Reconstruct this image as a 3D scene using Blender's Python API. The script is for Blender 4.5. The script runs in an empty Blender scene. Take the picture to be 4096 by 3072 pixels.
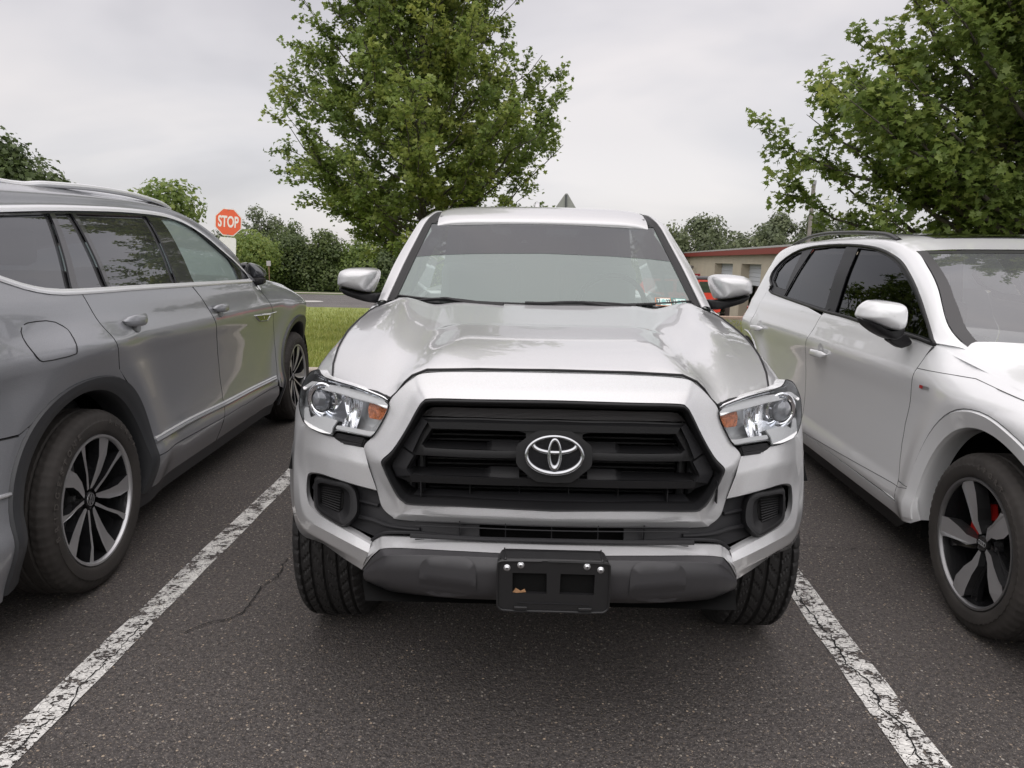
import bpy, bmesh, math, random
import numpy as np
from mathutils import Vector, Matrix
from mathutils.geometry import delaunay_2d_cdt
R = math.radians
scene = bpy.context.scene
COL = scene.collection
random.seed(7); rng = np.random.default_rng(7)

# ------------------------------------------------------------------ camera
PITCH, ROLL = R(10.0), R(1.1)
cam_d = bpy.data.cameras.new('camera'); cam = bpy.data.objects.new('camera', cam_d); COL.objects.link(cam)
cam_d.sensor_width = 36.0; cam_d.lens = 710.0 / 1024.0 * 36.0
cam_d.clip_start = 0.05; cam_d.clip_end = 3000
cam.matrix_world = Matrix.Translation((0, 0, 1.368)) @ Matrix.Rotation(math.pi / 2 - PITCH, 4, 'X') @ Matrix.Rotation(ROLL, 4, 'Z')
scene.camera = cam
scene.view_settings.view_transform = 'Standard'; scene.view_settings.look = 'None'
scene.view_settings.exposure = 0.34; scene.view_settings.gamma = 1.0
scene.view_settings.use_curve_mapping = False
scene.cycles.max_bounces = 8; scene.cycles.transparent_max_bounces = 24
scene.cycles.caustics_reflective = False; scene.cycles.caustics_refractive = False
scene.cycles.sample_clamp_indirect = 6

# ------------------------------------------------------------------ sky and sun (overcast)
SUN_EL, SUN_ROT = R(50), R(185)
world = bpy.data.worlds.new('World'); scene.world = world; world.use_nodes = True
nt = world.node_tree; nt.nodes.clear()
def N(t, kind, **kw):
    n = t.nodes.new(kind)
    for k, v in kw.items(): setattr(n, k, v)
    return n
out = N(nt, 'ShaderNodeOutputWorld'); bg = N(nt, 'ShaderNodeBackground'); bg2 = N(nt, 'ShaderNodeBackground'); add = N(nt, 'ShaderNodeAddShader')
sky = N(nt, 'ShaderNodeTexSky'); sky.sky_type = 'NISHITA'; sky.sun_disc = False
sky.sun_elevation = SUN_EL; sky.sun_rotation = SUN_ROT
hsv = N(nt, 'ShaderNodeHueSaturation'); hsv.inputs['Saturation'].default_value = .2; nt.links.new(sky.outputs[0], hsv.inputs['Color']); nt.links.new(hsv.outputs[0], bg.inputs[0]); bg.inputs[1].default_value = 0.05
tc = N(nt, 'ShaderNodeTexCoord'); sep = N(nt, 'ShaderNodeSeparateXYZ'); nt.links.new(tc.outputs['Generated'], sep.inputs[0])
# project the direction on a cloud deck: (x/(z+.16), y/(z+.16))
den = N(nt, 'ShaderNodeMath', operation='ADD'); den.inputs[1].default_value = .38
mz = N(nt, 'ShaderNodeMath', operation='MAXIMUM'); mz.inputs[1].default_value = 0.0
nt.links.new(sep.outputs[2], mz.inputs[0]); nt.links.new(mz.outputs[0], den.inputs[0])
dx = N(nt, 'ShaderNodeMath', operation='DIVIDE'); dy = N(nt, 'ShaderNodeMath', operation='DIVIDE')
nt.links.new(sep.outputs[0], dx.inputs[0]); nt.links.new(den.outputs[0], dx.inputs[1])
nt.links.new(sep.outputs[1], dy.inputs[0]); nt.links.new(den.outputs[0], dy.inputs[1])
cmb = N(nt, 'ShaderNodeCombineXYZ'); nt.links.new(dx.outputs[0], cmb.inputs[0]); nt.links.new(dy.outputs[0], cmb.inputs[1]); cmb.inputs[2].default_value = 3.1
mp = N(nt, 'ShaderNodeMapping'); mp.inputs['Scale'].default_value = (.8, 1.25, 1); mp.inputs['Location'].default_value = (1.15, 1.3, 0); nt.links.new(cmb.outputs[0], mp.inputs[0])
nz = N(nt, 'ShaderNodeTexNoise'); nz.inputs['Scale'].default_value = 1.5; nz.inputs['Detail'].default_value = 4; nz.inputs['Roughness'].default_value = .5
nz.inputs['Distortion'].default_value = .35
nt.links.new(mp.outputs[0], nz.inputs['Vector'])
cr = N(nt, 'ShaderNodeValToRGB'); e = cr.color_ramp.elements
e[0].position = .34; e[0].color = (.395, .37, .395, 1); e[1].position = .68; e[1].color = (.70, .64, .63, 1)
m_ = e.new(.5); m_.color = (.55, .515, .53, 1)
nt.links.new(nz.outputs[0], cr.inputs[0])
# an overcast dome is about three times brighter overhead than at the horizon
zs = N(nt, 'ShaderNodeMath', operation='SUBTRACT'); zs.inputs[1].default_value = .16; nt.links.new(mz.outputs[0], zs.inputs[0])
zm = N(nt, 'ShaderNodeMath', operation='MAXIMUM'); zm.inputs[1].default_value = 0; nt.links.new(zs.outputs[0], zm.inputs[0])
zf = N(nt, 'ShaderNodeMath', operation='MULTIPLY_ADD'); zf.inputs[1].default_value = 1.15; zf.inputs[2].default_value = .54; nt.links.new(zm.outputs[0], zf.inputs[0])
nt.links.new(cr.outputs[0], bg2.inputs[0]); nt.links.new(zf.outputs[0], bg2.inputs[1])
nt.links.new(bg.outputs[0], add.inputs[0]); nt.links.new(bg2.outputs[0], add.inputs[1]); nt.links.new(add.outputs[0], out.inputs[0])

sl = bpy.data.lights.new('sun', 'SUN'); sl.energy = 1.5; sl.angle = R(120); sl.color = (1, .97, .93)
so = bpy.data.objects.new('sun', sl); COL.objects.link(so)
so.rotation_euler = (R(90) - SUN_EL, 0, -SUN_ROT)   # towards the back right, high behind the cloud
so.rotation_euler = Vector((math.sin(SUN_ROT) * math.cos(SUN_EL), math.cos(SUN_ROT) * math.cos(SUN_EL), math.sin(SUN_EL))).to_track_quat('Z', 'Y').to_euler()

# ------------------------------------------------------------------ materials
MATS = {}
def mat(name, col=(.5, .5, .5), rough=.5, metal=0., coat=0., coat_r=.03, spec=.5, emit=None, es=0., ior=1.5, alpha=1., bump=None, var=None, trans=0.):
    """principled material; bump=(scale, strength, distance); var=(scale, amount) lightness mottling"""
    if name in MATS: return MATS[name]
    m = bpy.data.materials.new(name); m.use_nodes = True; t = m.node_tree; b = t.nodes['Principled BSDF']
    b.inputs['Base Color'].default_value = (*col, 1); b.inputs['Roughness'].default_value = rough; b.inputs['Metallic'].default_value = metal
    b.inputs['Coat Weight'].default_value = coat; b.inputs['Coat Roughness'].default_value = coat_r
    b.inputs['Specular IOR Level'].default_value = spec; b.inputs['IOR'].default_value = ior; b.inputs['Transmission Weight'].default_value = trans
    if emit: b.inputs['Emission Color'].default_value = (*emit, 1); b.inputs['Emission Strength'].default_value = es
    if bump or var:
        co = N(t, 'ShaderNodeTexCoord')
    if bump:
        n = N(t, 'ShaderNodeTexNoise'); n.inputs['Scale'].default_value = bump[0]; n.inputs['Detail'].default_value = 4
        bp = N(t, 'ShaderNodeBump'); bp.inputs['Strength'].default_value = bump[1]; bp.inputs['Distance'].default_value = bump[2]
        t.links.new(co.outputs['Object'], n.inputs['Vector']); t.links.new(n.outputs[0], bp.inputs['Height']); t.links.new(bp.outputs[0], b.inputs['Normal'])
    if var:
        n = N(t, 'ShaderNodeTexNoise'); n.inputs['Scale'].default_value = var[0]; n.inputs['Detail'].default_value = 5
        t.links.new(co.outputs['Object'], n.inputs['Vector'])
        r = N(t, 'ShaderNodeValToRGB'); a = var[1]
        r.color_ramp.elements[0].position = .3; r.color_ramp.elements[1].position = .7
        r.color_ramp.elements[0].color = (*[c * (1 - a) for c in col], 1); r.color_ramp.elements[1].color = (*[min(1, c * (1 + a)) for c in col], 1)
        t.links.new(n.outputs[0], r.inputs[0]); t.links.new(r.outputs[0], b.inputs['Base Color'])
    MATS[name] = m; return m
def glass(name, tint=(.8, .85, .85), refl=1.45, boost=0.04, rough=.0, haze=0., hcol=(.6, .68, .64)):
    """thin pane: tinted see-through plus fresnel reflection"""
    if name in MATS: return MATS[name]
    m = bpy.data.materials.new(name); m.use_nodes = True; t = m.node_tree; t.nodes.clear()
    o = N(t, 'ShaderNodeOutputMaterial'); mx = N(t, 'ShaderNodeMixShader'); tr = N(t, 'ShaderNodeBsdfTransparent'); g = N(t, 'ShaderNodeBsdfGlossy')
    tr.inputs[0].default_value = (*tint, 1); g.inputs['Roughness'].default_value = rough; g.inputs[0].default_value = (.95, .97, 1, 1)
    fr = N(t, 'ShaderNodeFresnel'); fr.inputs[0].default_value = refl
    ad = N(t, 'ShaderNodeMath', operation='ADD'); ad.inputs[1].default_value = boost
    t.links.new(fr.outputs[0], ad.inputs[0]); t.links.new(ad.outputs[0], mx.inputs[0]); t.links.new(tr.outputs[0], mx.inputs[1]); t.links.new(g.outputs[0], mx.inputs[2])
    if haze:      # pale diffuse veil painted in to brighten the pane, like light from inside
        df = N(t, 'ShaderNodeBsdfDiffuse'); df.inputs[0].default_value = (*hcol, 1); m2 = N(t, 'ShaderNodeMixShader'); m2.inputs[0].default_value = haze
        t.links.new(mx.outputs[0], m2.inputs[1]); t.links.new(df.outputs[0], m2.inputs[2]); t.links.new(m2.outputs[0], o.inputs[0])
    else: t.links.new(mx.outputs[0], o.inputs[0])
    MATS[name] = m; return m

def paint(name, col, metal, rough, coat=1.0, flake=0.0, spec=.5):
    m = mat(name, col, rough, metal, coat, .02, spec); t = m.node_tree; b = t.nodes['Principled BSDF']
    co = N(t, 'ShaderNodeTexCoord'); n = N(t, 'ShaderNodeTexNoise'); n.inputs['Scale'].default_value = 2.3; n.inputs['Detail'].default_value = 2
    t.links.new(co.outputs['Object'], n.inputs['Vector'])
    bp = N(t, 'ShaderNodeBump'); bp.inputs['Strength'].default_value = .025; bp.inputs['Distance'].default_value = .01
    t.links.new(n.outputs[0], bp.inputs['Height']); t.links.new(bp.outputs[0], b.inputs['Coat Normal'])
    if flake:
        v = N(t, 'ShaderNodeTexVoronoi'); v.inputs['Scale'].default_value = 900; t.links.new(co.outputs['Object'], v.inputs['Vector'])
        mx = N(t, 'ShaderNodeMixRGB'); mx.blend_type = 'OVERLAY'; mx.inputs[0].default_value = flake; mx.inputs[1].default_value = (*col, 1)
        t.links.new(v.outputs['Color'], mx.inputs[2]); hs = N(t, 'ShaderNodeHueSaturation'); hs.inputs['Saturation'].default_value = .25
        t.links.new(mx.outputs[0], hs.inputs['Color']); t.links.new(hs.outputs[0], b.inputs['Base Color'])
    return m

# ------------------------------------------------------------------ object helpers
def tag(o, label=None, cat=None, group=None, kind=None):
    if label: o['label'] = label
    if cat: o['category'] = cat
    if group: o['group'] = group
    if kind: o['kind'] = kind
    return o
def thing(name, label, cat, loc=(0, 0, 0), rotz=0., group=None):
    o = bpy.data.objects.new(name, None); COL.objects.link(o); o.location = loc; o.rotation_euler = (0, 0, rotz); o.empty_display_size = .2
    return tag(o, label, cat, group)
def mesh_obj(name, verts, faces, m, parent=None, smooth=True, angle=35, solid=0., bevel=0., subsurf=0, out=None, uvs=None):
    me = bpy.data.meshes.new(name)
    me.from_pydata([tuple(map(float, v)) for v in verts], [], [tuple(map(int, f)) for f in faces]); me.update()
    if out is not None:
        s = Vector((0, 0, 0))
        for p in me.polygons: s += p.normal * p.area
        if s.dot(Vector(out)) < 0: me.flip_normals()
    if smooth:
        me.polygons.foreach_set('use_smooth', [True] * len(me.polygons))
        if angle < 180: me.set_sharp_from_angle(angle=R(angle))
    ms = m if isinstance(m, (list, tuple)) else [m]
    for x in ms: me.materials.append(x)
    o = bpy.data.objects.new(name, me); COL.objects.link(o)
    if parent: o.parent = parent
    if solid: md = o.modifiers.new('solid', 'SOLIDIFY'); md.thickness = solid; md.offset = -1
    if bevel: md = o.modifiers.new('bevel', 'BEVEL'); md.width = bevel; md.segments = 2; md.limit_method = 'ANGLE'; md.angle_limit = R(40)
    if subsurf: md = o.modifiers.new('sub', 'SUBSURF'); md.levels = subsurf; md.render_levels = subsurf
    return o
class MB:
    """collects shapes into one mesh"""
    def __init__(s): s.v = []; s.f = []; s.mi = []
    def add(s, v, f, mi=0):
        b = len(s.v); s.v += [tuple(map(float, p)) for p in v]; s.f += [tuple(i + b for i in q) for q in f]; s.mi += [mi] * len(f); return s
    def box(s, lo, hi, mi=0, M=None):
        (a, b, c), (d, e, f) = lo, hi
        v = [(a, b, c), (d, b, c), (d, e, c), (a, e, c), (a, b, f), (d, b, f), (d, e, f), (a, e, f)]
        if M is not None: v = [tuple(M @ Vector(p)) for p in v]
        return s.add(v, [(0, 3, 2, 1), (4, 5, 6, 7), (0, 1, 5, 4), (1, 2, 6, 5), (2, 3, 7, 6), (3, 0, 4, 7)], mi)
    def tube(s, pts, r, n=8, mi=0, cap=True, r2=None):
        v, f = tube_geo(pts, r, n, cap, r2); return s.add(v, f, mi)
    def prism(s, poly, ax, d0, d1, mi=0):
        """poly: 2D list, extruded along axis ax ('x','y','z')"""
        def P(p, d): return (d, p[0], p[1]) if ax == 'x' else ((p[0], d, p[1]) if ax == 'y' else (p[0], p[1], d))
        n = len(poly); v = [P(p, d0) for p in poly] + [P(p, d1) for p in poly]
        return s.add(v, [tuple(range(n))[::-1], tuple(range(n, 2 * n))] + [(i, (i + 1) % n, n + (i + 1) % n, n + i) for i in range(n)], mi)
    def build(s, name, m, parent=None, **kw):
        o = mesh_obj(name, s.v, s.f, m, parent, **kw)
        if any(s.mi): o.data.polygons.foreach_set('material_index', s.mi)
        bm = bmesh.new(); bm.from_mesh(o.data); bmesh.ops.recalc_face_normals(bm, faces=bm.faces); bm.to_mesh(o.data); bm.free()
        if kw.get('smooth', True): o.data.set_sharp_from_angle(angle=R(kw.get('angle', 35)))
        return o
def tube_geo(pts, r, n=8, cap=True, r2=None):
    P = [Vector(p) for p in pts]; k = len(P); V = []; F = []
    up = Vector((0, 0, 1)); prev = None
    for i, p in enumerate(P):
        t = (P[min(i + 1, k - 1)] - P[max(i - 1, 0)]).normalized()
        if prev is None: a = t.orthogonal().normalized()
        else: a = (prev - t * prev.dot(t)).normalized()
        prev = a; b = t.cross(a)
        rr = (r[i] if isinstance(r, (list, tuple, np.ndarray)) else (r if r2 is None else r + (r2 - r) * i / (k - 1)))
        for j in range(n):
            th = 2 * math.pi * j / n; V.append(p + (a * math.cos(th) + b * math.sin(th)) * rr)
    for i in range(k - 1):
        for j in range(n): F.append((i * n + j, i * n + (j + 1) % n, (i + 1) * n + (j + 1) % n, (i + 1) * n + j))
    if cap: F.append(tuple(range(n))[::-1]); F.append(tuple((k - 1) * n + j for j in range(n)))
    return V, F
def tube(name, pts, r, m, parent=None, n=8, **kw):
    v, f = tube_geo(pts, r, n); return mesh_obj(name, v, f, m, parent, **kw)
def cat1(P, n, linear=False):
    """resample key rows P (k,d) at n params by index (Catmull-Rom)"""
    P = np.asarray(P, float); k = len(P); t = np.linspace(0, k - 1, n); i = np.minimum(t.astype(int), k - 2); s = (t - i)
    s = s.reshape((-1,) + (1,) * (P.ndim - 1))
    if linear: return P[i] * (1 - s) + P[i + 1] * s
    d = np.zeros_like(P); d[1:-1] = (P[2:] - P[:-2]) / 2; d[0] = P[1] - P[0]; d[-1] = P[-1] - P[-2]
    return (2*s**3 - 3*s*s + 1) * P[i] + (s**3 - 2*s*s + s) * d[i] + (-2*s**3 + 3*s*s) * P[i + 1] + (s**3 - s*s) * d[i + 1]
def loft(name, rows, m, parent=None, nu=40, nv=None, lin_v=True, lin_u=False, close_u=False, mirror=False, **kw):
    """rows: list of polylines with equal key count; nu samples along a row; nv samples across rows"""
    G = np.array([cat1(r, nu, lin_u) for r in rows])
    if mirror:     # left half rows start at the centre line: join with the mirrored right half
        G[:, 0, 0] = 0
        Mi = G[:, 1:, :].copy()[:, ::-1]; Mi[..., 0] *= -1
        G = np.concatenate([Mi, G], 1)
    if nv: G = cat1(G, nv, lin_v)
    a, b = G.shape[:2]
    F = []
    for i in range(a - 1):
        for j in range(b if close_u else b - 1):
            F.append((i * b + j, i * b + (j + 1) % b, (i + 1) * b + (j + 1) % b, (i + 1) * b + j))
    return mesh_obj(name, G.reshape(-1, 3), F, m, parent, **kw)
def mirx(L): return [(-p[0],) + tuple(p[1:]) for p in L]
def dens(P, step, closed=True):
    out = []; n = len(P)
    for i in range(n if closed else n - 1):
        a = np.array(P[i], float); b = np.array(P[(i + 1) % n], float); k = max(1, int(math.ceil(np.linalg.norm(b - a) / step)))
        for j in range(k): out.append(tuple(a + (b - a) * j / k))
    if not closed: out.append(tuple(P[-1]))
    return out
def chaik(P, n=2, closed=True, q=.25):
    for _ in range(n):
        Q = []; k = len(P)
        if not closed: Q.append(tuple(P[0]))
        for i in range(k if closed else k - 1):
            a = np.array(P[i], float); b = np.array(P[(i + 1) % k], float)
            Q += [tuple(a * (1 - q) + b * q), tuple(a * q + b * (1 - q))]
        if not closed: Q.append(tuple(P[-1]))
        P = Q
    return P
def inpoly(pts, poly):
    pts = np.asarray(pts); poly = np.asarray(poly); x, y = pts[:, 0], pts[:, 1]; c = np.zeros(len(pts), bool); n = len(poly)
    for i in range(n):
        (x1, y1), (x2, y2) = poly[i], poly[(i + 1) % n]
        if y1 == y2: continue
        hit = ((y1 > y) != (y2 > y)) & (x < (x2 - x1) * (y - y1) / (y2 - y1) + x1); c ^= hit
    return c
def dist_poly(pts, poly):
    pts = np.asarray(pts, float); d = np.full(len(pts), 1e9); n = len(poly)
    for i in range(n):
        a = np.array(poly[i], float); b = np.array(poly[(i + 1) % n], float); ab = b - a; L = ab @ ab
        if L < 1e-12: continue
        t = np.clip(((pts - a) @ ab) / L, 0, 1); q = a + t[:, None] * ab; d = np.minimum(d, np.hypot(*(pts - q).T))
    return d
def panel(name, outline, mapf, m, parent=None, step=.04, holes=(), bstep=None, **kw):
    """sheet cut to a 2D outline (with holes), triangulated and laid on a surface by mapf(u, v) -> (x, y, z)"""
    bstep = bstep or step
    loops = [dens([tuple(p[:2]) for p in outline], bstep)] + [dens([tuple(p[:2]) for p in h], bstep) for h in holes]
    V = []; E = []
    for L in loops:
        b = len(V); V += L; E += [(b + i, b + (i + 1) % len(L)) for i in range(len(L))]
    a = np.array(loops[0]); lo, hi = a.min(0), a.max(0)
    gx, gy = np.meshgrid(np.arange(lo[0] + step / 2, hi[0], step), np.arange(lo[1] + step / 2, hi[1], step))
    gx[1::2] += step / 2
    g = np.stack([gx.ravel(), gy.ravel()], 1)
    ok = inpoly(g, loops[0]); dd = dist_poly(g, loops[0])
    for L in loops[1:]: ok &= ~inpoly(g, L); dd = np.minimum(dd, dist_poly(g, L))
    g = g[ok & (dd > step * .45)]
    V2 = [Vector(p) for p in V] + [Vector(p) for p in g.tolist()]
    vv, ee, ff, *_ = delaunay_2d_cdt(V2, E, [], 0, 1e-7)
    P = np.array([tuple(v) for v in vv]); F = [tuple(f) for f in ff]
    C = np.array([P[list(f)].mean(0) for f in F])
    keep = inpoly(C, loops[0])
    for L in loops[1:]: keep &= ~inpoly(C, L)
    F = [f for f, k in zip(F, keep) if k]
    used = sorted({i for f in F for i in f}); ix = {k: i for i, k in enumerate(used)}
    if not kw.get('bevel') and kw.get('out') is not None: return exact_panel(name, P, F, used, ix, mapf, m, parent, kw['out'], kw.get('solid', 0.))
    return mesh_obj(name, [mapf(*P[i]) for i in used], [tuple(ix[i] for i in f) for f in F], m, parent, **kw)
def exact_panel(name, P, F, used, ix, mapf, m, parent, out, th):
    """panel with a real thickness and normals taken from the surface itself, so the sheet shades evenly up to a crisp edge"""
    W = np.array([mapf(*P[i]) for i in used]); e = 2e-3
    du = np.array([np.array(mapf(P[i][0] + e, P[i][1])) - np.array(mapf(P[i][0] - e, P[i][1])) for i in used])
    dv = np.array([np.array(mapf(P[i][0], P[i][1] + e)) - np.array(mapf(P[i][0], P[i][1] - e)) for i in used])
    Nn = np.cross(du, dv); Nn /= np.linalg.norm(Nn, axis=1)[:, None] + 1e-12
    T3 = np.array([[ix[i] for i in f] for f in F]); fn = np.cross(W[T3[:, 1]] - W[T3[:, 0]], W[T3[:, 2]] - W[T3[:, 0]])
    if fn.sum(0) @ np.array(out, float) < 0: T3 = T3[:, ::-1]; fn = -fn
    if Nn.sum(0) @ fn.sum(0) < 0: Nn = -Nn
    n = len(W); faces = [tuple(t) for t in T3]; V = W; LN = [Nn[i] for t in T3 for i in t]
    if th:
        V = np.concatenate([W, W - Nn * th]); faces += [(a + n, c + n, b + n) for a, b, c in T3]; LN += [-Nn[i] for a, b, c in T3 for i in (a, c, b)]
        ed = {(t[k_], t[(k_ + 1) % 3]) for t in T3.tolist() for k_ in range(3)}
        for a, b in ed:
            if (b, a) not in ed:
                q = np.cross(V[b] - V[a], -Nn[a]); q = -q / (np.linalg.norm(q) + 1e-12); faces.append((b, a, a + n, b + n)); LN += [-q if False else q] * 4
    me = bpy.data.meshes.new(name); me.from_pydata(V.tolist(), [], [tuple(int(i) for i in f) for f in faces]); me.update()
    me.polygons.foreach_set('use_smooth', [True] * len(me.polygons)); me.normals_split_custom_set([tuple(x) for x in LN]); me.materials.append(m)
    o = bpy.data.objects.new(name, me); COL.objects.link(o)
    if parent: o.parent = parent
    return o
def lathe(name, prof, axis, center, m, parent=None, n=48, **kw):
    """prof: (r, d) pairs; d along +axis from center"""
    ax = {'x': (Vector((1, 0, 0)), Vector((0, 1, 0)), Vector((0, 0, 1))), 'y': (Vector((0, 1, 0)), Vector((0, 0, 1)), Vector((1, 0, 0))), 'z': (Vector((0, 0, 1)), Vector((1, 0, 0)), Vector((0, 1, 0)))}[axis]
    V = []; F = []; c = Vector(center); k = len(prof)
    for i in range(n):
        th = 2 * math.pi * i / n; d = ax[1] * math.cos(th) + ax[2] * math.sin(th)
        for r, h in prof: V.append(c + ax[0] * h + d * r)
    for i in range(n):
        for j in range(k - 1): F.append((i * k + j, ((i + 1) % n) * k + j, ((i + 1) % n) * k + j + 1, i * k + j + 1))
    return mesh_obj(name, V, F, m, parent, **kw)
def text_mesh(s, size=1., extrude=.001, bold=0.):
    """letter outlines as (verts, faces) centred, in the x-y plane"""
    cu = bpy.data.curves.new('txt', 'FONT'); cu.body = s; cu.size = size; cu.extrude = extrude; cu.align_x = 'CENTER'; cu.align_y = 'CENTER'; cu.offset = bold
    o = bpy.data.objects.new('txt', cu); COL.objects.link(o); dg = bpy.context.evaluated_depsgraph_get(); dg.update()
    me = bpy.data.meshes.new_from_object(o.evaluated_get(dg)); V = [tuple(v.co) for v in me.vertices]; F = [tuple(p.vertices) for p in me.polygons]
    bpy.data.objects.remove(o); bpy.data.curves.remove(cu); bpy.data.meshes.remove(me); return V, F
# ---- analytic body surfaces, metres, in each vehicle's own frame
def lerp_tab(t, x):
    if x <= t[0][0]: return t[0][1]
    for (a, b), (c, d) in zip(t, t[1:]):
        if x <= c: return b + (d - b) * (x - a) / (c - a)
    return t[-1][1]
def sstep(a, b, x):
    t = (x - a) / (b - a); t = 0. if t < 0 else (1. if t > 1 else t)
    return t * t * (3 - 2 * t)
def smooth_tab(t, x):
    # cubic hermite through the table
    n = len(t)
    if x <= t[0][0]: return t[0][1]
    if x >= t[-1][0]: return t[-1][1]
    for i in range(n - 1):
        if x <= t[i + 1][0]: break
    x0, y0 = t[i]; x1, y1 = t[i + 1]; h = x1 - x0
    m = lambda j: 0 if j in (0, n - 1) and False else ((t[min(j + 1, n - 1)][1] - t[max(j - 1, 0)][1]) / (t[min(j + 1, n - 1)][0] - t[max(j - 1, 0)][0]))
    s = (x - x0) / h
    return (2*s**3 - 3*s*s + 1) * y0 + (s**3 - 2*s*s + s) * h * m(i) + (-2*s**3 + 3*s*s) * y1 + (s**3 - s*s) * h * m(i + 1)
NOSE = [(.25, .09), (.38, .05), (.45, .01), (.60, .0), (.64, .02), (.70, .045), (.82, .06), (1.0, .10), (1.1, .135), (1.3, .2)]
def truck_front(x, z):          # y of the truck's nose
    return smooth_tab(NOSE, z) + .42 * x * x + .45 * x ** 6
HOODC = [(-.1, 1.035), (.05, 1.062), (.10, 1.073), (.2, 1.088), (.4, 1.110), (.7, 1.133), (1.15, 1.173), (1.25, 1.184), (1.5, 1.2)]
def truck_hood(x, y):           # z of the bonnet
    x = abs(x)
    s = y - (.10 + .42 * x * x + .45 * x ** 6)
    D = .115 * sstep(.30, .485, x) + .14 * sstep(.44, .76, x)
    import math
    z = smooth_tab(HOODC, y) - D * math.exp(-max(s, -.05) / .24)
    xr = .47 + .10 * min(max(y, 0), 1.3)
    z += .015 * math.exp(-((x - xr) / .07) ** 2) * sstep(.0, .35, s)
    z -= .012 * math.exp(-((x - xr + .13) / .06) ** 2) * sstep(.05, .4, s)
    # raised centre that steps down towards the cowl
    inner = .36 + .16 * max(0, y - .6)
    z += .010 * (1 - sstep(inner - .10, inner + .05, x)) * sstep(.0, .2, s) * (1 - sstep(.70, .76, y))
    z -= .016 * math.exp(-(max(s, 0) / .022) ** 2) * (1 - sstep(.40, .47, x))
    z -= .035 * max(0, (x - .62)) / .12 * sstep(.2, 1.2, y)
    return z
VWP = [(.15, -.09), (.25, -.055), (.36, -.01), (.42, .004), (.5, -.012), (.62, -.022), (.75, -.018), (.88, .0), (.96, .018), (1.0, .020), (1.06, .008), (1.14, -.004), (1.2, -.02), (1.23, -.035), (1.35, -.085), (1.5, -.165), (1.6, -.25), (1.68, -.36), (1.72, -.50)]
def vw_side(y, z):              # x of the grey suv's right flank
    import math
    x = smooth_tab(VWP, z)
    for cy in (-.07, 3.04):     # arch shoulders
        r = math.hypot(y - cy, (z - .38))
        x += .030 * math.exp(-((r - .56) / .13) ** 2) * (1 if z < 1.15 else math.exp(-((z - 1.15) / .1) ** 2))
    if z < 1.25:
        x += .022 * math.exp(-((z - 1.02) / .06) ** 2) * math.exp(-((y + .1) / .5) ** 2)
    if y > 3.1: x -= .30 * ((y - 3.1) / .75) ** 2.2
    if y < -.5: x -= .22 * ((-.5 - y) / .6) ** 2
    if z > 1.2: x -= .10 * max(0, (y - 1.6)) ** 2
    return x
AUP = [(.12, -.07), (.19, -.045), (.26, -.02), (.33, -.008), (.40, -.022), (.6, -.03), (.75, -.02), (.86, .002), (.90, .006), (.93, -.002), (.98, -.018), (1.05, -.035), (1.1, -.06), (1.3, -.15), (1.42, -.215), (1.48, -.248), (1.52, -.28), (1.56, -.335), (1.60, -.45)]
def audi_side(y, z):            # inward distance of the white suv's flank, x = -value (flank faces -x)
    import math
    x = smooth_tab(AUP, z)
    for cy in (.0, 3.55):
        r = math.hypot(y - cy, (z - .36))
        x += .035 * math.exp(-((r - .50) / .11) ** 2) * (1 if z < 1.0 else math.exp(-((z - 1.0) / .08) ** 2))
    if y < -.1: x -= .30 * ((-.1 - y) / .75) ** 2.2
    if y > 3.6: x -= .20 * ((y - 3.6) / .5) ** 2
    return -x
def truck_screen(x, z):         # y of the truck's windscreen
    t = (z - 1.184) / .362
    return 1.22 + (z - 1.184) * 2.07 + (.46 - .25 * min(max(t, 0), 1)) * x * x

# ---- shared materials
RUB = mat('tyre_rubber', (.036, .032, .029), .75, bump=(90, .25, .003), var=(9, .25))
BLK = mat('black_plastic', (.012, .012, .013), .46, spec=.32, bump=(500, .12, .001))
BLK2 = mat('textured_black_plastic', (.018, .018, .020), .58, spec=.32, bump=(700, .25, .001))
DARK = mat('dark_cavity', (.004, .004, .004), .9, spec=.2)
GLB = mat('gloss_black', (.008, .008, .009), .12, coat=1)
CHR = mat('chrome', (.85, .86, .88), .07, 1.)
CHR2 = mat('satin_chrome', (.80, .81, .83), .30, .9)
GAP = mat('panel_gap', (.004, .004, .005), .6)
SEAL = mat('rubber_seal', (.012, .012, .013), .6)
STEEL = mat('brake_steel', (.25, .25, .26), .4, 1.)

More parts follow.
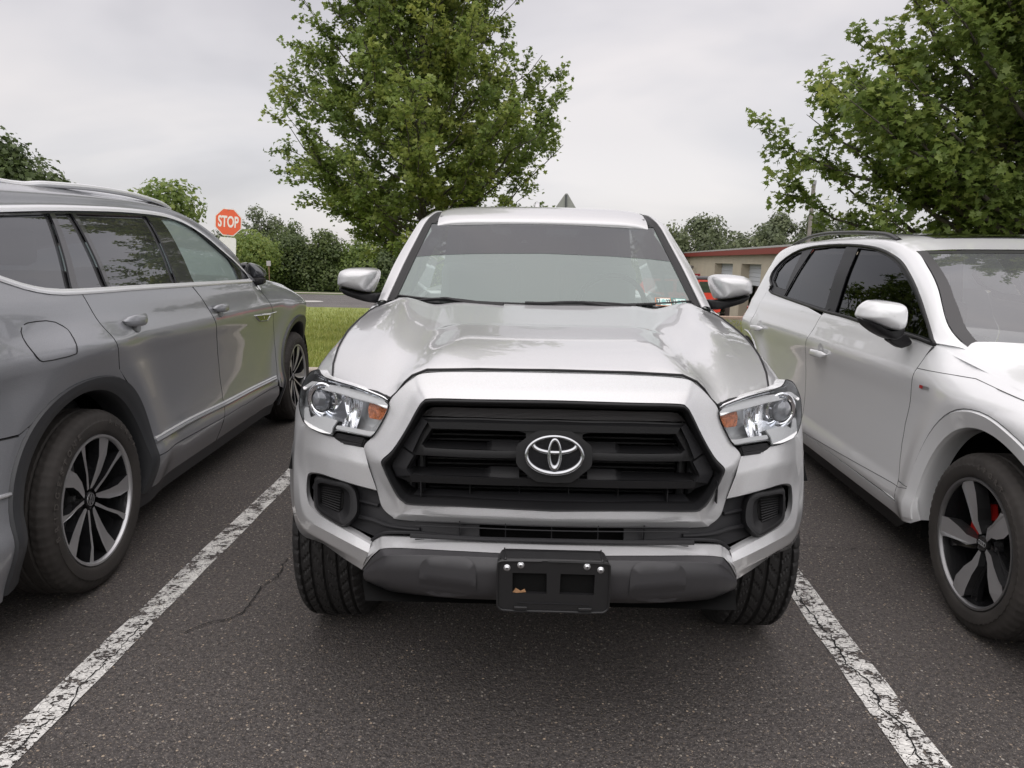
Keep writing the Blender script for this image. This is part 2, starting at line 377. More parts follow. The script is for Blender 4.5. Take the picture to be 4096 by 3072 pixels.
# ================================================================== setting
def grid_sheet(name, xs, ys, zf, m, **kw):
    V = [(x, y, zf(x, y)) for y in ys for x in xs]; n = len(xs)
    F = [(j * n + i, j * n + i + 1, (j + 1) * n + i + 1, (j + 1) * n + i) for j in range(len(ys) - 1) for i in range(n - 1)]
    return mesh_obj(name, V, F, m, None, out=(0, 0, 1), **kw)
def terrain(x, y):
    return -2.9 * sstep(15, 42, y) * sstep(1.5, 7, x)
def asphalt(name, base, lite, old=False):
    m = bpy.data.materials.new(name); m.use_nodes = True; t = m.node_tree; b = t.nodes['Principled BSDF']
    L = t.links.new; co = N(t, 'ShaderNodeTexCoord')
    n1 = N(t, 'ShaderNodeTexNoise'); n1.inputs['Scale'].default_value = .9; n1.inputs['Detail'].default_value = 6; L(co.outputs['Object'], n1.inputs['Vector'])
    n2 = N(t, 'ShaderNodeTexNoise'); n2.inputs['Scale'].default_value = 70; n2.inputs['Detail'].default_value = 3; n2.inputs['Roughness'].default_value = .7; L(co.outputs['Object'], n2.inputs['Vector'])
    r1 = N(t, 'ShaderNodeValToRGB'); r1.color_ramp.elements[0].position = .3; r1.color_ramp.elements[1].position = .72
    r1.color_ramp.elements[0].color = (*[c * .74 for c in base], 1); r1.color_ramp.elements[1].color = (*[c * 1.2 for c in base], 1); L(n1.outputs[0], r1.inputs[0])
    mx0 = N(t, 'ShaderNodeMixRGB', blend_type='MULTIPLY'); mx0.inputs[0].default_value = 1
    r2 = N(t, 'ShaderNodeValToRGB'); r2.color_ramp.elements[0].position = .32; r2.color_ramp.elements[0].color = (.45, .45, .45, 1); r2.color_ramp.elements[1].position = .66; r2.color_ramp.elements[1].color = (1.45, 1.42, 1.4, 1)
    L(n2.outputs[0], r2.inputs[0]); L(r1.outputs[0], mx0.inputs[1]); L(r2.outputs[0], mx0.inputs[2])
    col = mx0.outputs[0]; hts = [n2.outputs[0]]
    for sc, th, amt, tint in ((230, .76, .85, lite), (105, .90, .95, [c * 1.25 for c in lite]), (300, .68, .6, [c * .85 for c in lite])):
        v = N(t, 'ShaderNodeTexVoronoi'); v.inputs['Scale'].default_value = sc; v.inputs['Randomness'].default_value = 1; L(co.outputs['Object'], v.inputs['Vector'])
        s = N(t, 'ShaderNodeSeparateColor'); L(v.outputs['Color'], s.inputs[0])
        g = N(t, 'ShaderNodeMath', operation='GREATER_THAN'); g.inputs[1].default_value = th; L(s.outputs[0], g.inputs[0])
        d = N(t, 'ShaderNodeMath', operation='LESS_THAN'); d.inputs[1].default_value = .42; L(v.outputs['Distance'], d.inputs[0])
        q = N(t, 'ShaderNodeMath', operation='MULTIPLY'); L(g.outputs[0], q.inputs[0]); L(d.outputs[0], q.inputs[1])
        w = N(t, 'ShaderNodeMath', operation='MULTIPLY'); L(q.outputs[0], w.inputs[0]); L(s.outputs[1], w.inputs[1])
        w2 = N(t, 'ShaderNodeMath', operation='MULTIPLY'); w2.inputs[1].default_value = amt; L(w.outputs[0], w2.inputs[0])
        tm = N(t, 'ShaderNodeMixRGB'); tm.inputs[1].default_value = (*tint, 1); tm.inputs[2].default_value = (tint[0] * 1.1, tint[1] * .92, tint[2] * .75, 1); L(s.outputs[2], tm.inputs[0])
        mx = N(t, 'ShaderNodeMixRGB'); L(w2.outputs[0], mx.inputs[0]); L(col, mx.inputs[1]); L(tm.outputs[0], mx.inputs[2]); col = mx.outputs[0]
    L(col, b.inputs['Base Color']); b.inputs['Roughness'].default_value = .85; b.inputs['Specular IOR Level'].default_value = .35
    v = N(t, 'ShaderNodeTexVoronoi'); v.inputs['Scale'].default_value = 130; L(co.outputs['Object'], v.inputs['Vector'])
    bp = N(t, 'ShaderNodeBump'); bp.inputs['Strength'].default_value = .9; bp.inputs['Distance'].default_value = .004; bp.invert = True; L(v.outputs['Distance'], bp.inputs['Height'])
    bp2 = N(t, 'ShaderNodeBump'); bp2.inputs['Strength'].default_value = .6; bp2.inputs['Distance'].default_value = .004; L(n2.outputs[0], bp2.inputs['Height']); L(bp.outputs[0], bp2.inputs['Normal'])
    L(bp2.outputs[0], b.inputs['Normal']); MATS[name] = m; return m
ASPH = asphalt('parking_asphalt', (.082, .075, .073), (.32, .30, .27))
ASPH2 = asphalt('old_road_asphalt', (.13, .125, .125), (.25, .24, .22))
GRASS = mat('lawn_ground', (.24, .28, .07), .9, bump=(40, .8, .03), var=(1.3, .22))
EARTH = mat('meadow_ground', (.07, .10, .028), .95, var=(.2, .3))
CONC = mat('kerb_concrete', (.42, .37, .32), .85, bump=(60, .4, .004), var=(4, .15))
xs = list(np.linspace(-220, 220, 56)); xs = sorted(set(xs + list(np.linspace(-4, 14, 19))))
ys = list(np.linspace(-60, 14, 6)) + list(np.linspace(16, 60, 30)) + [80, 120, 200, 400, 700]
tag(grid_sheet('ground', xs + [-1500, 1500][:0], ys, lambda x, y: terrain(x, y) - .05, EARTH), kind='structure')
tag(grid_sheet('parking_lot', list(np.linspace(-14, 14, 15)), [-12, -4, 2, 5, 7.8], lambda x, y: 0, ASPH), kind='structure')
# kerb round the head of the stalls
k = MB(); k.box((-14, 7.8, -.02), (14, 7.95, .12)); tag(k.build('kerb', CONC, None, bevel=.02), kind='structure')
tag(grid_sheet('lawn', list(np.linspace(-40, 40, 60)), [7.95] + list(np.linspace(9, 18.6, 12)), lambda x, y: terrain(x, y) + .07 - .04 * sstep(17, 18.6, y), GRASS), kind='structure')
def far_z(x, y): return terrain(x, y)
tag(grid_sheet('road', list(np.linspace(-60, 60, 80)), [18.6, 19, 20.5, 22, 23.5, 25], lambda x, y: terrain(x, y) + .012, ASPH2), kind='structure')
tag(grid_sheet('road_edge', list(np.linspace(-60, 60, 80)), [25.02, 25.2, 25.5], lambda x, y: terrain(x, y) + .05, CONC), kind='structure')
tag(grid_sheet('far_car_park', list(np.linspace(6, 60, 40)), list(np.linspace(26, 62, 24)), lambda x, y: terrain(x, y) + .03, ASPH2), kind='structure')

# worn stall lines
def line_mat():
    m = bpy.data.materials.new('worn_line_paint'); m.use_nodes = True; t = m.node_tree; L = t.links.new; b = t.nodes['Principled BSDF']; o = t.nodes['Material Output']
    co = N(t, 'ShaderNodeTexCoord'); b.inputs['Base Color'].default_value = (.72, .71, .68, 1); b.inputs['Roughness'].default_value = .7
    n = N(t, 'ShaderNodeTexNoise'); n.inputs['Scale'].default_value = 11; n.inputs['Detail'].default_value = 8; n.inputs['Roughness'].default_value = .72; L(co.outputs['Object'], n.inputs['Vector'])
    mpn = N(t, 'ShaderNodeMapping'); mpn.inputs['Scale'].default_value = (1, 1.8, 1); L(co.outputs['Object'], mpn.inputs[0])
    n2 = N(t, 'ShaderNodeTexNoise'); n2.inputs['Scale'].default_value = 62; n2.inputs['Detail'].default_value = 4; n2.inputs['Roughness'].default_value = .6; L(mpn.outputs[0], n2.inputs['Vector'])
    v = N(t, 'ShaderNodeTexVoronoi'); v.feature = 'DISTANCE_TO_EDGE'; v.inputs['Scale'].default_value = 26; L(co.outputs['Object'], v.inputs['Vector'])
    lt = N(t, 'ShaderNodeMath', operation='LESS_THAN'); lt.inputs[1].default_value = .014; L(v.outputs['Distance'], lt.inputs[0])
    s = N(t, 'ShaderNodeMath', operation='MULTIPLY_ADD'); s.inputs[1].default_value = .75; L(n2.outputs[0], s.inputs[0]); L(n.outputs[0], s.inputs[2])
    g = N(t, 'ShaderNodeMath', operation='GREATER_THAN'); g.inputs[1].default_value = .908; L(s.outputs[0], g.inputs[0])
    mxx = N(t, 'ShaderNodeMath', operation='MAXIMUM'); L(g.outputs[0], mxx.inputs[0]); L(lt.outputs[0], mxx.inputs[1])
    tr = N(t, 'ShaderNodeBsdfTransparent'); mx = N(t, 'ShaderNodeMixShader'); L(mxx.outputs[0], mx.inputs[0]); L(b.outputs[0], mx.inputs[1]); L(tr.outputs[0], mx.inputs[2]); L(mx.outputs[0], o.inputs[0])
    rr = N(t, 'ShaderNodeValToRGB'); rr.color_ramp.elements[0].color = (.55, .54, .52, 1); rr.color_ramp.elements[1].color = (.86, .85, .81, 1); rr.color_ramp.elements[0].position = .4; rr.color_ramp.elements[1].position = .6
    L(n2.outputs[0], rr.inputs[0]); L(rr.outputs[0], b.inputs['Base Color'])
    return m
LINE = line_mat()
def stall_line(a, b, w):
    a = np.array(a); b = np.array(b); d = (b - a) / np.linalg.norm(b - a); nrm = np.array([-d[1], d[0]]) * w / 2
    k = 30; V = []; 
    for i in range(k):
        c = a + (b - a) * i / (k - 1)
        for s in (-1, 1):
            q = c + nrm * s * (1 + rng.uniform(-.08, .08)); V.append((q[0], q[1], .004))
    return tag(mesh_obj('parking_line', V, [(2 * i, 2 * i + 1, 2 * i + 3, 2 * i + 2) for i in range(k - 1)], LINE, out=(0, 0, 1)), kind='structure')
LA = [(-1.371,1.75,0)]; LB = [(-1.381,4.154,-0)]; RA = [(1.178,1.768,0)]; RB_ = [(1.25,2.925,0)]
def ext(a, b, y0, y1):
    f = lambda y: (a[0] + (b[0] - a[0]) * (y - a[1]) / (b[1] - a[1]), y); return f(y0), f(y1)
stall_line(*ext(LA[0], LB[0], .6, 6.2), .105)
stall_line(*ext(RA[0], RB_[0], .6, 6.2), .12)
CRK = mat('crack_shadow', (.008, .008, .008), .9)
def crack(pts, w=.006):
    P = np.array([p[:2] for p in pts]); Q = [P[0]]
    for a, b in zip(P, P[1:]):
        k = max(2, int(np.linalg.norm(b - a) / .02))
        for i in range(1, k + 1): Q.append(a + (b - a) * i / k + rng.normal(0, .0045, 2))
    V = []; Q = np.array(Q)
    for i, q in enumerate(Q):
        d = Q[min(i + 1, len(Q) - 1)] - Q[max(i - 1, 0)]; d /= np.linalg.norm(d) + 1e-9; nn = np.array([-d[1], d[0]]) * w * rng.uniform(.15, .6)
        V += [(*(q - nn), .0062), (*(q + nn), .0062)]
    return tag(mesh_obj('asphalt_crack', V, [(2 * i, 2 * i + 1, 2 * i + 3, 2 * i + 2) for i in range(len(Q) - 1)], CRK, out=(0, 0, 1)), kind='structure')
crack([(-1.007,3.046,0), (-0.9926,2.857,0), (-1.025,2.757,0), (-1.016,2.556,0), (-1.057,2.493,0), (-1.129,2.451,0), (-1.177,2.384,0)])
crack([(-1.351,2.472,0), (-1.35,2.359,0), (-1.345,2.174,-0), (-1.357,2.048,0), (-1.323,1.955,0), (-1.317,1.905,0), (-1.355,1.844,0), (-1.35,1.718,0)], .0045)
crack([(1.227,2.966,0), (1.219,2.839,0), (1.204,2.665,0), (1.201,2.52,0), (1.205,2.416,0), (1.182,2.26,0), (1.204,2.175,0), (1.199,2.095,0), (1.175,2.006,0), (1.201,1.962,0), (1.188,1.866,0), (1.167,1.788,0)], .0065)
crack([(1.437,3.318,0), (1.522,3.297,0), (1.623,3.286,0), (1.744,3.275,0), (1.879,3.281,0)], .005)

# ================================================================== silver pickup truck
SIL = paint('silver_paint', (.56, .575, .615), .30, .32, 1.0, .14)
truck = thing('pickup_truck', 'silver pickup truck facing the camera, black grille and empty plate holder, in the middle stall', 'pickup truck', (.114, 1.762, 0), -R(.82))
T = truck
def off_s(L, d): return [(x, y + d, z) for x, y, z in L]
# ---- bonnet
h_front = [(-0.005,0.124,1.069), (-0.2079,0.1404,1.065), (-0.3524,0.1715,1.055), (-0.395,0.1787,1.036), (-0.4377,0.183,0.9977), (-0.4569,0.1844,0.9718)]
h_front = [(x, y + .004, 0) for x, y, z in h_front]
h_side = [(-.705, .50), (-.724, .585), (-.739, .71), (-.750, .90), (-.749, 1.1), (-.740, 1.22), (-.722, 1.30)]
h_left = [(0, h_front[0][1])] + [p[:2] for p in h_front[1:]] + [(-.505, .245), (-.566, .31), (-.64, .395)] + h_side + [(-.62, 1.275), (-.4, 1.245), (-.2, 1.225), (0, 1.215)]
h_out = h_left + [(-x, y) for x, y in h_left[-2:0:-1]]
HF = sorted([(-p[0], p[1], p[2]) for p in [(-0.005,0.124,1.069), (-0.2079,0.1404,1.065), (-0.3524,0.1715,1.055), (-0.395,0.1787,1.036), (-0.4377,0.183,0.9977), (-0.4569,0.1844,0.9718)]])
def hoodz(x, y):
    z = truck_hood(x, y); ax = abs(x)
    if ax < .56:
        ye = lerp_tab([(a, b) for a, b, c in HF], ax); ze = lerp_tab([(a, c) for a, b, c in HF], ax)
        if ax < .455: z -= (truck_hood(ax, ye) - ze - .001) * math.exp(-(max(0, y - ye) / .06) ** 1.5) * (1 - sstep(.42, .455, ax))
    return z
hood = panel('hood', h_out, lambda x, y: (x, y, hoodz(x, y)), SIL, T, step=.028, bstep=.02, out=(0, 0, 1), angle=60, solid=.006)
HE = [(x, y, hoodz(x, y)) for x, y in dens(h_left[:16], .03, False)]
tube('panel_gap', [(-x, y, z + .002) for x, y, z in HE[::-1]] + [(x, y, z + .002) for x, y, z in HE[1:]], .0036, GAP, T, 6)
# ---- grille surround: facets between traced rings
RO = [(-0.0049,0.1253,1.067), (-0.2079,0.1416,1.063), (-0.3526,0.1726,1.052), (-0.3952,0.1799,1.033), (-0.438,0.1844,0.9951), (-0.4592,0.186,0.966), (-0.4659,0.1832,0.9337), (-0.5025,0.189,0.8706), (-0.5376,0.1996,0.8272), (-0.517,0.1808,0.7709), (-0.4925,0.1616,0.7114), (-0.4767,0.1472,0.6706), (-0.4471,0.1317,0.6489), (-0.4146,0.1199,0.6431), (-0.2362,0.0743,0.6545), (0.0041,0.0531,0.6592)]
RC = [(-0.0048,0.096,1.026), (-0.2057,0.113,1.024), (-0.345,0.1436,1.016), (-0.3756,0.1491,1.002), (-0.3944,0.1491,0.9772), (-0.413,0.1466,0.9391), (-0.432,0.1461,0.9042), (-0.4716,0.1523,0.8513), (-0.5069,0.1639,0.8099), (-0.498,0.1558,0.7789), (-0.4703,0.1383,0.7336), (-0.4401,0.1167,0.6963), (-0.4183,0.0994,0.6775), (-0.3862,0.0859,0.6735), (-0.2343,0.049,0.6834), (0.0023,0.0276,0.6881)]
RB = [(-0.0054,0.0653,1.005), (-0.2034,0.0816,1), (-0.3293,0.1086,0.9942), (-0.3558,0.1141,0.9851), (-0.3723,0.1137,0.9623), (-0.3943,0.1115,0.9209), (-0.4187,0.1115,0.8786), (-0.4437,0.1144,0.8428), (-0.4728,0.1236,0.8125), (-0.4675,0.1184,0.7909), (-0.4489,0.1071,0.7561), (-0.4263,0.094,0.7221), (-0.4081,0.0847,0.7084), (-0.3804,0.0739,0.7033), (-0.2336,0.0368,0.7146), (0.0009,0.0141,0.7164)]
RI = [(-0.0035,0.0946,0.9792), (-0.205,0.111,0.9742), (-0.3255,0.1368,0.9683), (-0.3524,0.1429,0.9604), (-0.3672,0.1412,0.9337), (-0.3896,0.1394,0.8914), (-0.4125,0.1398,0.8521), (-0.4339,0.1414,0.8161), (-0.4499,0.1447,0.7913), (-0.4436,0.1403,0.7731), (-0.4291,0.1322,0.7485), (-0.4106,0.1226,0.7265), (-0.3964,0.116,0.7173), (-0.3705,0.1068,0.7153), (-0.2366,0.0729,0.7245), (0.002,0.0499,0.7291)]
def mid(A, B, t=.5, dy=0.): return [tuple(np.array(a) * (1 - t) + np.array(b) * t + np.array([0, dy, 0])) for a, b in zip(A, B)]
loft('grille_surround', [off_s(RO, .03), RO, RC, RB, mid(RB, RI, .06, .004)], SIL, T, nu=100, nv=17, mirror=True, out=(0, -1, 0), angle=22)
gb = loft('grille', [mid(RB, RI, .03, .002), mid(RB, RI, .22, -.012), mid(RB, RI, .5, -.016), mid(RB, RI, .8, -.006), RI, off_s(RI, .012), mid(RI, RI, .5, .075)], BLK, T, nu=100, nv=25, lin_v=False, mirror=True, out=(0, -1, 0), angle=50)
GR = gb
def zx(L): return [(p[0], p[2]) for p in L]
def sym(L):          # left half polygon (starts and ends on the centre line) -> full
    L = [(0 if i in (0, len(L) - 1) else p[0], p[1]) for i, p in enumerate(L)]
    return L + [(-x, y) for x, y in L[-2:0:-1]]
# dark cavity with the radiator behind
panel('radiator', [(-.47, .60), (.47, .60), (.50, .83), (.33, 1.0), (-.33, 1.0), (-.50, .83)], lambda x, z: (x, .26, z), DARK, GR, step=.1, out=(0, -1, 0))
fm = MB()
for i in range(34):
    z = .47 + i * .0145; fm.box((-.36, .235, z), (.36, .25, z + .005))
fm.build('radiator_fins', mat('fin_metal', (.035, .035, .037), .5, .3), GR)
for sx in (-1, 1):
    for x, r_ in ((.375, .012), (.41, .019), (.47, .009)): tube('cooler_pipe', [(sx * x, .22, .5), (sx * x, .22, .98)], r_, mat('dull_aluminium', (.10, .10, .105), .45, .6), GR, 10)
# grille frame plate with two slots
plate = zx([(-0.0029,0.0861,0.9451), (-0.2041,0.103,0.9423), (-0.3625,0.1396,0.9334), (-0.3935,0.1399,0.8873), (-0.4226,0.1434,0.8509), (-0.4487,0.1442,0.7915), (-0.4333,0.1352,0.7631), (-0.3909,0.1183,0.7539), (-0.2002,0.0707,0.7682), (0.0009,0.0542,0.7729)])
hA = zx([(-0.3333,0.1245,0.9059), (-0.101,0.0838,0.9163), (-0.0755,0.0804,0.9095), (-0.0745,0.071,0.8654), (-0.0998,0.0723,0.8626), (-0.3501,0.1186,0.8531), (-0.3612,0.1237,0.8615)])
hB = zx([(-0.3762,0.1228,0.8313), (-0.0994,0.0685,0.8431), (-0.0704,0.0663,0.8425), (-0.0693,0.0581,0.7925), (-0.0983,0.0601,0.7919), (-0.3879,0.1194,0.7782), (-0.4,0.1248,0.7898)])
def mx2(L): return [(-x, z) for x, z in L]
panel('grille_frame', sym(plate), lambda x, z: (x, truck_front(x, z) + .002 + .02 * sstep(.92, 1.0, z), z), BLK, GR, step=.05, bstep=.02, holes=[hA, hB, mx2(hA), mx2(hB)], out=(0, -1, 0), solid=.022, bevel=.006, angle=30)
# sloped shelves at the lower edge of each slot
def shelf(F, B, nm='grille_shelf', m=BLK):
    for s in (1, -1):
        f = [(s * x, y, z) for x, y, z in F]; b = [(s * x, y, z) for x, y, z in B]
        loft(nm, [f, b], m, GR, nu=len(F) * 6 - 5, nv=4, lin_u=True, out=(0, -.4, 1), angle=20)
shelf([(-0.361,0.1275,0.8605), (-0.3499,0.1224,0.8525), (-0.1802,0.0855,0.8608), (-0.1655,0.0833,0.861), (-0.0926,0.0756,0.8618)], [(-0.3441,0.1784,0.8612), (-0.3401,0.1767,0.859), (-0.1833,0.1428,0.8652), (-0.1672,0.1139,0.882), (-0.0933,0.1061,0.8838)])
shelf([(-0.3998,0.1287,0.7887), (-0.3878,0.1233,0.7774), (-0.186,0.0743,0.7891), (-0.1676,0.0716,0.7896), (-0.091,0.0634,0.791)], [(-0.3889,0.1803,0.7841), (-0.3828,0.178,0.7822), (-0.1893,0.1313,0.7938), (-0.1693,0.1005,0.8105), (-0.0917,0.0924,0.8136)])
for s in (1, -1):      # chamfered outer arms
    A = [(-0.3619,0.1355,0.9336), (-0.389,0.1354,0.8924), (-0.4191,0.1389,0.8553)]; B = [(-0.3436,0.1181,0.9266), (-0.3638,0.1164,0.89), (-0.3852,0.1138,0.8413)]
    loft('grille_arm', [[(s * x, y, z) for x, y, z in A], [(s * x, y, z) for x, y, z in B], [(s * x, y + .016, z) for x, y, z in mid(B, A, -.02)]], BLK2, GR, nu=12, nv=7, lin_u=True, out=(0, -1, 0), angle=20)
    A = [(-0.4198,0.1382,0.8504), (-0.4463,0.1395,0.7949), (-0.4285,0.1296,0.767)]; B = [(-0.381,0.1108,0.833), (-0.4028,0.1123,0.7943), (-0.3887,0.1057,0.7781)]
    loft('grille_arm', [[(s * x, y, z) for x, y, z in A], [(s * x, y, z) for x, y, z in B], [(s * x, y + .016, z) for x, y, z in mid(B, A, -.02)]], BLK2, GR, nu=12, nv=7, lin_u=True, out=(0, -1, 0), angle=20)
# top bar: flat shelf + face line
loft('grille_top_bar', [[(-0.0024,0.0979,0.9443), (-0.2049,0.1147,0.9403), (-0.3631,0.1515,0.9322)], [(-0.0032,0.0721,0.9366), (-0.2031,0.0888,0.9336), (-0.3438,0.1201,0.9261)], [(-0.0027,0.0698,0.9176), (-0.2028,0.0866,0.9155), (-0.334,0.1154,0.9092)], [(-0.0014,0.0981,0.9099), (-0.2046,0.1152,0.9077), (-0.337,0.1446,0.9014)]], BLK, GR, nu=20, nv=13, mirror=True, out=(0, -1, 0), angle=20)
loft('grille_lower_bar', [[(0.0003,0.0542,0.7936), (-0.2004,0.0705,0.7884), (-0.3868,0.117,0.7778)], [(-0.0003,0.0425,0.7961), (-0.1997,0.0587,0.7906), (-0.3927,0.107,0.7776)], [(0.0004,0.0444,0.7754), (-0.1996,0.0607,0.7703), (-0.3853,0.1068,0.7593)], [(0.0023,0.0832,0.7619), (-0.202,0.1,0.7567), (-0.391,0.1476,0.7452)]], BLK, GR, nu=20, nv=13, mirror=True, out=(0, -1, 0), angle=20)
# bottom sill of the opening
loft('grille_sill', [[(0.0037,0.1012,0.7401), (-0.2029,0.1179,0.7344), (-0.3745,0.1596,0.725)], [(0.0023,0.0578,0.7278), (-0.1999,0.074,0.7232), (-0.3876,0.1198,0.7111)]], BLK2, GR, nu=20, nv=4, mirror=True, out=(0, -1, 1), angle=20)
# dark ribbed strip above the bars
STRIP = mat('ribbed_strip', (.028, .026, .027), .35)
_t = STRIP.node_tree; _w = N(_t, 'ShaderNodeTexWave'); _w.bands_direction = 'Z'; _w.inputs['Scale'].default_value = 90; _c = N(_t, 'ShaderNodeTexCoord'); _b = N(_t, 'ShaderNodeBump'); _b.inputs['Strength'].default_value = .6; _b.inputs['Distance'].default_value = .002
_t.links.new(_c.outputs['Object'], _w.inputs[0]); _t.links.new(_w.outputs[1], _b.inputs['Height']); _t.links.new(_b.outputs[0], _t.nodes['Principled BSDF'].inputs['Normal'])
loft('lamp_strip', [[(-0.0033,0.0971,0.9735), (-0.2051,0.1137,0.9691), (-0.322,0.1387,0.9635), (-0.3453,0.1452,0.9543), (-0.3529,0.1461,0.9482)], [(-0.0024,0.0984,0.9461), (-0.2049,0.1152,0.9425), (-0.3223,0.1406,0.9379), (-0.3534,0.1492,0.9357), (-0.3644,0.1526,0.935)]], STRIP, GR, nu=40, nv=5, mirror=True, out=(0, -1, 0))
# vertical ribs low in the opening
for i in range(-3, 4):
    x = i * .135 + .045; vm = MB(); vm.box((x - .0012, .10, .72), (x + .0012, .14, .78)); vm.build('grille_rib', BLK2, GR)
# ---- emblem on its eight-sided mount
mo = zx([(-0.0027,0.0815,0.9251), (-0.0436,0.0818,0.9231), (-0.0579,0.081,0.9166), (-0.0947,0.0774,0.8893), (-0.0999,0.0756,0.8785), (-0.1003,0.0679,0.8394), (-0.0946,0.0654,0.829), (-0.0578,0.0583,0.7996), (-0.0456,0.0568,0.7915), (0.0002,0.0558,0.7895)])
panel('emblem_mount', sym(mo), lambda x, z: (x, truck_front(x, z) - .024, z), BLK, GR, step=.03, bstep=.006, out=(0, -1, 0), solid=.03)
EC = [(-0.0027,0.0386,0.8649)][0]; EL = [(-0.0817,0.0409,0.8624)][0]; ET = [(-0.0038,0.0498,0.9175)][0]
SX = abs(EL[0] - EC[0]) / 667.; SZ = abs(ET[2] - EC[2]) / 455.
def E(cx, cy, rx, ry, n=72, y=0.):   # ellipse in emblem pixels -> 3D, leaning with the nose
    o = []
    for i in range(n):
        a = 2 * math.pi * i / n; px_, py_ = cx + rx * math.cos(a), cy - ry * math.sin(a)
        x = (px_ - 1180) * SX; z = EC[2] - (py_ - 930) * SZ; o.append((x, truck_front(0, z) - .030 + y, z))
    return o
def ering(mb, o, i, h):
    O = E(*o); I = E(*i); n = len(O); O0 = [(x, y, z) for x, y, z in O]
    rows = [[(x, y + .003, z) for x, y, z in O], [tuple(np.array(a) * .86 + np.array(b) * .14 - np.array([0, h * .93, 0])) for a, b in zip(O, I)], [tuple(np.array(a) * .5 + np.array(b) * .5 - np.array([0, h, 0])) for a, b in zip(O, I)], [tuple(np.array(a) * .14 + np.array(b) * .86 - np.array([0, h * .93, 0])) for a, b in zip(O, I)], [(x, y + .003, z) for x, y, z in I]]
    V = [p for r_ in rows for p in r_]; F = [(k * n + j, k * n + (j + 1) % n, (k + 1) * n + (j + 1) % n, (k + 1) * n + j) for k in range(4) for j in range(n)]
    mb.add(V, F)
em = MB(); V = E(1180, 935, 640, 430, y=.001); em.add(V, [tuple(range(len(V)))]); EB = em.build('emblem', mat('emblem_black', (.006, .006, .008), .25, spec=.25), T, smooth=False)
em = MB(); ering(em, (1180, 936, 667, 457), (1180, 922, 572, 366), .009); ering(em, (1185, 730, 535, 200), (1190, 692, 432, 142), .0065); ering(em, (1185, 925, 165, 385), (1187, 895, 88, 258), .0085)
em.build('emblem_rings', mat('emblem_chrome', (.46, .47, .49), .10, 1.), EB, angle=180)
# ---- body-colour bumper corners (C shape round the fog pocket)
C0_ = [(-0.4951,0.1685,0.7094), (-0.5676,0.2095,0.7107), (-0.647,0.2699,0.7101), (-0.7035,0.3244,0.7049), (-0.7456,0.3688,0.6892), (-0.7544,0.3729,0.6673), (-0.7477,0.3469,0.6318), (-0.7261,0.3097,0.6136), (-0.6863,0.2617,0.6049), (-0.6243,0.2043,0.5985), (-0.5527,0.1525,0.5876), (-0.5029,0.1225,0.5739)]
C1_ = [(-0.4934,0.1568,0.7158), (-0.5644,0.1967,0.7178), (-0.6424,0.2534,0.7184), (-0.702,0.3086,0.7141), (-0.7456,0.3555,0.6986), (-0.7547,0.3576,0.6722), (-0.7481,0.3319,0.636), (-0.7271,0.2936,0.615), (-0.6874,0.2467,0.6049), (-0.6247,0.1905,0.5975), (-0.5539,0.1412,0.5848), (-0.5036,0.1128,0.5715)]
C2_ = [(-0.5189,0.1726,0.7793), (-0.577,0.2057,0.7842), (-0.6556,0.2633,0.7823), (-0.7183,0.3248,0.775), (-0.7699,0.3895,0.7572), (-0.7958,0.4174,0.6927), (-0.7842,0.3744,0.6349), (-0.7584,0.3206,0.5879), (-0.7215,0.2731,0.5717), (-0.6421,0.1936,0.5709), (-0.5646,0.1353,0.5617), (-0.5074,0.1027,0.5507)]
C3_ = [(-0.5371,0.1974,0.8278), (-0.5901,0.2307,0.8277), (-0.6405,0.2724,0.8362), (-0.7011,0.3291,0.8373), (-0.7699,0.4117,0.8365), (-0.8265,0.4783,0.7474), (-0.8211,0.4317,0.624), (-0.8049,0.3973,0.5586), (-0.7635,0.3439,0.5211), (-0.668,0.2394,0.5219), (-0.5913,0.1763,0.5167), (-0.5286,0.1344,0.5057)]
C4_ = [(-0.5421,0.2156,0.824), (-0.5947,0.2493,0.8243), (-0.6452,0.2898,0.8333), (-0.7067,0.3484,0.8341), (-0.7794,0.4382,0.8318)]
C5_ = [(-0.8568,0.5668,0.8222), (-0.8844,0.5961,0.6659), (-0.851,0.4953,0.6022), (-0.8437,0.4922,0.5086), (-0.822,0.4824,0.4507), (-0.7012,0.3241,0.4814), (-0.6161,0.2394,0.4737), (-0.5398,0.1589,0.4736)]
C3b = [(-0.5421,0.2156,0.824), (-0.5947,0.2493,0.8243), (-0.6452,0.2898,0.8333), (-0.7067,0.3484,0.8341), (-0.7794,0.4382,0.8318), (-0.8247,0.4926,0.8033), (-0.8844,0.5961,0.6659), (-0.8505,0.493,0.5557), (-0.822,0.4824,0.4507), (-0.7012,0.3241,0.4814), (-0.6161,0.2394,0.4737), (-0.5398,0.1589,0.4736)]
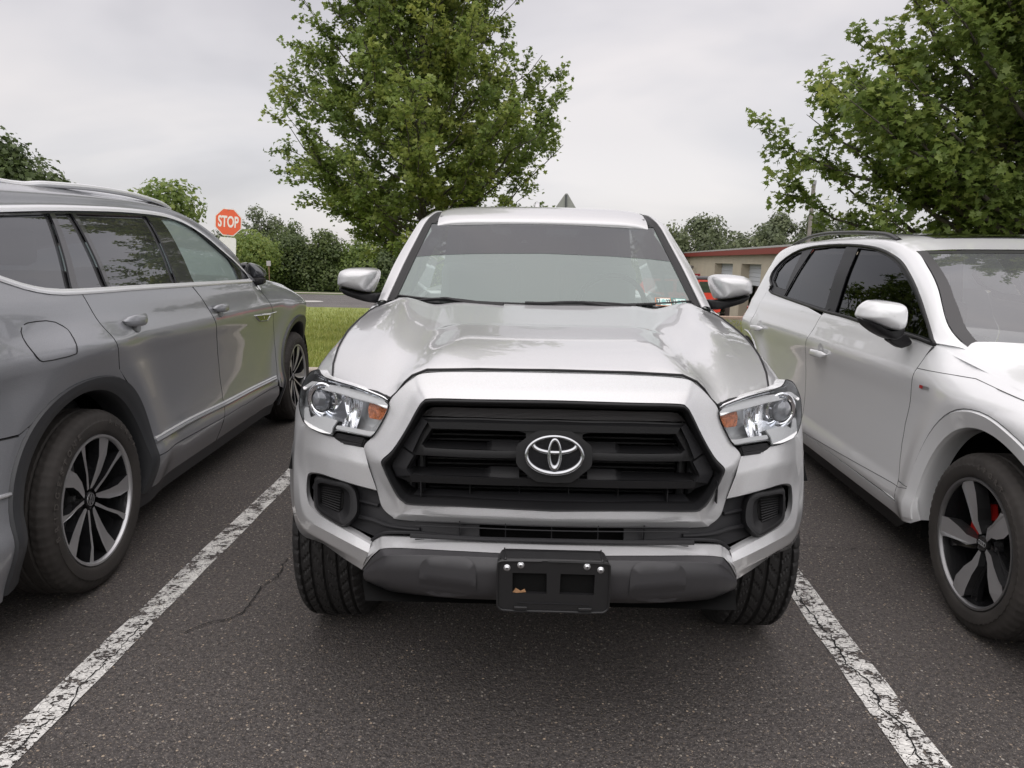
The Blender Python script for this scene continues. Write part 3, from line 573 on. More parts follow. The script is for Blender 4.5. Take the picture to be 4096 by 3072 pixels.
for s in (1, -1):
    S = lambda L: [(s * x, y, z) for x, y, z in L]
    fb = loft('bumper_corner', [S(off_s(C0_, .02)), S(C0_), S(C1_), S(C2_), S(C3_), S(C3b)], SIL, T, nu=90, nv=31, out=(0, -1, 0), angle=30)
    # flank behind the outer edge, wrapping to the wheel arch
    E0 = C3b[3:]
    back = [(-.70, .48, .90), (-.80, .52, .92), (-.862, .60, .84), (-.872, .62, .70), (-.868, .60, .56), (-.82, .55, .47), (-.70, .45, .43), (-.60, .40, .43), (-.52, .30, .43)]
    loft('bumper_flank', [S(E0), S(mid(E0, back, .5, -.004)), S(back)], SIL, T, nu=40, nv=13, lin_v=False, out=(-s, 0, 0), angle=50)
    # ---- lower valance insert behind the fog pocket
    lb = zx([(-0.5787,0.2087,0.7399), (-0.4956,0.1582,0.7178), (-0.4746,0.1373,0.6775), (-0.4353,0.1088,0.6532), (-0.3478,0.0771,0.6518), (-0.2717,0.0592,0.6568), (-0.1975,0.0459,0.6601), (-0.1956,0.0237,0.6193), (-0.2695,0.0391,0.6206), (-0.423,0.0801,0.6095), (-0.4552,0.0916,0.604), (-0.4992,0.1109,0.583), (-0.5675,0.15,0.5937), (-0.6829,0.2423,0.605), (-0.7399,0.3287,0.6506), (-0.7152,0.322,0.7098)])
    panel('valance_insert', [(s * x, z) for x, z in lb], lambda x, z: (x, truck_front(x, z) + .035, z), BLK2, T, step=.04, bstep=.02, out=(0, -1, 0), solid=.01)
    for P_, r_ in (([(-0.5555,0.2051,0.6657), (-0.5195,0.1849,0.6667), (-0.491,0.17,0.6662)], .006), ([(-0.5528,0.1816,0.6269), (-0.5061,0.156,0.6275), (-0.4586,0.1301,0.6225), (-0.4094,0.1107,0.6234), (-0.3618,0.0961,0.6264)], .006), ([(-0.568,0.2282,0.7134), (-0.5268,0.2038,0.7133)], .004), ([(-0.5045,0.1353,0.5748), (-0.4808,0.1244,0.596), (-0.4477,0.1119,0.6088), (-0.3603,0.0855,0.62), (-0.272,0.0628,0.6224), (-0.1973,0.0491,0.6242)], .005)):
        tube('valance_rib', S(cat1(P_, 24)), r_, BLK2, T, 8)
    # ---- fog lamp blank
    f0 = [(-0.7281,0.3491,0.6822), (-0.7095,0.333,0.6964), (-0.6489,0.2767,0.7058), (-0.5912,0.233,0.7099), (-0.5596,0.2076,0.6901), (-0.5516,0.177,0.6334), (-0.5897,0.1846,0.5916), (-0.624,0.2095,0.5852), (-0.6965,0.2751,0.5984), (-0.7208,0.3112,0.6229)]
    f1 = [(-0.7071,0.2955,0.6933), (-0.6885,0.2792,0.7057), (-0.6368,0.2319,0.7133), (-0.5854,0.1941,0.7157), (-0.5586,0.1736,0.6996), (-0.5505,0.1485,0.6501), (-0.5814,0.1484,0.615), (-0.6078,0.165,0.6111), (-0.6797,0.2326,0.6204), (-0.701,0.2663,0.6413)]
    f2 = [(-0.6998,0.284,0.6877), (-0.6809,0.2662,0.6982), (-0.6358,0.2273,0.7036), (-0.5988,0.1997,0.7062), (-0.5768,0.1808,0.6907), (-0.5745,0.1593,0.6455), (-0.5923,0.1587,0.6229), (-0.611,0.1705,0.6204), (-0.6759,0.2318,0.6309), (-0.693,0.2594,0.6481)]
    f3 = [(-0.6904,0.2974,0.6751), (-0.6812,0.2902,0.6794), (-0.6448,0.2591,0.6841), (-0.6145,0.2363,0.6878), (-0.6046,0.2248,0.677), (-0.6031,0.208,0.6434), (-0.6138,0.2096,0.6314), (-0.6297,0.2198,0.6281), (-0.6799,0.2663,0.632), (-0.6858,0.2782,0.6439)]
    cl = lambda L: S(L + [L[0]])
    fo = loft('fog_lamp_cover', [cl(off_s(f0, .02)), cl(f0), cl(f1), cl(mid(f1, f2, .5, -.001)), cl(f2), cl(f3)], BLK, T, nu=80, nv=26, out=(0, -1, 0), angle=28)
    mb = MB(); mb.add(S(off_s(f3, .001)), [tuple(range(10))]); mb.build('recess', DARK, fo, smooth=False)
    fm = MB()
    for i in range(9):
        t = i / 8.; A = np.array(f3[0]) * (1 - t) + np.array(f3[8]) * t; B = np.array(f3[4]) * (1 - t) + np.array(f3[6]) * t
        B = np.array(f3[3]) * (1 - t) + np.array(f3[6]) * t
        fm.tube([(s * A[0], A[1] - .003, A[2]), (s * B[0], B[1] - .003, B[2])], .0022, 6)
    fm.build('louvre', BLK, fo)
    # ---- louvred trim under the headlamp
    v0 = [(-0.6353,0.2711,0.8515), (-0.5842,0.2336,0.8535), (-0.5291,0.2002,0.8557), (-0.5422,0.2025,0.8285), (-0.5736,0.2216,0.8273), (-0.6033,0.2418,0.8264), (-0.6325,0.265,0.8316), (-0.6445,0.2761,0.8379)]
    vo = panel('headlight_trim', chaik([(s * p[0], p[2]) for p in v0], 1, q=.2), lambda x, z: (x, truck_front(x, z) + .004, z), BLK, T, step=.02, bstep=.006, out=(0, -1, 0), solid=.03)
    fm = MB()
    for i in range(6):
        t = (i + .5) / 6; A = np.array(v0[0]) * (1 - t) + np.array(v0[6]) * t if t < .6 else np.array(v0[6]) * (1 - (t - .6) / .4) + np.array(v0[5]) * (t - .6) / .4
        B = np.array(v0[2]) * (1 - t) + np.array(v0[3]) * t
        A, B = A * .94 + B * .06, A * .06 + B * .94; fm.tube([(s * A[0], A[1] - .004, A[2]), (s * B[0], B[1] - .004, B[2])], .0024, 6)
    fm.build('louvre', BLK2, vo)
# ---- lower mesh between surround and beam
mb = MB(); mb.box((-.36, .12, .50), (.36, .14, .68)); mb.build('lower_intake', DARK, T)
tube('intake_bar', cat1([(-.38, .045, .628), (-.2, .025, .632), (0, .02, .634), (.2, .025, .632), (.38, .045, .628)], 20), .0065, BLK2, T, 8)
mb = MB()
for z in (.652, .664, .604, .612): mb.tube(cat1([(-.37, .06, z), (0, .035, z + .004), (.37, .06, z)], 12), .0018, 5)
for i in range(-2, 3): mb.box((i * .125 - .0012, .055, .59), (i * .125 + .0012, .07, .665))
mb.build('intake_mesh', BLK2, T)
# ---- bumper beam, silver top and black cover
S0 = [(-0.509,0.1555,0.5618), (-0.4871,0.1448,0.5807), (-0.451,0.1289,0.5938), (-0.2732,0.0752,0.6123), (-0.124,0.0515,0.615), (-0.0029,0.0453,0.6154)]
S1 = [(-0.5034,0.1247,0.5715), (-0.4815,0.1125,0.59), (-0.4446,0.095,0.6037), (-0.2703,0.0471,0.6204), (-0.1234,0.0244,0.6232), (-0.0041,0.0183,0.6236)]
S2 = [(-0.5074,0.0848,0.5459), (-0.4741,0.0626,0.5773), (-0.4344,0.0401,0.5973), (-0.2646,-0.0091,0.6154), (-0.1219,-0.0295,0.6204), (-0.006,-0.0352,0.6212)]
S2b = [(-0.5347,0.134,0.4865), (-0.4816,0.0619,0.5676), (-0.434,0.0339,0.5965), (-0.2639,-0.0156,0.6148), (-0.1217,-0.0359,0.6198), (-0.0062,-0.0416,0.6206)]
loft('bumper_beam', [L_[::-1] for L_ in (S0, S1, mid(S1, S2, .5, -.002), S2, S2b)], SIL, T, nu=70, nv=17, mirror=True, out=(0, -1, .5), angle=25)
K1 = [(-0.5321,0.1327,0.4856), (-0.477,0.0578,0.5684), (-0.4328,0.0314,0.596), (-0.2637,-0.018,0.6143), (-0.1217,-0.0382,0.6194), (-0.0063,-0.0439,0.6201)]
K2 = [(-0.5224,0.1059,0.4965), (-0.4594,0.0258,0.5645), (-0.4074,-0.0086,0.5914), (-0.2604,-0.0504,0.611), (-0.1208,-0.0692,0.6179), (-0.0073,-0.0741,0.6198)]
K3 = [(-0.5254,0.1095,0.4817), (-0.4647,0.0226,0.5337), (-0.4062,-0.0178,0.552), (-0.2589,-0.0627,0.5712), (-0.1198,-0.0848,0.5816), (-0.007,-0.0906,0.5856)]
K4 = [(-0.5258,0.1349,0.4533), (-0.4688,0.0571,0.4759), (-0.4127,0.0155,0.4839), (-0.2612,-0.0373,0.4989), (-0.1191,-0.0612,0.5092), (-0.0041,-0.0675,0.5137)]
K5 = [(-0.5403,0.2609,0.3863), (-0.4929,0.2112,0.3941), (-0.4388,0.1586,0.4065), (-0.2741,0.0916,0.4279), (-0.1212,0.0584,0.4429), (0.002,0.0504,0.4484)]
BLK3 = mat('bumper_cover_plastic', (.040, .039, .042), .48, bump=(600, .2, .001))
bc = loft('bumper_cover', [L_[::-1] for L_ in (K1, mid(K1, K2, .6, -.004), K2, K3, K4, K5)], BLK3, T, nu=100, nv=41, lin_v=False, mirror=True, out=(0, -1, 0), angle=60)
for s in (1, -1):
    S = lambda L: [(s * x, y, z) for x, y, z in L]
    p1 = [(-0.3484,-0.0189,0.4873), (-0.3436,-0.0428,0.5652), (-0.342,-0.0407,0.5886), (-0.3212,-0.0384,0.6079), (-0.2709,-0.0496,0.6137), (-0.2196,-0.0596,0.6169), (-0.1978,-0.0731,0.6033), (-0.1949,-0.0769,0.5777), (-0.1945,-0.057,0.5069)]
    padf = lambda x, z: (x, truck_front(x, z) + lerp_tab([(.50, -.072), (.55, -.0935), (.605, -.0900), (.625, -.080)], z), z)
    pp = chaik([(p[0], p[2]) for p in S(p1)], 2); pd = panel('cover_pad', pp, padf, BLK3, bc, step=.02, bstep=.01, out=(0, -1, 0), angle=70)
# under-tray closes the gap below the beam
mb = MB(); mb.add([(-.62, .45, .40), (.62, .45, .40), (.5, .02, .45), (-.5, .02, .45), (-.62, 1.2, .34), (.62, 1.2, .34)], [(0, 1, 2, 3), (4, 5, 1, 0)]); mb.build('under_tray', DARK, T)
# ---- number plate holder
o0 = [(-0.0089,-0.1085,0.6333), (-0.1201,-0.1031,0.6322), (-0.1343,-0.1028,0.6303), (-0.1395,-0.106,0.6244), (-0.1395,-0.1167,0.5185), (-0.1363,-0.1162,0.5074), (-0.1226,-0.1168,0.499), (-0.0057,-0.1232,0.5003)]
h1 = [(-0.1025,-0.1156,0.6001), (-0.0171,-0.1198,0.6005), (-0.0163,-0.1209,0.5465), (-0.1014,-0.1167,0.5457)]
yh = o0[0][1]
PLT = mat('plate_holder_plastic', (.016, .016, .017), .4, bump=(300, .1, .001))
ph = panel('plate_holder', sym(zx(o0)), lambda x, z: (x, yh, z), PLT, T, step=.05, bstep=.01, holes=[zx(h1), mx2(zx(h1))], out=(0, -1, 0), solid=.012)
loft('plate_holder_hood', [[(-0.0063,-0.036,0.6326), (-0.115,-0.0315,0.6308), (-0.1255,-0.0314,0.6293), (-0.1331,-0.0336,0.6245), (-0.1418,-0.057,0.6141)], [(x, yh + .001, z) for x, y, z in [(-0.0089,-0.108,0.6341), (-0.1134,-0.1034,0.6329), (-0.1201,-0.1031,0.6322), (-0.1343,-0.1028,0.6303), (-0.1394,-0.1065,0.6236)]]], PLT, ph, nu=30, nv=5, mirror=True, out=(0, 0, 1), solid=.004)
fr_ = sym([(x * .985, z + (.004 if z < .5 else -.004)) for x, z in zx(o0)]); tube('plate_holder_rim', [(x, yh - .002, z) for x, z in dens(chaik(sym(zx(o0)), 1), .02)] , .0028, PLT, ph, 6)
mb = MB(); mb.box((-.135, yh + .0125, .50), (.135, yh + .02, .63)); mb.build('holder_back', DARK, ph)
for p in [(-0.1161,-0.1173,0.613), (-0.0821,-0.1156,0.6209)]:
    for s in (1, -1):
        sc = lathe('screw', [(.0001, -.004), (.0035, -.004), (.0062, -.002), (.0068, 0.), (.0085, .001)], 'y', (s * p[0], yh - .001, p[2]), CHR2, ph, 20)
        sl_ = MB(); sl_.box((s * p[0] - .003, yh - .0056, p[2] - .0007), (s * p[0] + .003, yh - .0046, p[2] + .0007)); sl_.box((s * p[0] - .0007, yh - .0058, p[2] - .003), (s * p[0] + .0007, yh - .0048, p[2] + .003)); sl_.build('slot', GAP, sc, smooth=False)
a_ = h1[3]; lf = MB(); lf.add([(a_[0], yh + .004, a_[2] + .001), (a_[0] + .012, yh + .001, a_[2] + .001), (a_[0] + .034, yh + .004, a_[2] + .002), (a_[0] + .030, yh + .008, a_[2] + .009), (a_[0] + .02, yh + .003, a_[2] + .006), (a_[0] + .008, yh + .008, a_[2] + .011)], [(0, 1, 5), (1, 4, 5), (1, 2, 4), (2, 3, 4)])
tag(lf.build('dry_leaf', mat('dead_leaf', (.28, .15, .07), .8), None, smooth=False), 'small curled brown leaf caught in the left window of the empty plate holder', 'leaf').matrix_world = truck.matrix_basis.copy() if False else Matrix.Translation((.114, 1.762, 0)) @ Matrix.Rotation(-R(.82), 4, 'Z')
z0_ = [(-0.0891,-0.1217,0.5218), (-0.0972,-0.1196,0.5038), (-0.0636,-0.1227,0.5129)]
mb = MB(); mb.box((z0_[0][0], yh - .0028, z0_[0][2] - .001), (-z0_[0][0], yh + .001, z0_[0][2] + .001)); mb.build('holder_ledge', BLK2, ph)
for s in (1, -1):
    mb = MB(); xa, xb = sorted((s * z0_[1][0], s * z0_[2][0])); mb.box((xa, yh - .006, z0_[1][2]), (xb, yh + .001, z0_[2][2])); mb.build('holder_clip', PLT, ph, bevel=.002)

# ---- headlamps
LENS = glass('headlamp_lens', (.98, .99, 1.), 1.28, .0)
HCH = mat('reflector_chrome', (.95, .96, .97), .22, .45, bump=(38, .22, .006))
HCH2 = mat('fluted_chrome', (.88, .89, .91), .06, 1.)
WHT = mat('white_light_guide', (.97, .975, .98), .4, .0)
AMB = mat('amber_reflector', (.66, .20, .07), .2, .2, 1., bump=(70, 1., .02))
HGR = mat('lamp_housing_grey', (.5, .51, .52), .3, .5)
for s in (1, -1):
    S = lambda L: [(s * x, y, z) for x, y, z in L]
    hp = [(-0.4607,0.1827,0.9581), (-0.4631,0.1806,0.9448), (-0.4758,0.1801,0.9178), (-0.5009,0.1831,0.8747), (-0.515,0.1877,0.8617), (-0.5296,0.1957,0.8615), (-0.5827,0.2282,0.8616), (-0.6368,0.2677,0.8591), (-0.6447,0.2707,0.8405), (-0.6888,0.3107,0.8378), (-0.74,0.3677,0.8404), (-0.7783,0.4195,0.8473), (-0.7958,0.4488,0.8642), (-0.808,0.4725,0.8868), (-0.8055,0.4757,0.9197), (-0.7956,0.468,0.9528), (-0.7778,0.4481,0.9787), (-0.7582,0.4271,1.001), (-0.7395,0.4073,1.014), (-0.7113,0.3778,1.023), (-0.7028,0.3651,1.012), (-0.6877,0.3476,1.005), (-0.6577,0.3185,1.002), (-0.5688,0.2496,0.9945), (-0.494,0.2035,0.9789), (-0.4672,0.1884,0.9695)]
    hp = [tuple(p) for p in chaik(hp, 1, q=.18)]; hp = [(x, truck_front(x, z), z) for x, y, z in hp]
    cen = np.mean(hp, 0)
    hl = loft('headlight', [S(hp + [hp[0]]), S([tuple(cen + (np.array(p) - cen) * .97 + np.array([0, .02, 0])) for p in hp + [hp[0]]]), S([tuple(cen + (np.array(p) - cen) * .90 + np.array([0, .07, 0])) for p in hp + [hp[0]]]), S([tuple(cen + (np.array(p) - cen) * .02 + np.array([0, .085, 0])) for p in hp + [hp[0]]])], HCH, T, nu=120, nv=16, lin_u=True, out=(0, -1, 0), angle=50)
    panel('lens', [(s * p[0], p[2]) for p in hp], lambda x, z: (x, truck_front(x, z) - .003, z), LENS, hl, step=.03, bstep=.012, out=(0, -1, 0), angle=180)
    def band(nm, o, d, m_, th=.012, tilt=0.):
        P = chaik([(s * p[0], p[2]) for p in o], 1, q=.12); pf = np.polyfit([abs(p[0]) for p in o], [p[2] for p in o], 1)
        return panel(nm, P, lambda x, z: (x, truck_front(x, z) + d + tilt * (z - (pf[0] * abs(x) + pf[1])), z), m_, hl, step=.03, bstep=.012, out=(0, -1, 0), solid=th)
    band('light_guide', [(-0.7849,0.4523,0.9541), (-0.7477,0.4076,0.9776), (-0.6284,0.2888,0.9818), (-0.5302,0.2218,0.9762), (-0.4883,0.1984,0.9698), (-0.4636,0.1839,0.9578), (-0.4665,0.1835,0.9506), (-0.5039,0.203,0.9571), (-0.5481,0.2281,0.96), (-0.6276,0.2841,0.9658), (-0.7303,0.3833,0.965), (-0.7415,0.3975,0.9685), (-0.7755,0.4377,0.9496)], .008, WHT, .004, 1.4)
    band('light_guide', [(-0.789,0.4423,0.8825), (-0.7716,0.4186,0.8888), (-0.7482,0.3831,0.8672), (-0.7255,0.3581,0.8787), (-0.6377,0.2734,0.8834), (-0.651,0.2805,0.8634), (-0.6508,0.2771,0.8467), (-0.689,0.312,0.8436), (-0.743,0.3722,0.8447), (-0.7712,0.4104,0.8514)], .012, WHT, .004, 1.1)
    band('light_guide', [(-0.6351,0.2691,0.8725), (-0.5734,0.2248,0.8753), (-0.5263,0.1965,0.8746), (-0.5028,0.1844,0.8765), (-0.5142,0.1883,0.8665), (-0.5297,0.1967,0.8662), (-0.5829,0.2293,0.8664), (-0.6359,0.268,0.8642)], .006, WHT, .004, 1.4)
    band('lamp_bezel', [(-0.7903,0.4541,0.9279), (-0.7636,0.4224,0.9545), (-0.7412,0.3964,0.9651), (-0.751,0.403,0.9422), (-0.753,0.3969,0.9038), (-0.7506,0.3903,0.8872), (-0.7295,0.3629,0.8794), (-0.7469,0.3819,0.8693), (-0.7717,0.4188,0.8897), (-0.7893,0.4438,0.8877)], .035, HGR)
    band('lamp_bezel', [(-0.6405,0.2952,0.9685), (-0.6142,0.2743,0.9679), (-0.616,0.2693,0.9418), (-0.6086,0.2571,0.9125), (-0.6042,0.2523,0.9052), (-0.6113,0.2517,0.8781), (-0.6451,0.2791,0.8811), (-0.7255,0.3581,0.8787), (-0.7008,0.3341,0.8935), (-0.6464,0.2868,0.9119), (-0.6263,0.2764,0.9385), (-0.6315,0.2859,0.9603)], .032, HCH2)
    pc = [(-0.6981,0.3692,0.9294)][0]; rr = .0345
    nd = Vector((s * pc[0] * .35, -1, .05)).normalized()
    def disc(nm, prof, m_):
        o = lathe(nm, [(r_, d_) for r_, d_ in prof], 'y', (0, 0, 0), m_, hl, 40, angle=40)
        o.matrix_local = Matrix.Translation((s * pc[0], pc[1], pc[2])) @ Matrix.Rotation(math.atan2(s * (pc[0]) * -.55, 1) * -1, 4, 'Z')
        return o
    disc('projector_ring', [(.060, .03), (.056, -.006), (.052, -.008), (.050, .0), (.046, -.004), (.041, -.012), (.038, -.010), (.036, .01)], HCH2)
    disc('projector_lens', [(.0355, .0)] + [(.0355 * math.cos(a), -.024 * math.sin(a) - .002) for a in np.linspace(.1, 1.57, 9)], mat('projector_glass', (.23, .24, .26), .04, .25, 1.))
    # fluted reflector in the middle
    n = 40; A = np.array([(-0.6256,0.3252,0.9563), (-0.548,0.271,0.9515)]); B = np.array([(-0.6188,0.3003,0.8681), (-0.5701,0.2663,0.8687)]); V = []
    for j in range(7):
        for i in range(n):
            t = i / (n - 1); u = j / 6; P = (A[0] * (1 - t) + A[1] * t) * (1 - u) + (B[0] * (1 - t) + B[1] * t) * u
            P = P + np.array([0, .018 * (2 * u - 1) ** 2 * -1 + .007 * math.sin(t * 30) + .004 * math.sin(t * 11 + u * 5), 0]); V.append((s * P[0], P[1], P[2]))
    mesh_obj('fluted_reflector', V, [(j * n + i, j * n + i + 1, (j + 1) * n + i + 1, (j + 1) * n + i) for j in range(6) for i in range(n - 1)], HCH2, hl, out=(0, -1, 0), angle=180)
    band('turn_signal', [(-0.5194,0.2118,0.9598), (-0.4647,0.1827,0.9508), (-0.4743,0.1816,0.9272), (-0.4913,0.1852,0.9073), (-0.5274,0.2042,0.9078), (-0.532,0.2118,0.9308), (-0.5289,0.2139,0.9469)], .024, AMB, .01)
    gm = MB()
    for k_ in range(5):
        P1 = [(-0.5339,0.2363,0.9454), (-0.4704,0.2036,0.9438), (-0.5342,0.2271,0.9041), (-0.4956,0.2063,0.9023)]; t = k_ / 4
        a = np.array(P1[0]) * (1 - t) + np.array(P1[2]) * t; b = np.array(P1[1]) * (1 - t) + np.array(P1[3]) * t; gm.tube([(s * a[0], a[1], a[2]), (s * b[0], b[1], b[2])], .0011, 5)
        a = np.array(P1[0]) * (1 - t) + np.array(P1[1]) * t; b = np.array(P1[2]) * (1 - t) + np.array(P1[3]) * t; gm.tube([(s * a[0], a[1], a[2]), (s * b[0], b[1], b[2])], .0009, 5)
    tube('lamp_gap', [(s * x, y - .001, z) for x, y, z in hp + [hp[0]]], .0016, GAP, hl, 6)
    for dz, dd in ((.0, .012), (.006, .016)):
        q_ = [(-0.7373,0.402,1.005), (-0.7066,0.3647,0.9961), (-0.6572,0.3159,0.9934), (-0.5684,0.2475,0.9874), (-0.4938,0.2017,0.9723), (-0.4669,0.1865,0.9621)]
        tube('lamp_trim', [(s * x, y + dd, z + dz) for x, y, z in cat1(q_, 30)], .0018, CHR, hl, 6)
# ---- wings, cab and load bed
hs_x = [(y, -x) for x, y in h_side]
def tk_xe(y): return smooth_tab(hs_x + [(1.45, .725)], y) + .003
def tk_x(y, z):
    base = smooth_tab([(.2, .80), (.35, .86), (.5, .878), (.68, .885), (.85, .872), (1.0, .862), (1.12, .845), (1.2, .82)], z) - .012
    r = math.hypot(y - .875, z - .375); base += .014 * math.exp(-((r - .47) / .08) ** 2)
    r = math.hypot(y - 3.95, z - .375); base += .022 * math.exp(-((r - .47) / .08) ** 2)
    if y < .85: base -= .55 * (.85 - y) ** 2
    return base
def tk_top(y):       # height of the wing / belt line
    if y < 1.28: x = tk_xe(y); return truck_hood(x, y) - .007
    return 1.163 + .006 * min(1, (y - 1.28))
def tk_side(s):
    def f(y, z):
        x = tk_x(y, z); zt = tk_top(y); xe = tk_xe(y) if y < 1.4 else .752
        xe = xe if y < 1.28 else xe + (.752 - xe) * sstep(1.28, 1.6, y) if y < 1.6 else .752
        w = .17
        if z > zt - w:
            t = (z - (zt - w)) / w; x = x + (xe - x) * t ** 2.3
        return (s * x, y, z)
    return f
def arc(cy, cz, r, a0, a1, n=20): return [(cy + r * math.cos(R(a0 + (a1 - a0) * i / n)), cz + r * math.sin(R(a0 + (a1 - a0) * i / n))) for i in range(n + 1)]
for s in (-1, 1):
    f = tk_side(s); O = (s, 0, 0)
    top = [(y, tk_top(y)) for y in np.arange(.52, 1.29, .05)]
    wing = top + [(1.30, 1.158), (1.36, 1.0), (1.36, .40), (1.32, .34)] + arc(.875, .375, .445, -5, 150, 24) + [(.49, .62), (.50, .93)]
    w = panel('front_wing', wing, f, SIL, T, step=.035, bstep=.02, out=O, solid=.006, angle=60)
    tube('arch_lip', [f(*p) for p in arc(.875, .375, .443, -5, 138, 40)], .009, SIL, w, 8)
    door = [(1.37, .40), (1.37, 1.0), (1.31, 1.158), (1.5, 1.163), (2.42, 1.168), (2.42, .40), (2.3, .34), (1.42, .34)]
    d1 = panel('door', door, f, SIL, T, step=.05, bstep=.04, out=O, solid=.006, angle=60)
    d2 = panel('door', [(2.43, .40), (2.43, 1.168), (3.12, 1.168), (3.12, .40), (3.05, .34), (2.5, .34)], f, SIL, T, step=.05, bstep=.04, out=O, solid=.006, angle=60)
    for dd, y0 in ((d1, 2.2), (d2, 2.95)):
        p = f(y0, 1.02); tube('handle', cat1([f(y0 - .09, 1.02), (p[0] + s * .035, y0 - .06, 1.02), (p[0] + s * .035, y0 + .06, 1.02), f(y0 + .09, 1.02)], 12), .012, SIL, dd, 8)
    mb = MB()
    bed = [(3.15, .42), (3.15, 1.15), (5.25, 1.15), (5.3, .6), (5.2, .42)] + arc(3.95, .375, .45, 6, 174, 24)
    panel('bed_side', bed, f, SIL, T, step=.05, bstep=.03, out=O, solid=.03, angle=60)
    sk = MB(); sk.box((s * .80 - .05, 1.3, .27), (s * .80 + .05, 3.5, .36)); sk.build('sill', BLK2, T, bevel=.02)
    wl = MB()
    for cy in (.875, 3.95):    # wheel-arch liners
        A = arc(cy, .375, .47, -10, 142, 24); n = len(A); V = [(s * .86, y, z) for y, z in A] + [(s * .50, y, z) for y, z in A]
        wl.add(V, [(i, i + 1, n + i + 1, n + i) for i in range(n - 1)]); wl.add([(s * .5, cy, .375)] + [(s * .5, y, z) for y, z in A], [(0, i + 1, i + 2) for i in range(n - 1)])
    wl.build('arch_liner', DARK, T)
    # greenhouse: pillars, side glass
    G_ = [(-0.663,1.408,1.177), (-0.6465,1.529,1.25), (-0.6264,1.684,1.341), (-0.6041,1.85,1.438), (-0.577,2.037,1.545)]
    T_ = [(-0.702,1.421,1.166), (-0.6877,1.555,1.245), (-0.6686,1.71,1.339), (-0.6438,1.878,1.439), (-0.6153,2.056,1.543)]
    T2 = [(x + .008, y + .002, z - .004) for x, y, z in T_]
    TX_ = [(-.592, 2.15, 1.588), (-.577, 2.3, 1.616), (-.570, 2.6, 1.630), (-.570, 3.12, 1.612)]
    P_ = [(-0.7432,1.42,1.167), (-0.7412,1.57,1.234), (-0.725,1.76,1.339), (-0.6953,1.95,1.447), (-0.6539,2.1,1.549)] + [(-.631, 2.2, 1.582), (-.612, 2.35, 1.612), (-.603, 2.6, 1.622), (-.603, 3.14, 1.603)]
    Q_ = [(x - .012, y + .08, z - .03) for x, y, z in P_]
    TT = T_ + TX_
    S = lambda L: [(-s * x if s > 0 else x, y, z) for x, y, z in L]
    S = (lambda L: [(-x, y, z) for x, y, z in L]) if s > 0 else (lambda L: list(L))
    loft('pillar_trim', [S(off_s(G_, -.002)), S([(x, y - .008, z + .004) for x, y, z in mid(G_, T_, .35)]), S([(x, y - .012, z + .006) for x, y, z in mid(G_, T_, .8)]), S(T_)], BLK, T, nu=30, nv=10, out=(0, -1, .5), angle=60)
    loft('pillar', [S([(x, y + .03, z - .01) for x, y, z in TT]), S([(x, y - .002, z + .004) for x, y, z in TT]), S([(x, y, z + .010) for x, y, z in mid(TT, P_, .35)]), S([(x, y, z + .007) for x, y, z in mid(TT, P_, .75)]), S(P_), S(Q_)], SIL, T, nu=60, nv=21, lin_v=False, out=(s, -1, .5), angle=180)
    RE = [(-.545, 2.045, 1.560), (-.545, 2.15, 1.603), (-.545, 2.3, 1.628), (-.545, 2.6, 1.638), (-.545, 3.12, 1.618)]
    TE = [T_[-1]] + TX_
    loft('roof_ditch_moulding', [S(RE), S([(x, y, z - .012) for x, y, z in mid(RE, TE, .5)]), S(TE)], BLK, T, nu=40, nv=9, lin_v=False, out=(0, 0, 1), angle=180)
    sg = [(s * .735, 1.50, 1.16), (s * .735, 3.12, 1.16), (s * .605, 3.10, 1.60), (s * .605, 2.3, 1.585), (s * .635, 2.05, 1.47)]
    mb = MB(); mb.add(sg, [(0, 1, 2, 3, 4)]); mb.build('side_window', glass('side_glass_tinted', (.35, .38, .37), 1.5, .05), T, smooth=False)
    mb = MB()
    mb.add([(s * .738, 2.36, 1.16), (s * .738, 2.44, 1.16), (s * .609, 2.47, 1.60), (s * .609, 2.41, 1.60)], [(0, 1, 2, 3)])
    mb.build('door_frame', BLK, T, solid=.01)
# roof
RY = [2.0, 2.04, 2.10, 2.2, 2.35, 2.6, 3.0, 3.15, 3.2]; RZ = [1.562, 1.588, 1.612, 1.640, 1.656, 1.664, 1.655, 1.635, 1.58]
rows = []
for y, z in zip(RY, RZ):
    rows.append([(0, y - .03, z), (-.15, y - .028, z - .001), (-.30, y - .022, z - .003), (-.42, y - .012, z - .006), (-.50, y, z - .014), (-.545, y + .005, z - .026)])
loft('roof', [[(x, y - .004, z - .02) for x, y, z in rows[0]]] + rows, SIL, T, nu=30, nv=50, lin_v=False, mirror=True, out=(0, 0, 1), angle=180)
# windscreen and what shows behind it
ws = [(0, 1.182), (-.2, 1.183), (-.4, 1.186), (-.55, 1.190), (-.655, 1.196)] + zx([(-0.6618,1.419,1.183), (-0.6465,1.529,1.25), (-0.6264,1.684,1.341), (-0.6041,1.85,1.438), (-0.5811,2.029,1.54)]) + [(-.40, 1.560), (-.2, 1.563), (0, 1.564)]
WSG = glass('windscreen_glass', (.60, .70, .66), 1.52, .07, 0, .26, (.50, .60, .56))
wsc = panel('windscreen', sym(ws), lambda x, z: (x, truck_screen(x, z), z), WSG, T, step=.05, bstep=.03, out=(0, -1, 1), angle=180)
bandp = zx([(-0.0038,1.663,1.396), (-0.3205,1.681,1.389), (-0.5194,1.715,1.379), (-0.6211,1.736,1.369)]) + [(-.588, 1.46), (-.57, 1.50)] + zx([(-0.5822,2.027,1.536)]) + [(-.40, 1.556), (-.2, 1.559), (0, 1.56)]
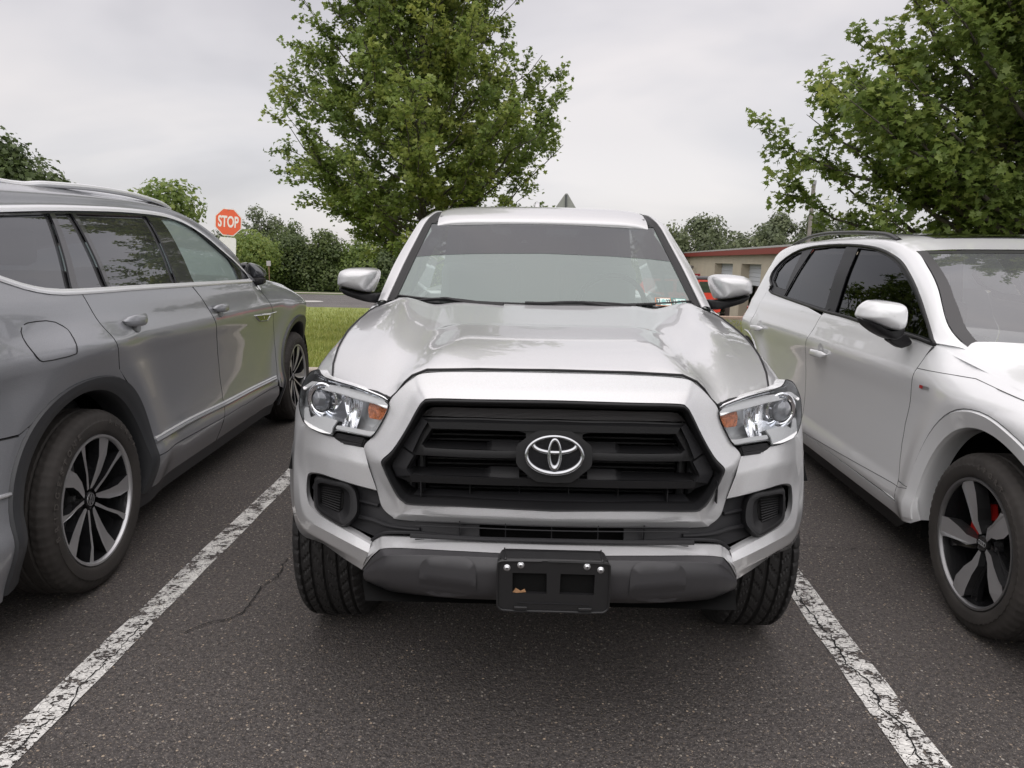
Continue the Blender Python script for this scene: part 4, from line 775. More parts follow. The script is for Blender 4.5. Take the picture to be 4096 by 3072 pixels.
panel('tint_band', sym(bandp), lambda x, z: (x, truck_screen(x, z) - .003, z), glass('tinted_band_glass', (.42, .40, .42), 1.45, .05), wsc, step=.05, bstep=.03, out=(0, -1, 1), angle=180)
tube('windscreen_seal', [(x, truck_screen(x, z) - .001, z) for x, z in dens(sym(ws), .03)], .006, SEAL, wsc, 6)
INT = mat('grey_interior', (.34, .36, .35), .8); INT2 = mat('dark_interior', (.06, .065, .065), .8)
mb = MB(); mb.add([(-.68, 1.30, 1.165), (.68, 1.30, 1.165), (.68, 1.95, 1.13), (-.68, 1.95, 1.13), (.68, 1.98, .80), (-.68, 1.98, .80)], [(0, 1, 2, 3), (3, 2, 4, 5)]); mb.build('dashboard', INT, T)
for sx in (-.36, .36):
    st = MB(); st.box((sx - .24, 2.62, .75), (sx + .24, 2.78, 1.34)); st.box((sx - .13, 2.64, 1.36), (sx + .13, 2.74, 1.52)); st.build('seat', INT, T, bevel=.05)
mb = MB(); mb.add([(-.73, 3.10, .5), (.73, 3.10, .5), (.60, 3.08, 1.59), (-.60, 3.08, 1.59)], [(0, 1, 2, 3)]); mb.build('cab_back', INT, T)
mb = MB(); mb.box((-.84, 1.3, .34), (.84, 3.17, .40)); mb.build('cab_floor', DARK, T)
mb = MB(); mb.add([(-.54, 2.08, 1.585), (.54, 2.08, 1.585), (.54, 3.1, 1.60), (-.54, 3.1, 1.60)], [(0, 1, 2, 3)]); mb.build('headliner', INT, T)
V, F = [], []
wy = .36
mb = MB(); mb.tube([(wy + .175 * math.cos(a), 1.93 - .06 * math.sin(a), 1.13 + .165 * math.sin(a)) for a in np.linspace(0, 2 * math.pi, 33)], .013, 8); mb.tube([(wy, 1.75, 1.05), (wy, 1.93, 1.12)], .04, 10); mb.build('steering_wheel', INT2, T)
for q in ([(-0.2565,1.949,1.523), (-0.1629,1.947,1.527), (-0.1608,1.874,1.491), (-0.2325,1.879,1.49)], [(0.0178,1.944,1.528), (0.1933,1.942,1.523), (0.1655,1.876,1.492), (0.0164,1.865,1.49)]):
    pass
mb = MB(); q = [(-0.1355,1.804,1.459), (-0.1312,1.921,1.516), (-0.0143,1.922,1.518), (0.0039,1.748,1.434), (-0.1274,1.734,1.425)]; mb.add(q, [tuple(range(5))]); mb.add([(x, y + .05, z) for x, y, z in q], [tuple(range(5))]); mb.build('sensor_housing', INT2, wsc, smooth=False)
mb = MB(); q = [(-0.1096,1.771,1.446), (-0.0988,1.802,1.461), (-0.0841,1.802,1.461), (-0.0765,1.77,1.446)]; mb.add(q, [(0, 1, 2, 3)]); mb.build('camera_window', mat('pale_plastic', (.45, .48, .48), .4), wsc, smooth=False)
VIS = mat('sun_visor_fabric', (.42, .43, .43), .8)
for q in ([(-0.2711,1.963,1.525), (-0.1631,1.956,1.527), (-0.161,1.883,1.491), (-0.2329,1.89,1.492), (-0.251,1.909,1.5)], [(0.018,1.952,1.528), (0.194,1.951,1.523), (0.1663,1.887,1.493), (0.0167,1.874,1.49)]):
    mb = MB(); mb.add(q, [tuple(range(len(q)))]); mb.build('sun_visor', VIS, T, smooth=False, solid=.01)
# inspection stickers
STK = mat('sticker_paper', (.62, .76, .72), .5); INK = mat('sticker_ink', (.015, .02, .03), .6); ORG = mat('sticker_orange', (.6, .26, .14), .5); TEAL = mat('sticker_green', (.08, .3, .27), .5)
def on_quad(q, u, v, off=-.0025):
    q = [np.array(p) for p in q]; P = (q[0] * (1 - u) + q[1] * u) * (1 - v) + (q[3] * (1 - u) + q[2] * u) * v; return (P[0], P[1] + off, P[2] - off * .5)
for q, edge in (([(0.4851,1.379,1.212), (0.5598,1.411,1.21), (0.5574,1.349,1.178), (0.4805,1.318,1.181)], ORG), ([(0.5611,1.411,1.21), (0.6341,1.442,1.206), (0.6307,1.381,1.174), (0.5585,1.349,1.178)], TEAL)):
    mb = MB(); mb.add([on_quad(q, 0, 0, 0), on_quad(q, 1, 0, 0), on_quad(q, 1, 1, 0), on_quad(q, 0, 1, 0)], [(0, 1, 2, 3)]); st = mb.build('inspection_sticker', edge, wsc, smooth=False)
    mb = MB(); mb.add([on_quad(q, a, b, -.001) for a, b in ((.05, .08), (.95, .08), (.95, .92), (.05, .92))], [(0, 1, 2, 3)]); mb.build('sticker_face', STK, st, smooth=False)
    mb = MB(); mb.add([on_quad(q, a, b, -.002) for a, b in ((.05, .08), (.30, .08), (.30, .92), (.05, .92))], [(0, 1, 2, 3)]); mb.build('sticker_panel', mat('sticker_grey', (.13, .17, .16), .5), st, smooth=False)
    for txt, u0, sc_, m_ in (('7', .18, .75, STK), ('27', .80, .68, INK)):
        Vt, Ft = text_mesh(txt, 1, 0, .02); mb = MB(); mb.add([on_quad(q, u0 + x * .42 * sc_, .5 - y * .95 * sc_, -.003) for x, y, z in Vt], Ft); mb.build('sticker_number', m_, st, smooth=False)
    mb = MB(); mb.add([on_quad(q, a, b, -.002) for a, b in ((.36, .50), (.42, .28), (.52, .16), (.60, .28), (.66, .50), (.60, .86), (.42, .86))], [tuple(range(7))]); mb.build('sticker_mark', mat('sticker_teal', (.25, .47, .45), .5), st, smooth=False)
# cowl, wipers
mb = MB(); mb.add([(-.70, 1.27, 1.150), (.70, 1.27, 1.150), (.70, 1.42, 1.168), (-.70, 1.42, 1.168)], [(0, 1, 2, 3)]); mb.add([(-.6, 1.22, 1.16), (.6, 1.22, 1.16), (.6, 1.30, 1.162), (-.6, 1.30, 1.162)], [(0, 1, 2, 3)]); mb.build('cowl', BLK, T)
def wiper(pts, arm):
    w = tube('wiper', cat1(pts, 30), .0075, BLK, T, 6)
    tube('wiper_arm', cat1(arm, 12), [.012, .011, .011, .010, .010, .009, .009, .008, .007, .006, .006, .005], BLK, w, 6)
wiper([(-0.6495,1.373,1.17), (-0.5926,1.347,1.174), (-0.464,1.315,1.19), (-0.3607,1.276,1.189), (-0.248,1.227,1.18)], [(-0.1729,1.195,1.175), (-0.3173,1.239,1.18), (-0.4211,1.299,1.194), (-0.4578,1.313,1.192)])
wiper([(-0.0836,1.216,1.187), (0.0012,1.212,1.187), (0.1036,1.226,1.192), (0.2589,1.244,1.189), (0.3853,1.267,1.18)], [(0.3607,1.234,1.172), (0.257,1.225,1.181), (0.1719,1.229,1.192), (0.1035,1.226,1.194)])
# ---- door mirrors
def blob(name, P, ys_, sc_, m_, parent, nu=110, **kw):
    c = np.mean(P, 0); P = [np.array(p) for p in chaik([tuple(p) for p in P], 1, q=.2)]; rows = [[tuple(c + (p - c) * k_ + np.array([0, d, 0])) for p in P + [P[0]]] for d, k_ in zip(ys_, sc_)]
    return loft(name, rows, m_, parent, nu=nu, nv=len(rows) * 4 - 3, lin_v=False, angle=60, **kw)
for s in (-1, 1):
    S = (lambda L: [(-x, y, z) for x, y, z in L]) if s > 0 else (lambda L: list(L))
    mo = [(-0.931,1.46,1.243), (-0.9278,1.46,1.277), (-0.9162,1.46,1.299), (-0.8853,1.46,1.312), (-0.8362,1.46,1.316), (-0.7811,1.46,1.315), (-0.7555,1.46,1.307), (-0.7496,1.46,1.295), (-0.7536,1.46,1.271), (-0.767,1.46,1.237), (-0.7829,1.46,1.205), (-0.8259,1.46,1.21), (-0.881,1.46,1.222), (-0.9239,1.46,1.232)]
    mi = blob('door_mirror', S(mo), [-.085, -.083, -.074, -.055, -.025, .01, .05, .08, .085], [.02, .35, .62, .83, .955, 1., .99, .93, .02], SIL, T, out=None)
    ba = [(-0.9302,1.47,1.229), (-0.8835,1.47,1.219), (-0.8282,1.47,1.207), (-0.7789,1.47,1.201), (-0.7492,1.47,1.202), (-0.7473,1.47,1.167), (-0.761,1.47,1.157), (-0.7981,1.47,1.161), (-0.8474,1.47,1.174), (-0.9026,1.47,1.193), (-0.9257,1.47,1.212)]
    blob('mirror_base', S(ba), [-.055, -.045, -.02, .02, .06, .08], [.02, .7, .92, 1., .95, .02], BLK, mi)
    tube('mirror_crease', S([(-0.8995,1.405,1.281), (-0.8385,1.39,1.286), (-0.792,1.395,1.269), (-0.7723,1.4,1.248), (-0.7729,1.42,1.218)]), .001, SIL, mi, 4) if False else None
# shark fin behind the roof line, third brake lamp bar
mb = MB(); mb.prism([(2.96, 1.655), (3.06, 1.725), (3.11, 1.745), (3.14, 1.74), (3.17, 1.65)], 'x', -.030, .002); mb.build('roof_aerial', SIL, T, bevel=.008)
mb = MB(); mb.box((-.72, 3.25, .50), (.72, 5.2, .62)); mb.box((-.84, 5.2, .45), (.84, 5.27, 1.14)); mb.box((-.84, 3.2, .45), (.84, 3.25, 1.14)); mb.build('load_bed', SIL, T, bevel=.02)
# ---- wheels
def tyre_mesh(Ro, Ri, w, tread, nang=180, shoulder=.028, bulge=.012):
    prof = []   # (x across from -w/2..w/2, r)
    side = [(.5 * w - .012, Ri), (.5 * w + bulge * .3, Ri + .018), (.5 * w + bulge, Ri + (Ro - Ri) * .5), (.5 * w + bulge * .4, Ro - shoulder * 1.1), (.5 * w - .006, Ro - shoulder * .45), (.5 * w - shoulder * .7, Ro - shoulder * .08)]
    sd = [tuple(p) for p in cat1(np.array(side), 19)]
    xs_ = np.linspace(-(.5 * w - shoulder * .7), .5 * w - shoulder * .7, 45)
    prof = [(-x, r) for x, r in sd] + [(x, Ro - .004 * (2 * x / w) ** 2) for x in xs_[1:-1]] + sd[::-1]
    k = len(prof); V = []
    for i in range(nang):
        th = 2 * math.pi * i / nang
        for j, (x, r) in enumerate(prof):
            d = tread(i, x / (w / 2), r) if r > Ro - shoulder * 1.2 else 0.
            r2 = r - d; V.append((x, r2 * math.cos(th), r2 * math.sin(th)))
    F = [(i * k + j, i * k + j + 1, ((i + 1) % nang) * k + j + 1, ((i + 1) % nang) * k + j) for i in range(nang) for j in range(k - 1)]
    return V, F
def tread_truck(i, u, r):
    a = abs(u); d = 0.
    if .70 < a < .76 or .36 < a < .43 or abs(u) < .05: d = .010
    elif a >= .76: d = .007 if (i % 5 == 0) else 0.
    elif .43 <= a <= .70: d = .006 if ((i + int(u * 14)) % 5 == 0) else 0.
    elif .05 <= a <= .36: d = .005 if ((i - int(u * 16)) % 6 == 0) else 0.
    return d
for cy in (.875, 3.95):
    for s in (-1, 1):
        wx = s * .748; V, F = tyre_mesh(.378, .215, .225, tread_truck, 240)
        wh = bpy.data.objects.new('wheel', None); COL.objects.link(wh); wh.parent = T; wh.location = (wx, cy, .376)
        mesh_obj('tyre', V, F, mat('dark_tread_rubber', (.016, .015, .015), .7, bump=(120, .3, .002)), wh, angle=30)
        lathe('rim', [(.215, s * .10), (.205, s * .095), (.19, s * .06), (.12, s * .05), (.05, s * .07), (.001, s * .075)], 'x', (0, 0, 0), mat('steel_rim', (.35, .36, .37), .35, .8), wh, 48)
        lathe('brake_disc', [(.001, 0.), (.15, .0), (.15, s * .02), (.001, s * .02)], 'x', (0, 0, 0), STEEL, wh, 32)

# ================================================================== wheels shared by the two suvs
def ring_text(name, s, r, a0, da, x, m, parent, size=.028, side=1):
    mb = MB()
    for i, ch in enumerate(s):
        if ch == ' ': continue
        V, F = text_mesh(ch, size, .0006, .0008); a = a0 - da * i * side
        ca, sa = math.cos(a), math.sin(a); P = []
        for u, v, w in V:     # u along the tangent, v outward
            yy = (r + v) * ca + u * sa * side; zz = (r + v) * sa - u * ca * side; P.append((x + w * side, yy, zz))
        mb.add(P, F)
    return mb.build(name, m, parent, smooth=False)
LET = mat('raised_tyre_lettering', (.075, .068, .062), .6)
MACH = mat('machined_alloy', (.56, .56, .575), .34, .75, bump=(900, .05, .0005))
RIMB = mat('black_alloy', (.012, .012, .013), .25, .0, .5)
def tread_suv(i, u, r):
    a = abs(u); d = 0.
    if .48 < a < .54 or .10 < a < .16: d = .007
    elif a >= .60: d = .0045 if i % 3 == 0 else 0.
    elif a > .16: d = .0025 if (i + int(u * 8)) % 3 == 0 else 0.
    return d
def spoke_mesh(poly, side, depth, th, taper=1.0):
    """poly in polar (r, deg); depth(r)-> x; returns front + sides"""
    P = [(r * math.cos(R(a)), r * math.sin(R(a)), depth(r)) for r, a in poly]; n = len(P); c = np.mean([(p[0], p[1]) for p in P], 0)
    F_ = [(side * x, y, z) for y, z, x in P]; B_ = [(side * (x - th), c[0] + (y - c[0]) * taper, c[1] + (z - c[1]) * taper) for y, z, x in P]
    return F_ + B_, [tuple(range(n))], [(i, (i + 1) % n, n + (i + 1) % n, n + i) for i in range(n)]
def suv_wheel(parent, loc, side, kind, Ro, Ri, w, turn=0.):
    wh = bpy.data.objects.new('wheel', None); COL.objects.link(wh); wh.parent = parent; wh.location = loc; wh.rotation_euler = (0, 0, turn)
    V, F = tyre_mesh(Ro, Ri, w, tread_suv, 180, .042, .008); ty = mesh_obj('tyre', V, F, RUB, wh, angle=40)
    xo = w / 2
    rimm = MACH if kind != 'audi' else mat('grey_alloy_lip', (.25, .25, .255), .35, .8)
    lathe('rim', [(Ri + .004, side * (xo - .012)), (Ri + .002, side * (xo - .002)), (Ri - .006, side * (xo - .003)), (Ri - .012, side * (xo - .010)), (Ri - .013, side * (xo - .016))], 'x', (0, 0, 0), rimm, wh, 96)
    lathe('rim_barrel', [(Ri - .012, side * (xo - .014)), (Ri - .020, side * (xo - .05)), (Ri - .03, side * (xo - .15)), (Ri - .02, side * (xo - .2))], 'x', (0, 0, 0), RIMB, wh, 64)
    lathe('brake_disc', [(.001, side * (xo - .12)), (.165, side * (xo - .12)), (.165, side * (xo - .15)), (.001, side * (xo - .15))], 'x', (0, 0, 0), STEEL if kind != 'audi' else mat('dark_disc', (.05, .05, .05), .4, .8), wh, 40)
    dep = lambda r: xo - .012 - .034 * (1 - min(1, (r - .03) / (Ri - .05))) ** 1.3
    if kind == 'vw':
        for k_ in range(5):
            for typ, a in (('n', 107 + 72 * k_), ('w', 71 + 72 * k_)):
                if typ == 'n': pl = [(.045, a - 14), (.12, a - 5), (.19, a - 1.5), (Ri - .008, a - 3.5), (Ri - .008, a + 3.0), (.19, a + 3.2), (.12, a + 1.0), (.045, a + 4)]
                else: pl = [(.045, a + 14), (.12, a + 3), (.175, a + 3), (Ri - .008, a + 8), (Ri - .008, a - 8.5), (.19, a - 13), (.12, a - 16), (.06, a - 12), (.045, a - 2)]
                v, f, sd = spoke_mesh(pl, side, dep, .045, .8); o = mesh_obj('spoke', v, f + sd, [MACH, RIMB], wh, smooth=False); o.data.polygons.foreach_set('material_index', [0] + [1] * len(sd))
                bm = bmesh.new(); bm.from_mesh(o.data); bmesh.ops.recalc_face_normals(bm, faces=bm.faces); bm.to_mesh(o.data); bm.free()
    else:
        for k_ in range(5):
            a = 71 + 72 * k_
            pl = [(.035, a + 6), (.085, a + 2), (.13, a + 9), (.19, a + 10), (Ri - .004, a + 6), (Ri - .004, a - 9), (Ri - .025, a - 14), (.19, a - 13.5), (.13, a - 16), (.085, a - 25), (.06, a - 24), (.035, a - 20)]
            v, f, sd = spoke_mesh(pl, side, lambda r: dep(r) + .004, .05, .9); o = mesh_obj('spoke', v, f + sd, [MACH, mat('dark_alloy', (.06, .06, .062), .35, .6)], wh, smooth=False); o.data.polygons.foreach_set('material_index', [0] + [1] * len(sd))
            bm = bmesh.new(); bm.from_mesh(o.data); bmesh.ops.recalc_face_normals(bm, faces=bm.faces); bm.to_mesh(o.data); bm.free()
            v, f, sd = spoke_mesh([(.06, a - 24), (.13, a - 17), (.19, a - 14), (Ri - .01, a - 15), (Ri - .01, a - 24), (.17, a - 24), (.10, a - 32), (.06, a - 38)], side, lambda r: dep(r) - .022, .02, .9)
            mesh_obj('spoke_flank', v, f + sd, RIMB, wh, smooth=False)
    # hub, cap, bolts
    xh = dep(.03)
    hb = lathe('hub', [(.001, side * (xh - .03)), (.075, side * (xh - .03)), (.07, side * (xh - .018)), (.05, side * (xh - .01)), (.045, side * (xh - .02))], 'x', (0, 0, 0), RIMB, wh, 48)
    cp = lathe('centre_cap', [(.001, side * (xh + .004)), (.027, side * (xh + .004)), (.031, side * (xh + .001)), (.033, side * (xh - .01))], 'x', (0, 0, 0), mat('cap_black', (.012, .012, .013), .25, spec=.4), wh, 40)
    for k_ in range(5):
        a = R(35 + 72 * k_); lathe('bolt', [(.001, side * (xh - .012)), (.009, side * (xh - .012)), (.010, side * (xh - .02))], 'x', (0, .055 * math.cos(a), .055 * math.sin(a)), STEEL, wh, 12)
    mb = MB(); xc = side * (xh + .0055); lg = lambda pts, r_: mb.tube([(xc, p[0] * side, p[1]) for p in pts], r_, 5)
    circ = lambda cx, cz, r_: [(cx + r_ * math.cos(t), cz + r_ * math.sin(t)) for t in np.linspace(0, 2 * math.pi, 25)]
    if kind == 'vw':
        lg(circ(0, 0, .025), .0016); lg([(-.010, .021), (0, .001), (.010, .021)], .0016); lg([(-.019, .013), (-.008, -.021), (0, -.002), (.008, -.021), (.019, .013)], .0016)
        mb.build('cap_emblem', mat('cap_silver', (.45, .45, .46), .3, .8), cp)
    else:
        for q in (-.0165, -.0055, .0055, .0165): mb.tube([(xc, p[0], p[1]) for p in circ(q * side, 0, .0078)], .0011, 5)
        mb.build('cap_emblem', CHR2, cp)
    return wh, ty

# ================================================================== grey suv on the left
VO, VR = (-1.66, 2.78, 0), R(2.2); VWID = -1.95
vw = thing('suv', 'dark grey suv with chrome window trim and black-and-silver wheels, on the left', 'suv', VO, VR)
GREY = paint('grey_paint', (.215, .250, .335), .30, .30, 1.0, .10)
BRT = mat('bright_anodised_trim', (.86, .87, .89), .28, .45)
CLAD = mat('grey_cladding', (.045, .047, .051), .42)
ZF = [(2.0, 1.185), (2.3, 1.178), (2.6, 1.168), (2.9, 1.145), (3.25, 1.095), (3.42, 1.04), (3.55, .95), (3.66, .84)]
def vmap(y, z, d=0.):
    x = vw_side(y, z)
    if y > 2.0:
        zt = smooth_tab(ZF, y); t = max(0, (z - (zt - .16)) / .16); x -= .13 * min(1.2, t) ** 2.2 * sstep(2.0, 2.4, y)
    return (x + d, y, z)
def both(fn):
    fn(lambda p: p, 1); fn(lambda p: (VWID - p[0], p[1], p[2]), -1)
v_rear_in = [(0.008,-0.5165,0.372), (0.0125,-0.4836,0.4271), (-0.017,-0.3715,0.5741), (-0.0181,-0.3028,0.6735), (-0.0113,-0.2504,0.7428), (-0.0013,-0.1756,0.7988), (0.0039,-0.0618,0.8222), (0.0056,0.0978,0.8093), (0.0073,0.2108,0.7802), (0.0036,0.2753,0.732), (0.0002,0.3378,0.6522), (-0.0008,0.3594,0.5517), (0.0039,0.3447,0.4729), (0.0098,0.322,0.4241)]
v_rear_out = [(0.0189,-0.5933,0.3793), (0.0203,-0.5582,0.4515), (-0.0028,-0.4828,0.5265), (-0.0089,-0.4324,0.6354), (0.0007,-0.4015,0.7263), (0.0088,-0.3295,0.7936), (0.0196,-0.2418,0.8511), (0.0233,-0.1299,0.8751)] + [(0.0279,0.0098,0.8873), (0.0269,0.1356,0.8701), (0.0204,0.2416,0.824), (0.0123,0.3278,0.7561)] + [(0.0091,0.398,0.7146), (0.0084,0.4336,0.6034), (0.0123,0.4236,0.5146), (0.0165,0.3664,0.4181)]
RI2 = [(-.52, .28)] + arc(-.08, .385, .452, 168, 12, 24) + [(.372, .28)]
def smo(a, b, t): return [(p[0] * (1 - t) + q[0] * t, p[1] * (1 - t) + q[1] * t) for p, q in zip(a, b)]
RIN = arc(-.08, .375, .450, 196, -14, 40)
def rout(a):     # squared-off outer line of the cladding
    a = R(a); k_ = .515 + .030 * math.sin(2 * a) ** 2; return (-.085 + k_ * math.cos(a), .375 + k_ * .985 * math.sin(a))
ROUT = [rout(196 - 210 * i / 40) for i in range(41)]
SH = 3.12
RIN_F = [(y + SH, z) for y, z in RIN]; ROUT_F = [(y + SH, z) for y, z in ROUT]
Cg = [p[1:] for p in [(-0.0191,-0.001,1.199), (0.003,0.0284,1.125), (0.0283,0.0365,1.067), (0.0609,0.0304,1.003), (0.0468,0.089,0.9417), (0.0278,0.1286,0.8743)]]
Cg = [(-.001, 1.199), (.02, 1.13), (.045, 1.06), (.075, 1.0), (.11, .935), (.135, .885)]
Bg = [(1.035, 1.19), (1.12, 1.12), (1.19, 1.05), (1.25, .97), (1.31, .86), (1.365, .72), (1.385, .56), (1.375, .47), (1.345, .41)]
Fg = [(2.16, 1.165), (2.22, 1.10), (2.31, 1.0), (2.39, .90), (2.435, .80), (2.445, .68), (2.43, .55), (2.40, .46)]
belt = [p[1:] for p in [(-0.0484,-0.423,1.262), (-0.0331,-0.3008,1.226), (-0.0233,-0.1935,1.208), (-0.0201,-0.0007,1.201), (-0.0196,0.5325,1.199), (-0.0162,1.021,1.188), (-0.0146,1.795,1.183)]]
belt = [(-.75, 1.38), (-.60, 1.32), (-.42, 1.262), (-.30, 1.226), (-.17, 1.206), (0.0, 1.200), (.53, 1.197), (1.02, 1.19), (1.79, 1.182), (2.1, 1.18)]
def cut(P, a, b): return [p for p in P if a <= p[0] <= b]
def vw_flank(M, sd):
    fm = lambda y, z: M(vmap(y, z)); O = (sd, 0, 0)
    kw = dict(parent=vw, out=O, solid=.006, angle=50)
    # rear quarter: from the tail to the rear door, round the arch
    q = [(-.95, 1.33), (-.75, 1.38)] + belt[1:6] + Cg[1:] + [p for p in ROUT[::-1] if p[1] > .755 and p[0] < .20] + [(-.62, .77), (-.95, .80)]
    q = [(-.95, 1.33)] + belt[:6] + Cg[1:] + [rout(a) for a in range(58, 136, 6)] + [(-.50, .765), (-.95, .79)]
    panel('quarter_panel', q, fm, GREY, step=.035, bstep=.025, **kw)
    qb = [(-.95, .785), (-.5, .757)] + [rout(a) for a in range(132, 200, 6)] + [(-.62, .20), (-.95, .22)]
    panel('rear_bumper', qb, fm, GREY, step=.035, bstep=.025, **kw)
    dr = belt[5:8] + [(1.03, 1.19)] + Bg[1:] + [(.44, .43), (.455, .47)] + [rout(a) for a in range(8, 60, 6)] + Cg[:0:-1]
    d1 = panel('door', [(.0, 1.200), (.53, 1.197), (1.035, 1.19)] + Bg[1:] + [(.43, .43)] + [rout(a) for a in range(10, 57, 5)] + Cg[:0:-1], fm, GREY, step=.035, bstep=.025, **kw)
    d2 = panel('door', [(1.045, 1.19), (1.79, 1.182), (2.1, 1.18)] + Fg + [(2.38, .41)] + [(1.36, .41)] + [(y + .005, z) for y, z in Bg[:0:-1]], fm, GREY, step=.035, bstep=.025, **kw)
    fw = [(2.11, 1.18)] + [(y + .004, z) for y, z in Fg] + [(2.42, .40), (2.55, .36)] + [(y + SH, z) for y, z in [rout(a) for a in range(176, 34, -6)]] + [(3.60, .66), (3.64, .80), (3.60, .92), (3.50, .99), (3.36, 1.06), (3.1, 1.118), (2.8, 1.155), (2.5, 1.172)]
    panel('front_wing', fw, fm, GREY, step=.035, bstep=.025, **kw)
    fbp = [(y + SH, z) for y, z in [rout(a) for a in range(32, -14, -6)]] + [(3.66, .25), (3.68, .45), (3.61, .655)]
    panel('front_bumper', fbp, fm, GREY, step=.03, bstep=.02, **kw)
    # sill below the doors
    panel('sill', [(.42, .425), (1.36, .405), (2.40, .405), (2.45, .33), (2.40, .27), (.40, .27), (.37, .33)], fm, GREY, step=.05, bstep=.04, **kw)
    panel('lower_sill', [(.36, .268), (2.42, .268), (2.42, .19), (.38, .19)], fm, CLAD, step=.05, bstep=.05, **kw)
    st = [fm(y, z) for y, z in [(.43, .513), (.9, .503), (1.38, .492), (1.9, .487), (2.38, .484)]]
    st = [(p[0] + sd * .004, p[1], p[2]) for p in cat1(st, 40)]
    for nm, dz, r_, m_ in (('chrome_strip', 0, .006, BRT), ('door_moulding', -.016, .012, GREY)):
        v, f = tube_geo([(x, y, z + dz) for x, y, z in st], r_, 8); mesh_obj(nm, v, f, m_, vw)
    # arch cladding
    for I_, O_ in ((RIN, ROUT), (RIN_F, ROUT_F)):
        a_ = [fm(*p) for p in I_]; b_ = [fm(*p) for p in O_]
        n_ = len(a_); e = .014 * sd
        loft('arch_cladding', [[(x - sd * .10, y, z) for x, y, z in a_], [(x - sd * .012, y, z) for x, y, z in a_], [(x + e * .6, y, z) for x, y, z in mid(a_, b_, .08)], [(x + e, y, z) for x, y, z in mid(a_, b_, .5)], [(x + e * .8, y, z) for x, y, z in mid(a_, b_, .92)], [(x - sd * .004, y, z) for x, y, z in b_]], CLAD, vw, nu=70, nv=16, out=O, angle=30)
    for cy in (-.08, -.08 + SH):
        A = arc(cy, .375, .49, -6, 186, 28); n = len(A); V = [(vw_side(cy, .8) - .03, y, z) for y, z in A] + [(-.42, y, z) for y, z in A] + [(-.42, cy, .375)]
        mb = MB(); mb.add([M(p) for p in V], [(i, i + 1, n + i + 1, n + i) for i in range(n - 1)] + [(n + i, n + i + 1, 2 * n) for i in range(n - 1)]); mb.build('arch_liner', DARK, vw)
    # gaps
    def seam(P, r_=.0020): 
        v, f = tube_geo([M(vmap(y, z, -.0005)) for y, z in dens(P, .03, False)], r_, 6); mesh_obj('panel_gap', v, f, GAP, vw)
    for P in (Cg, Bg, Fg, [(-.95, .787), (-.505, .760)], [(2.44, .46), (2.45, .40)], [(1.345, .41), (1.33, .27)]): seam(P)
    for z_ in (.60,):
        v, f = tube_geo([M(vmap(y, z, .004)) for y, z in [(-.93, .60), (-.75, .592), (-.6, .584), (-.535, .578)]], .007, 8); mesh_obj('chrome_strip', v, f, CHR2, vw)
    # greenhouse
    top = [(-.75, 1.44), (-.5, 1.473), (-.21, 1.497), (.14, 1.524), (.55, 1.547), (.8, 1.557), (1.08, 1.562), (1.26, 1.556), (1.42, 1.532), (1.58, 1.465), (1.74, 1.375), (1.90, 1.30), (2.02, 1.232), (2.08, 1.19)]
    bl = [(y, z + .008) for y, z in belt[:-1]] + [(2.04, 1.188)]
    # chrome surround as a flat bead
    for P in (top, belt[:-1] + [(2.0, 1.181)]):
        b0 = [M(vmap(y, z, .004)) for y, z in dens(chaik(P, 1, False), .04, False)]; b1 = [M(vmap(y, z + .011, .008)) for y, z in dens(chaik(P, 1, False), .04, False)]; b2 = [M(vmap(y, z + .022, .003)) for y, z in dens(chaik(P, 1, False), .04, False)]
        loft('window_trim', [b0, b1, b2], BRT, vw, nu=len(b0), nv=9, lin_v=False, out=O, angle=180)
    # black door frames and pillars sit just under the glass plane
    gh = [(y, z) for y, z in top] + [(y, z) for y, z in bl[::-1]]
    w_q = [p[1:] for p in [(-0.1563,-0.2235,1.486), (-0.1725,0.102,1.511), (-0.0261,-0.0433,1.213), (-0.0259,-0.1881,1.213), (-0.0353,-0.2965,1.231), (-0.0503,-0.4195,1.267)]]
    w_q = [(-.72, 1.41), (-.35, 1.478), (.105, 1.508), (-.025, 1.212), (-.17, 1.216), (-.30, 1.234), (-.42, 1.272), (-.72, 1.385)]
    w_a = [(.135, 1.510), (.275, 1.520), (.155, 1.216), (.01, 1.214)]
    w_b = [p[1:] for p in [(-0.18,0.298,1.522), (-0.2014,0.978,1.549), (-0.0236,0.8914,1.208), (-0.0265,0.2482,1.214)]]
    w_c = [p[1:] for p in [(-0.1996,1.128,1.547), (-0.1991,1.324,1.546), (-0.1657,1.5,1.501), (-0.119,1.638,1.419), (-0.0826,1.799,1.336), (-0.0602,1.828,1.279), (-0.0194,1.811,1.198), (-0.0164,1.76,1.189), (-0.0207,1.096,1.202)]]
    w_a = [p[1:] for p in [(-0.1731,0.1352,1.512), (-0.1786,0.2649,1.52), (-0.0264,0.2195,1.214), (-0.0265,0.0008,1.214)]]
    w_q = [(-.72, 1.41)] + [p[1:] for p in [(-0.1557,-0.2247,1.486), (-0.1716,0.1003,1.51), (-0.0266,-0.042,1.214), (-0.0268,-0.1865,1.215), (-0.036,-0.2952,1.232), (-0.0503,-0.4195,1.267)]] + [(-.72, 1.375)]
    panel('window_frame', gh, lambda y, z: M(vmap(y, z, -.004)), mat('gloss_black_trim', (.020, .020, .023), .18, coat=.8), vw, step=.03, bstep=.02, holes=[w_q, w_a, w_b, w_c], out=O, solid=.008, angle=50)
    GV = glass('privacy_glass', (.10, .10, .11), 1.5, .10, 0, .05, (.5, .5, .52)); GF = glass('front_side_glass', (.55, .66, .61), 1.5, .06, 0, .34, (.55, .66, .62))
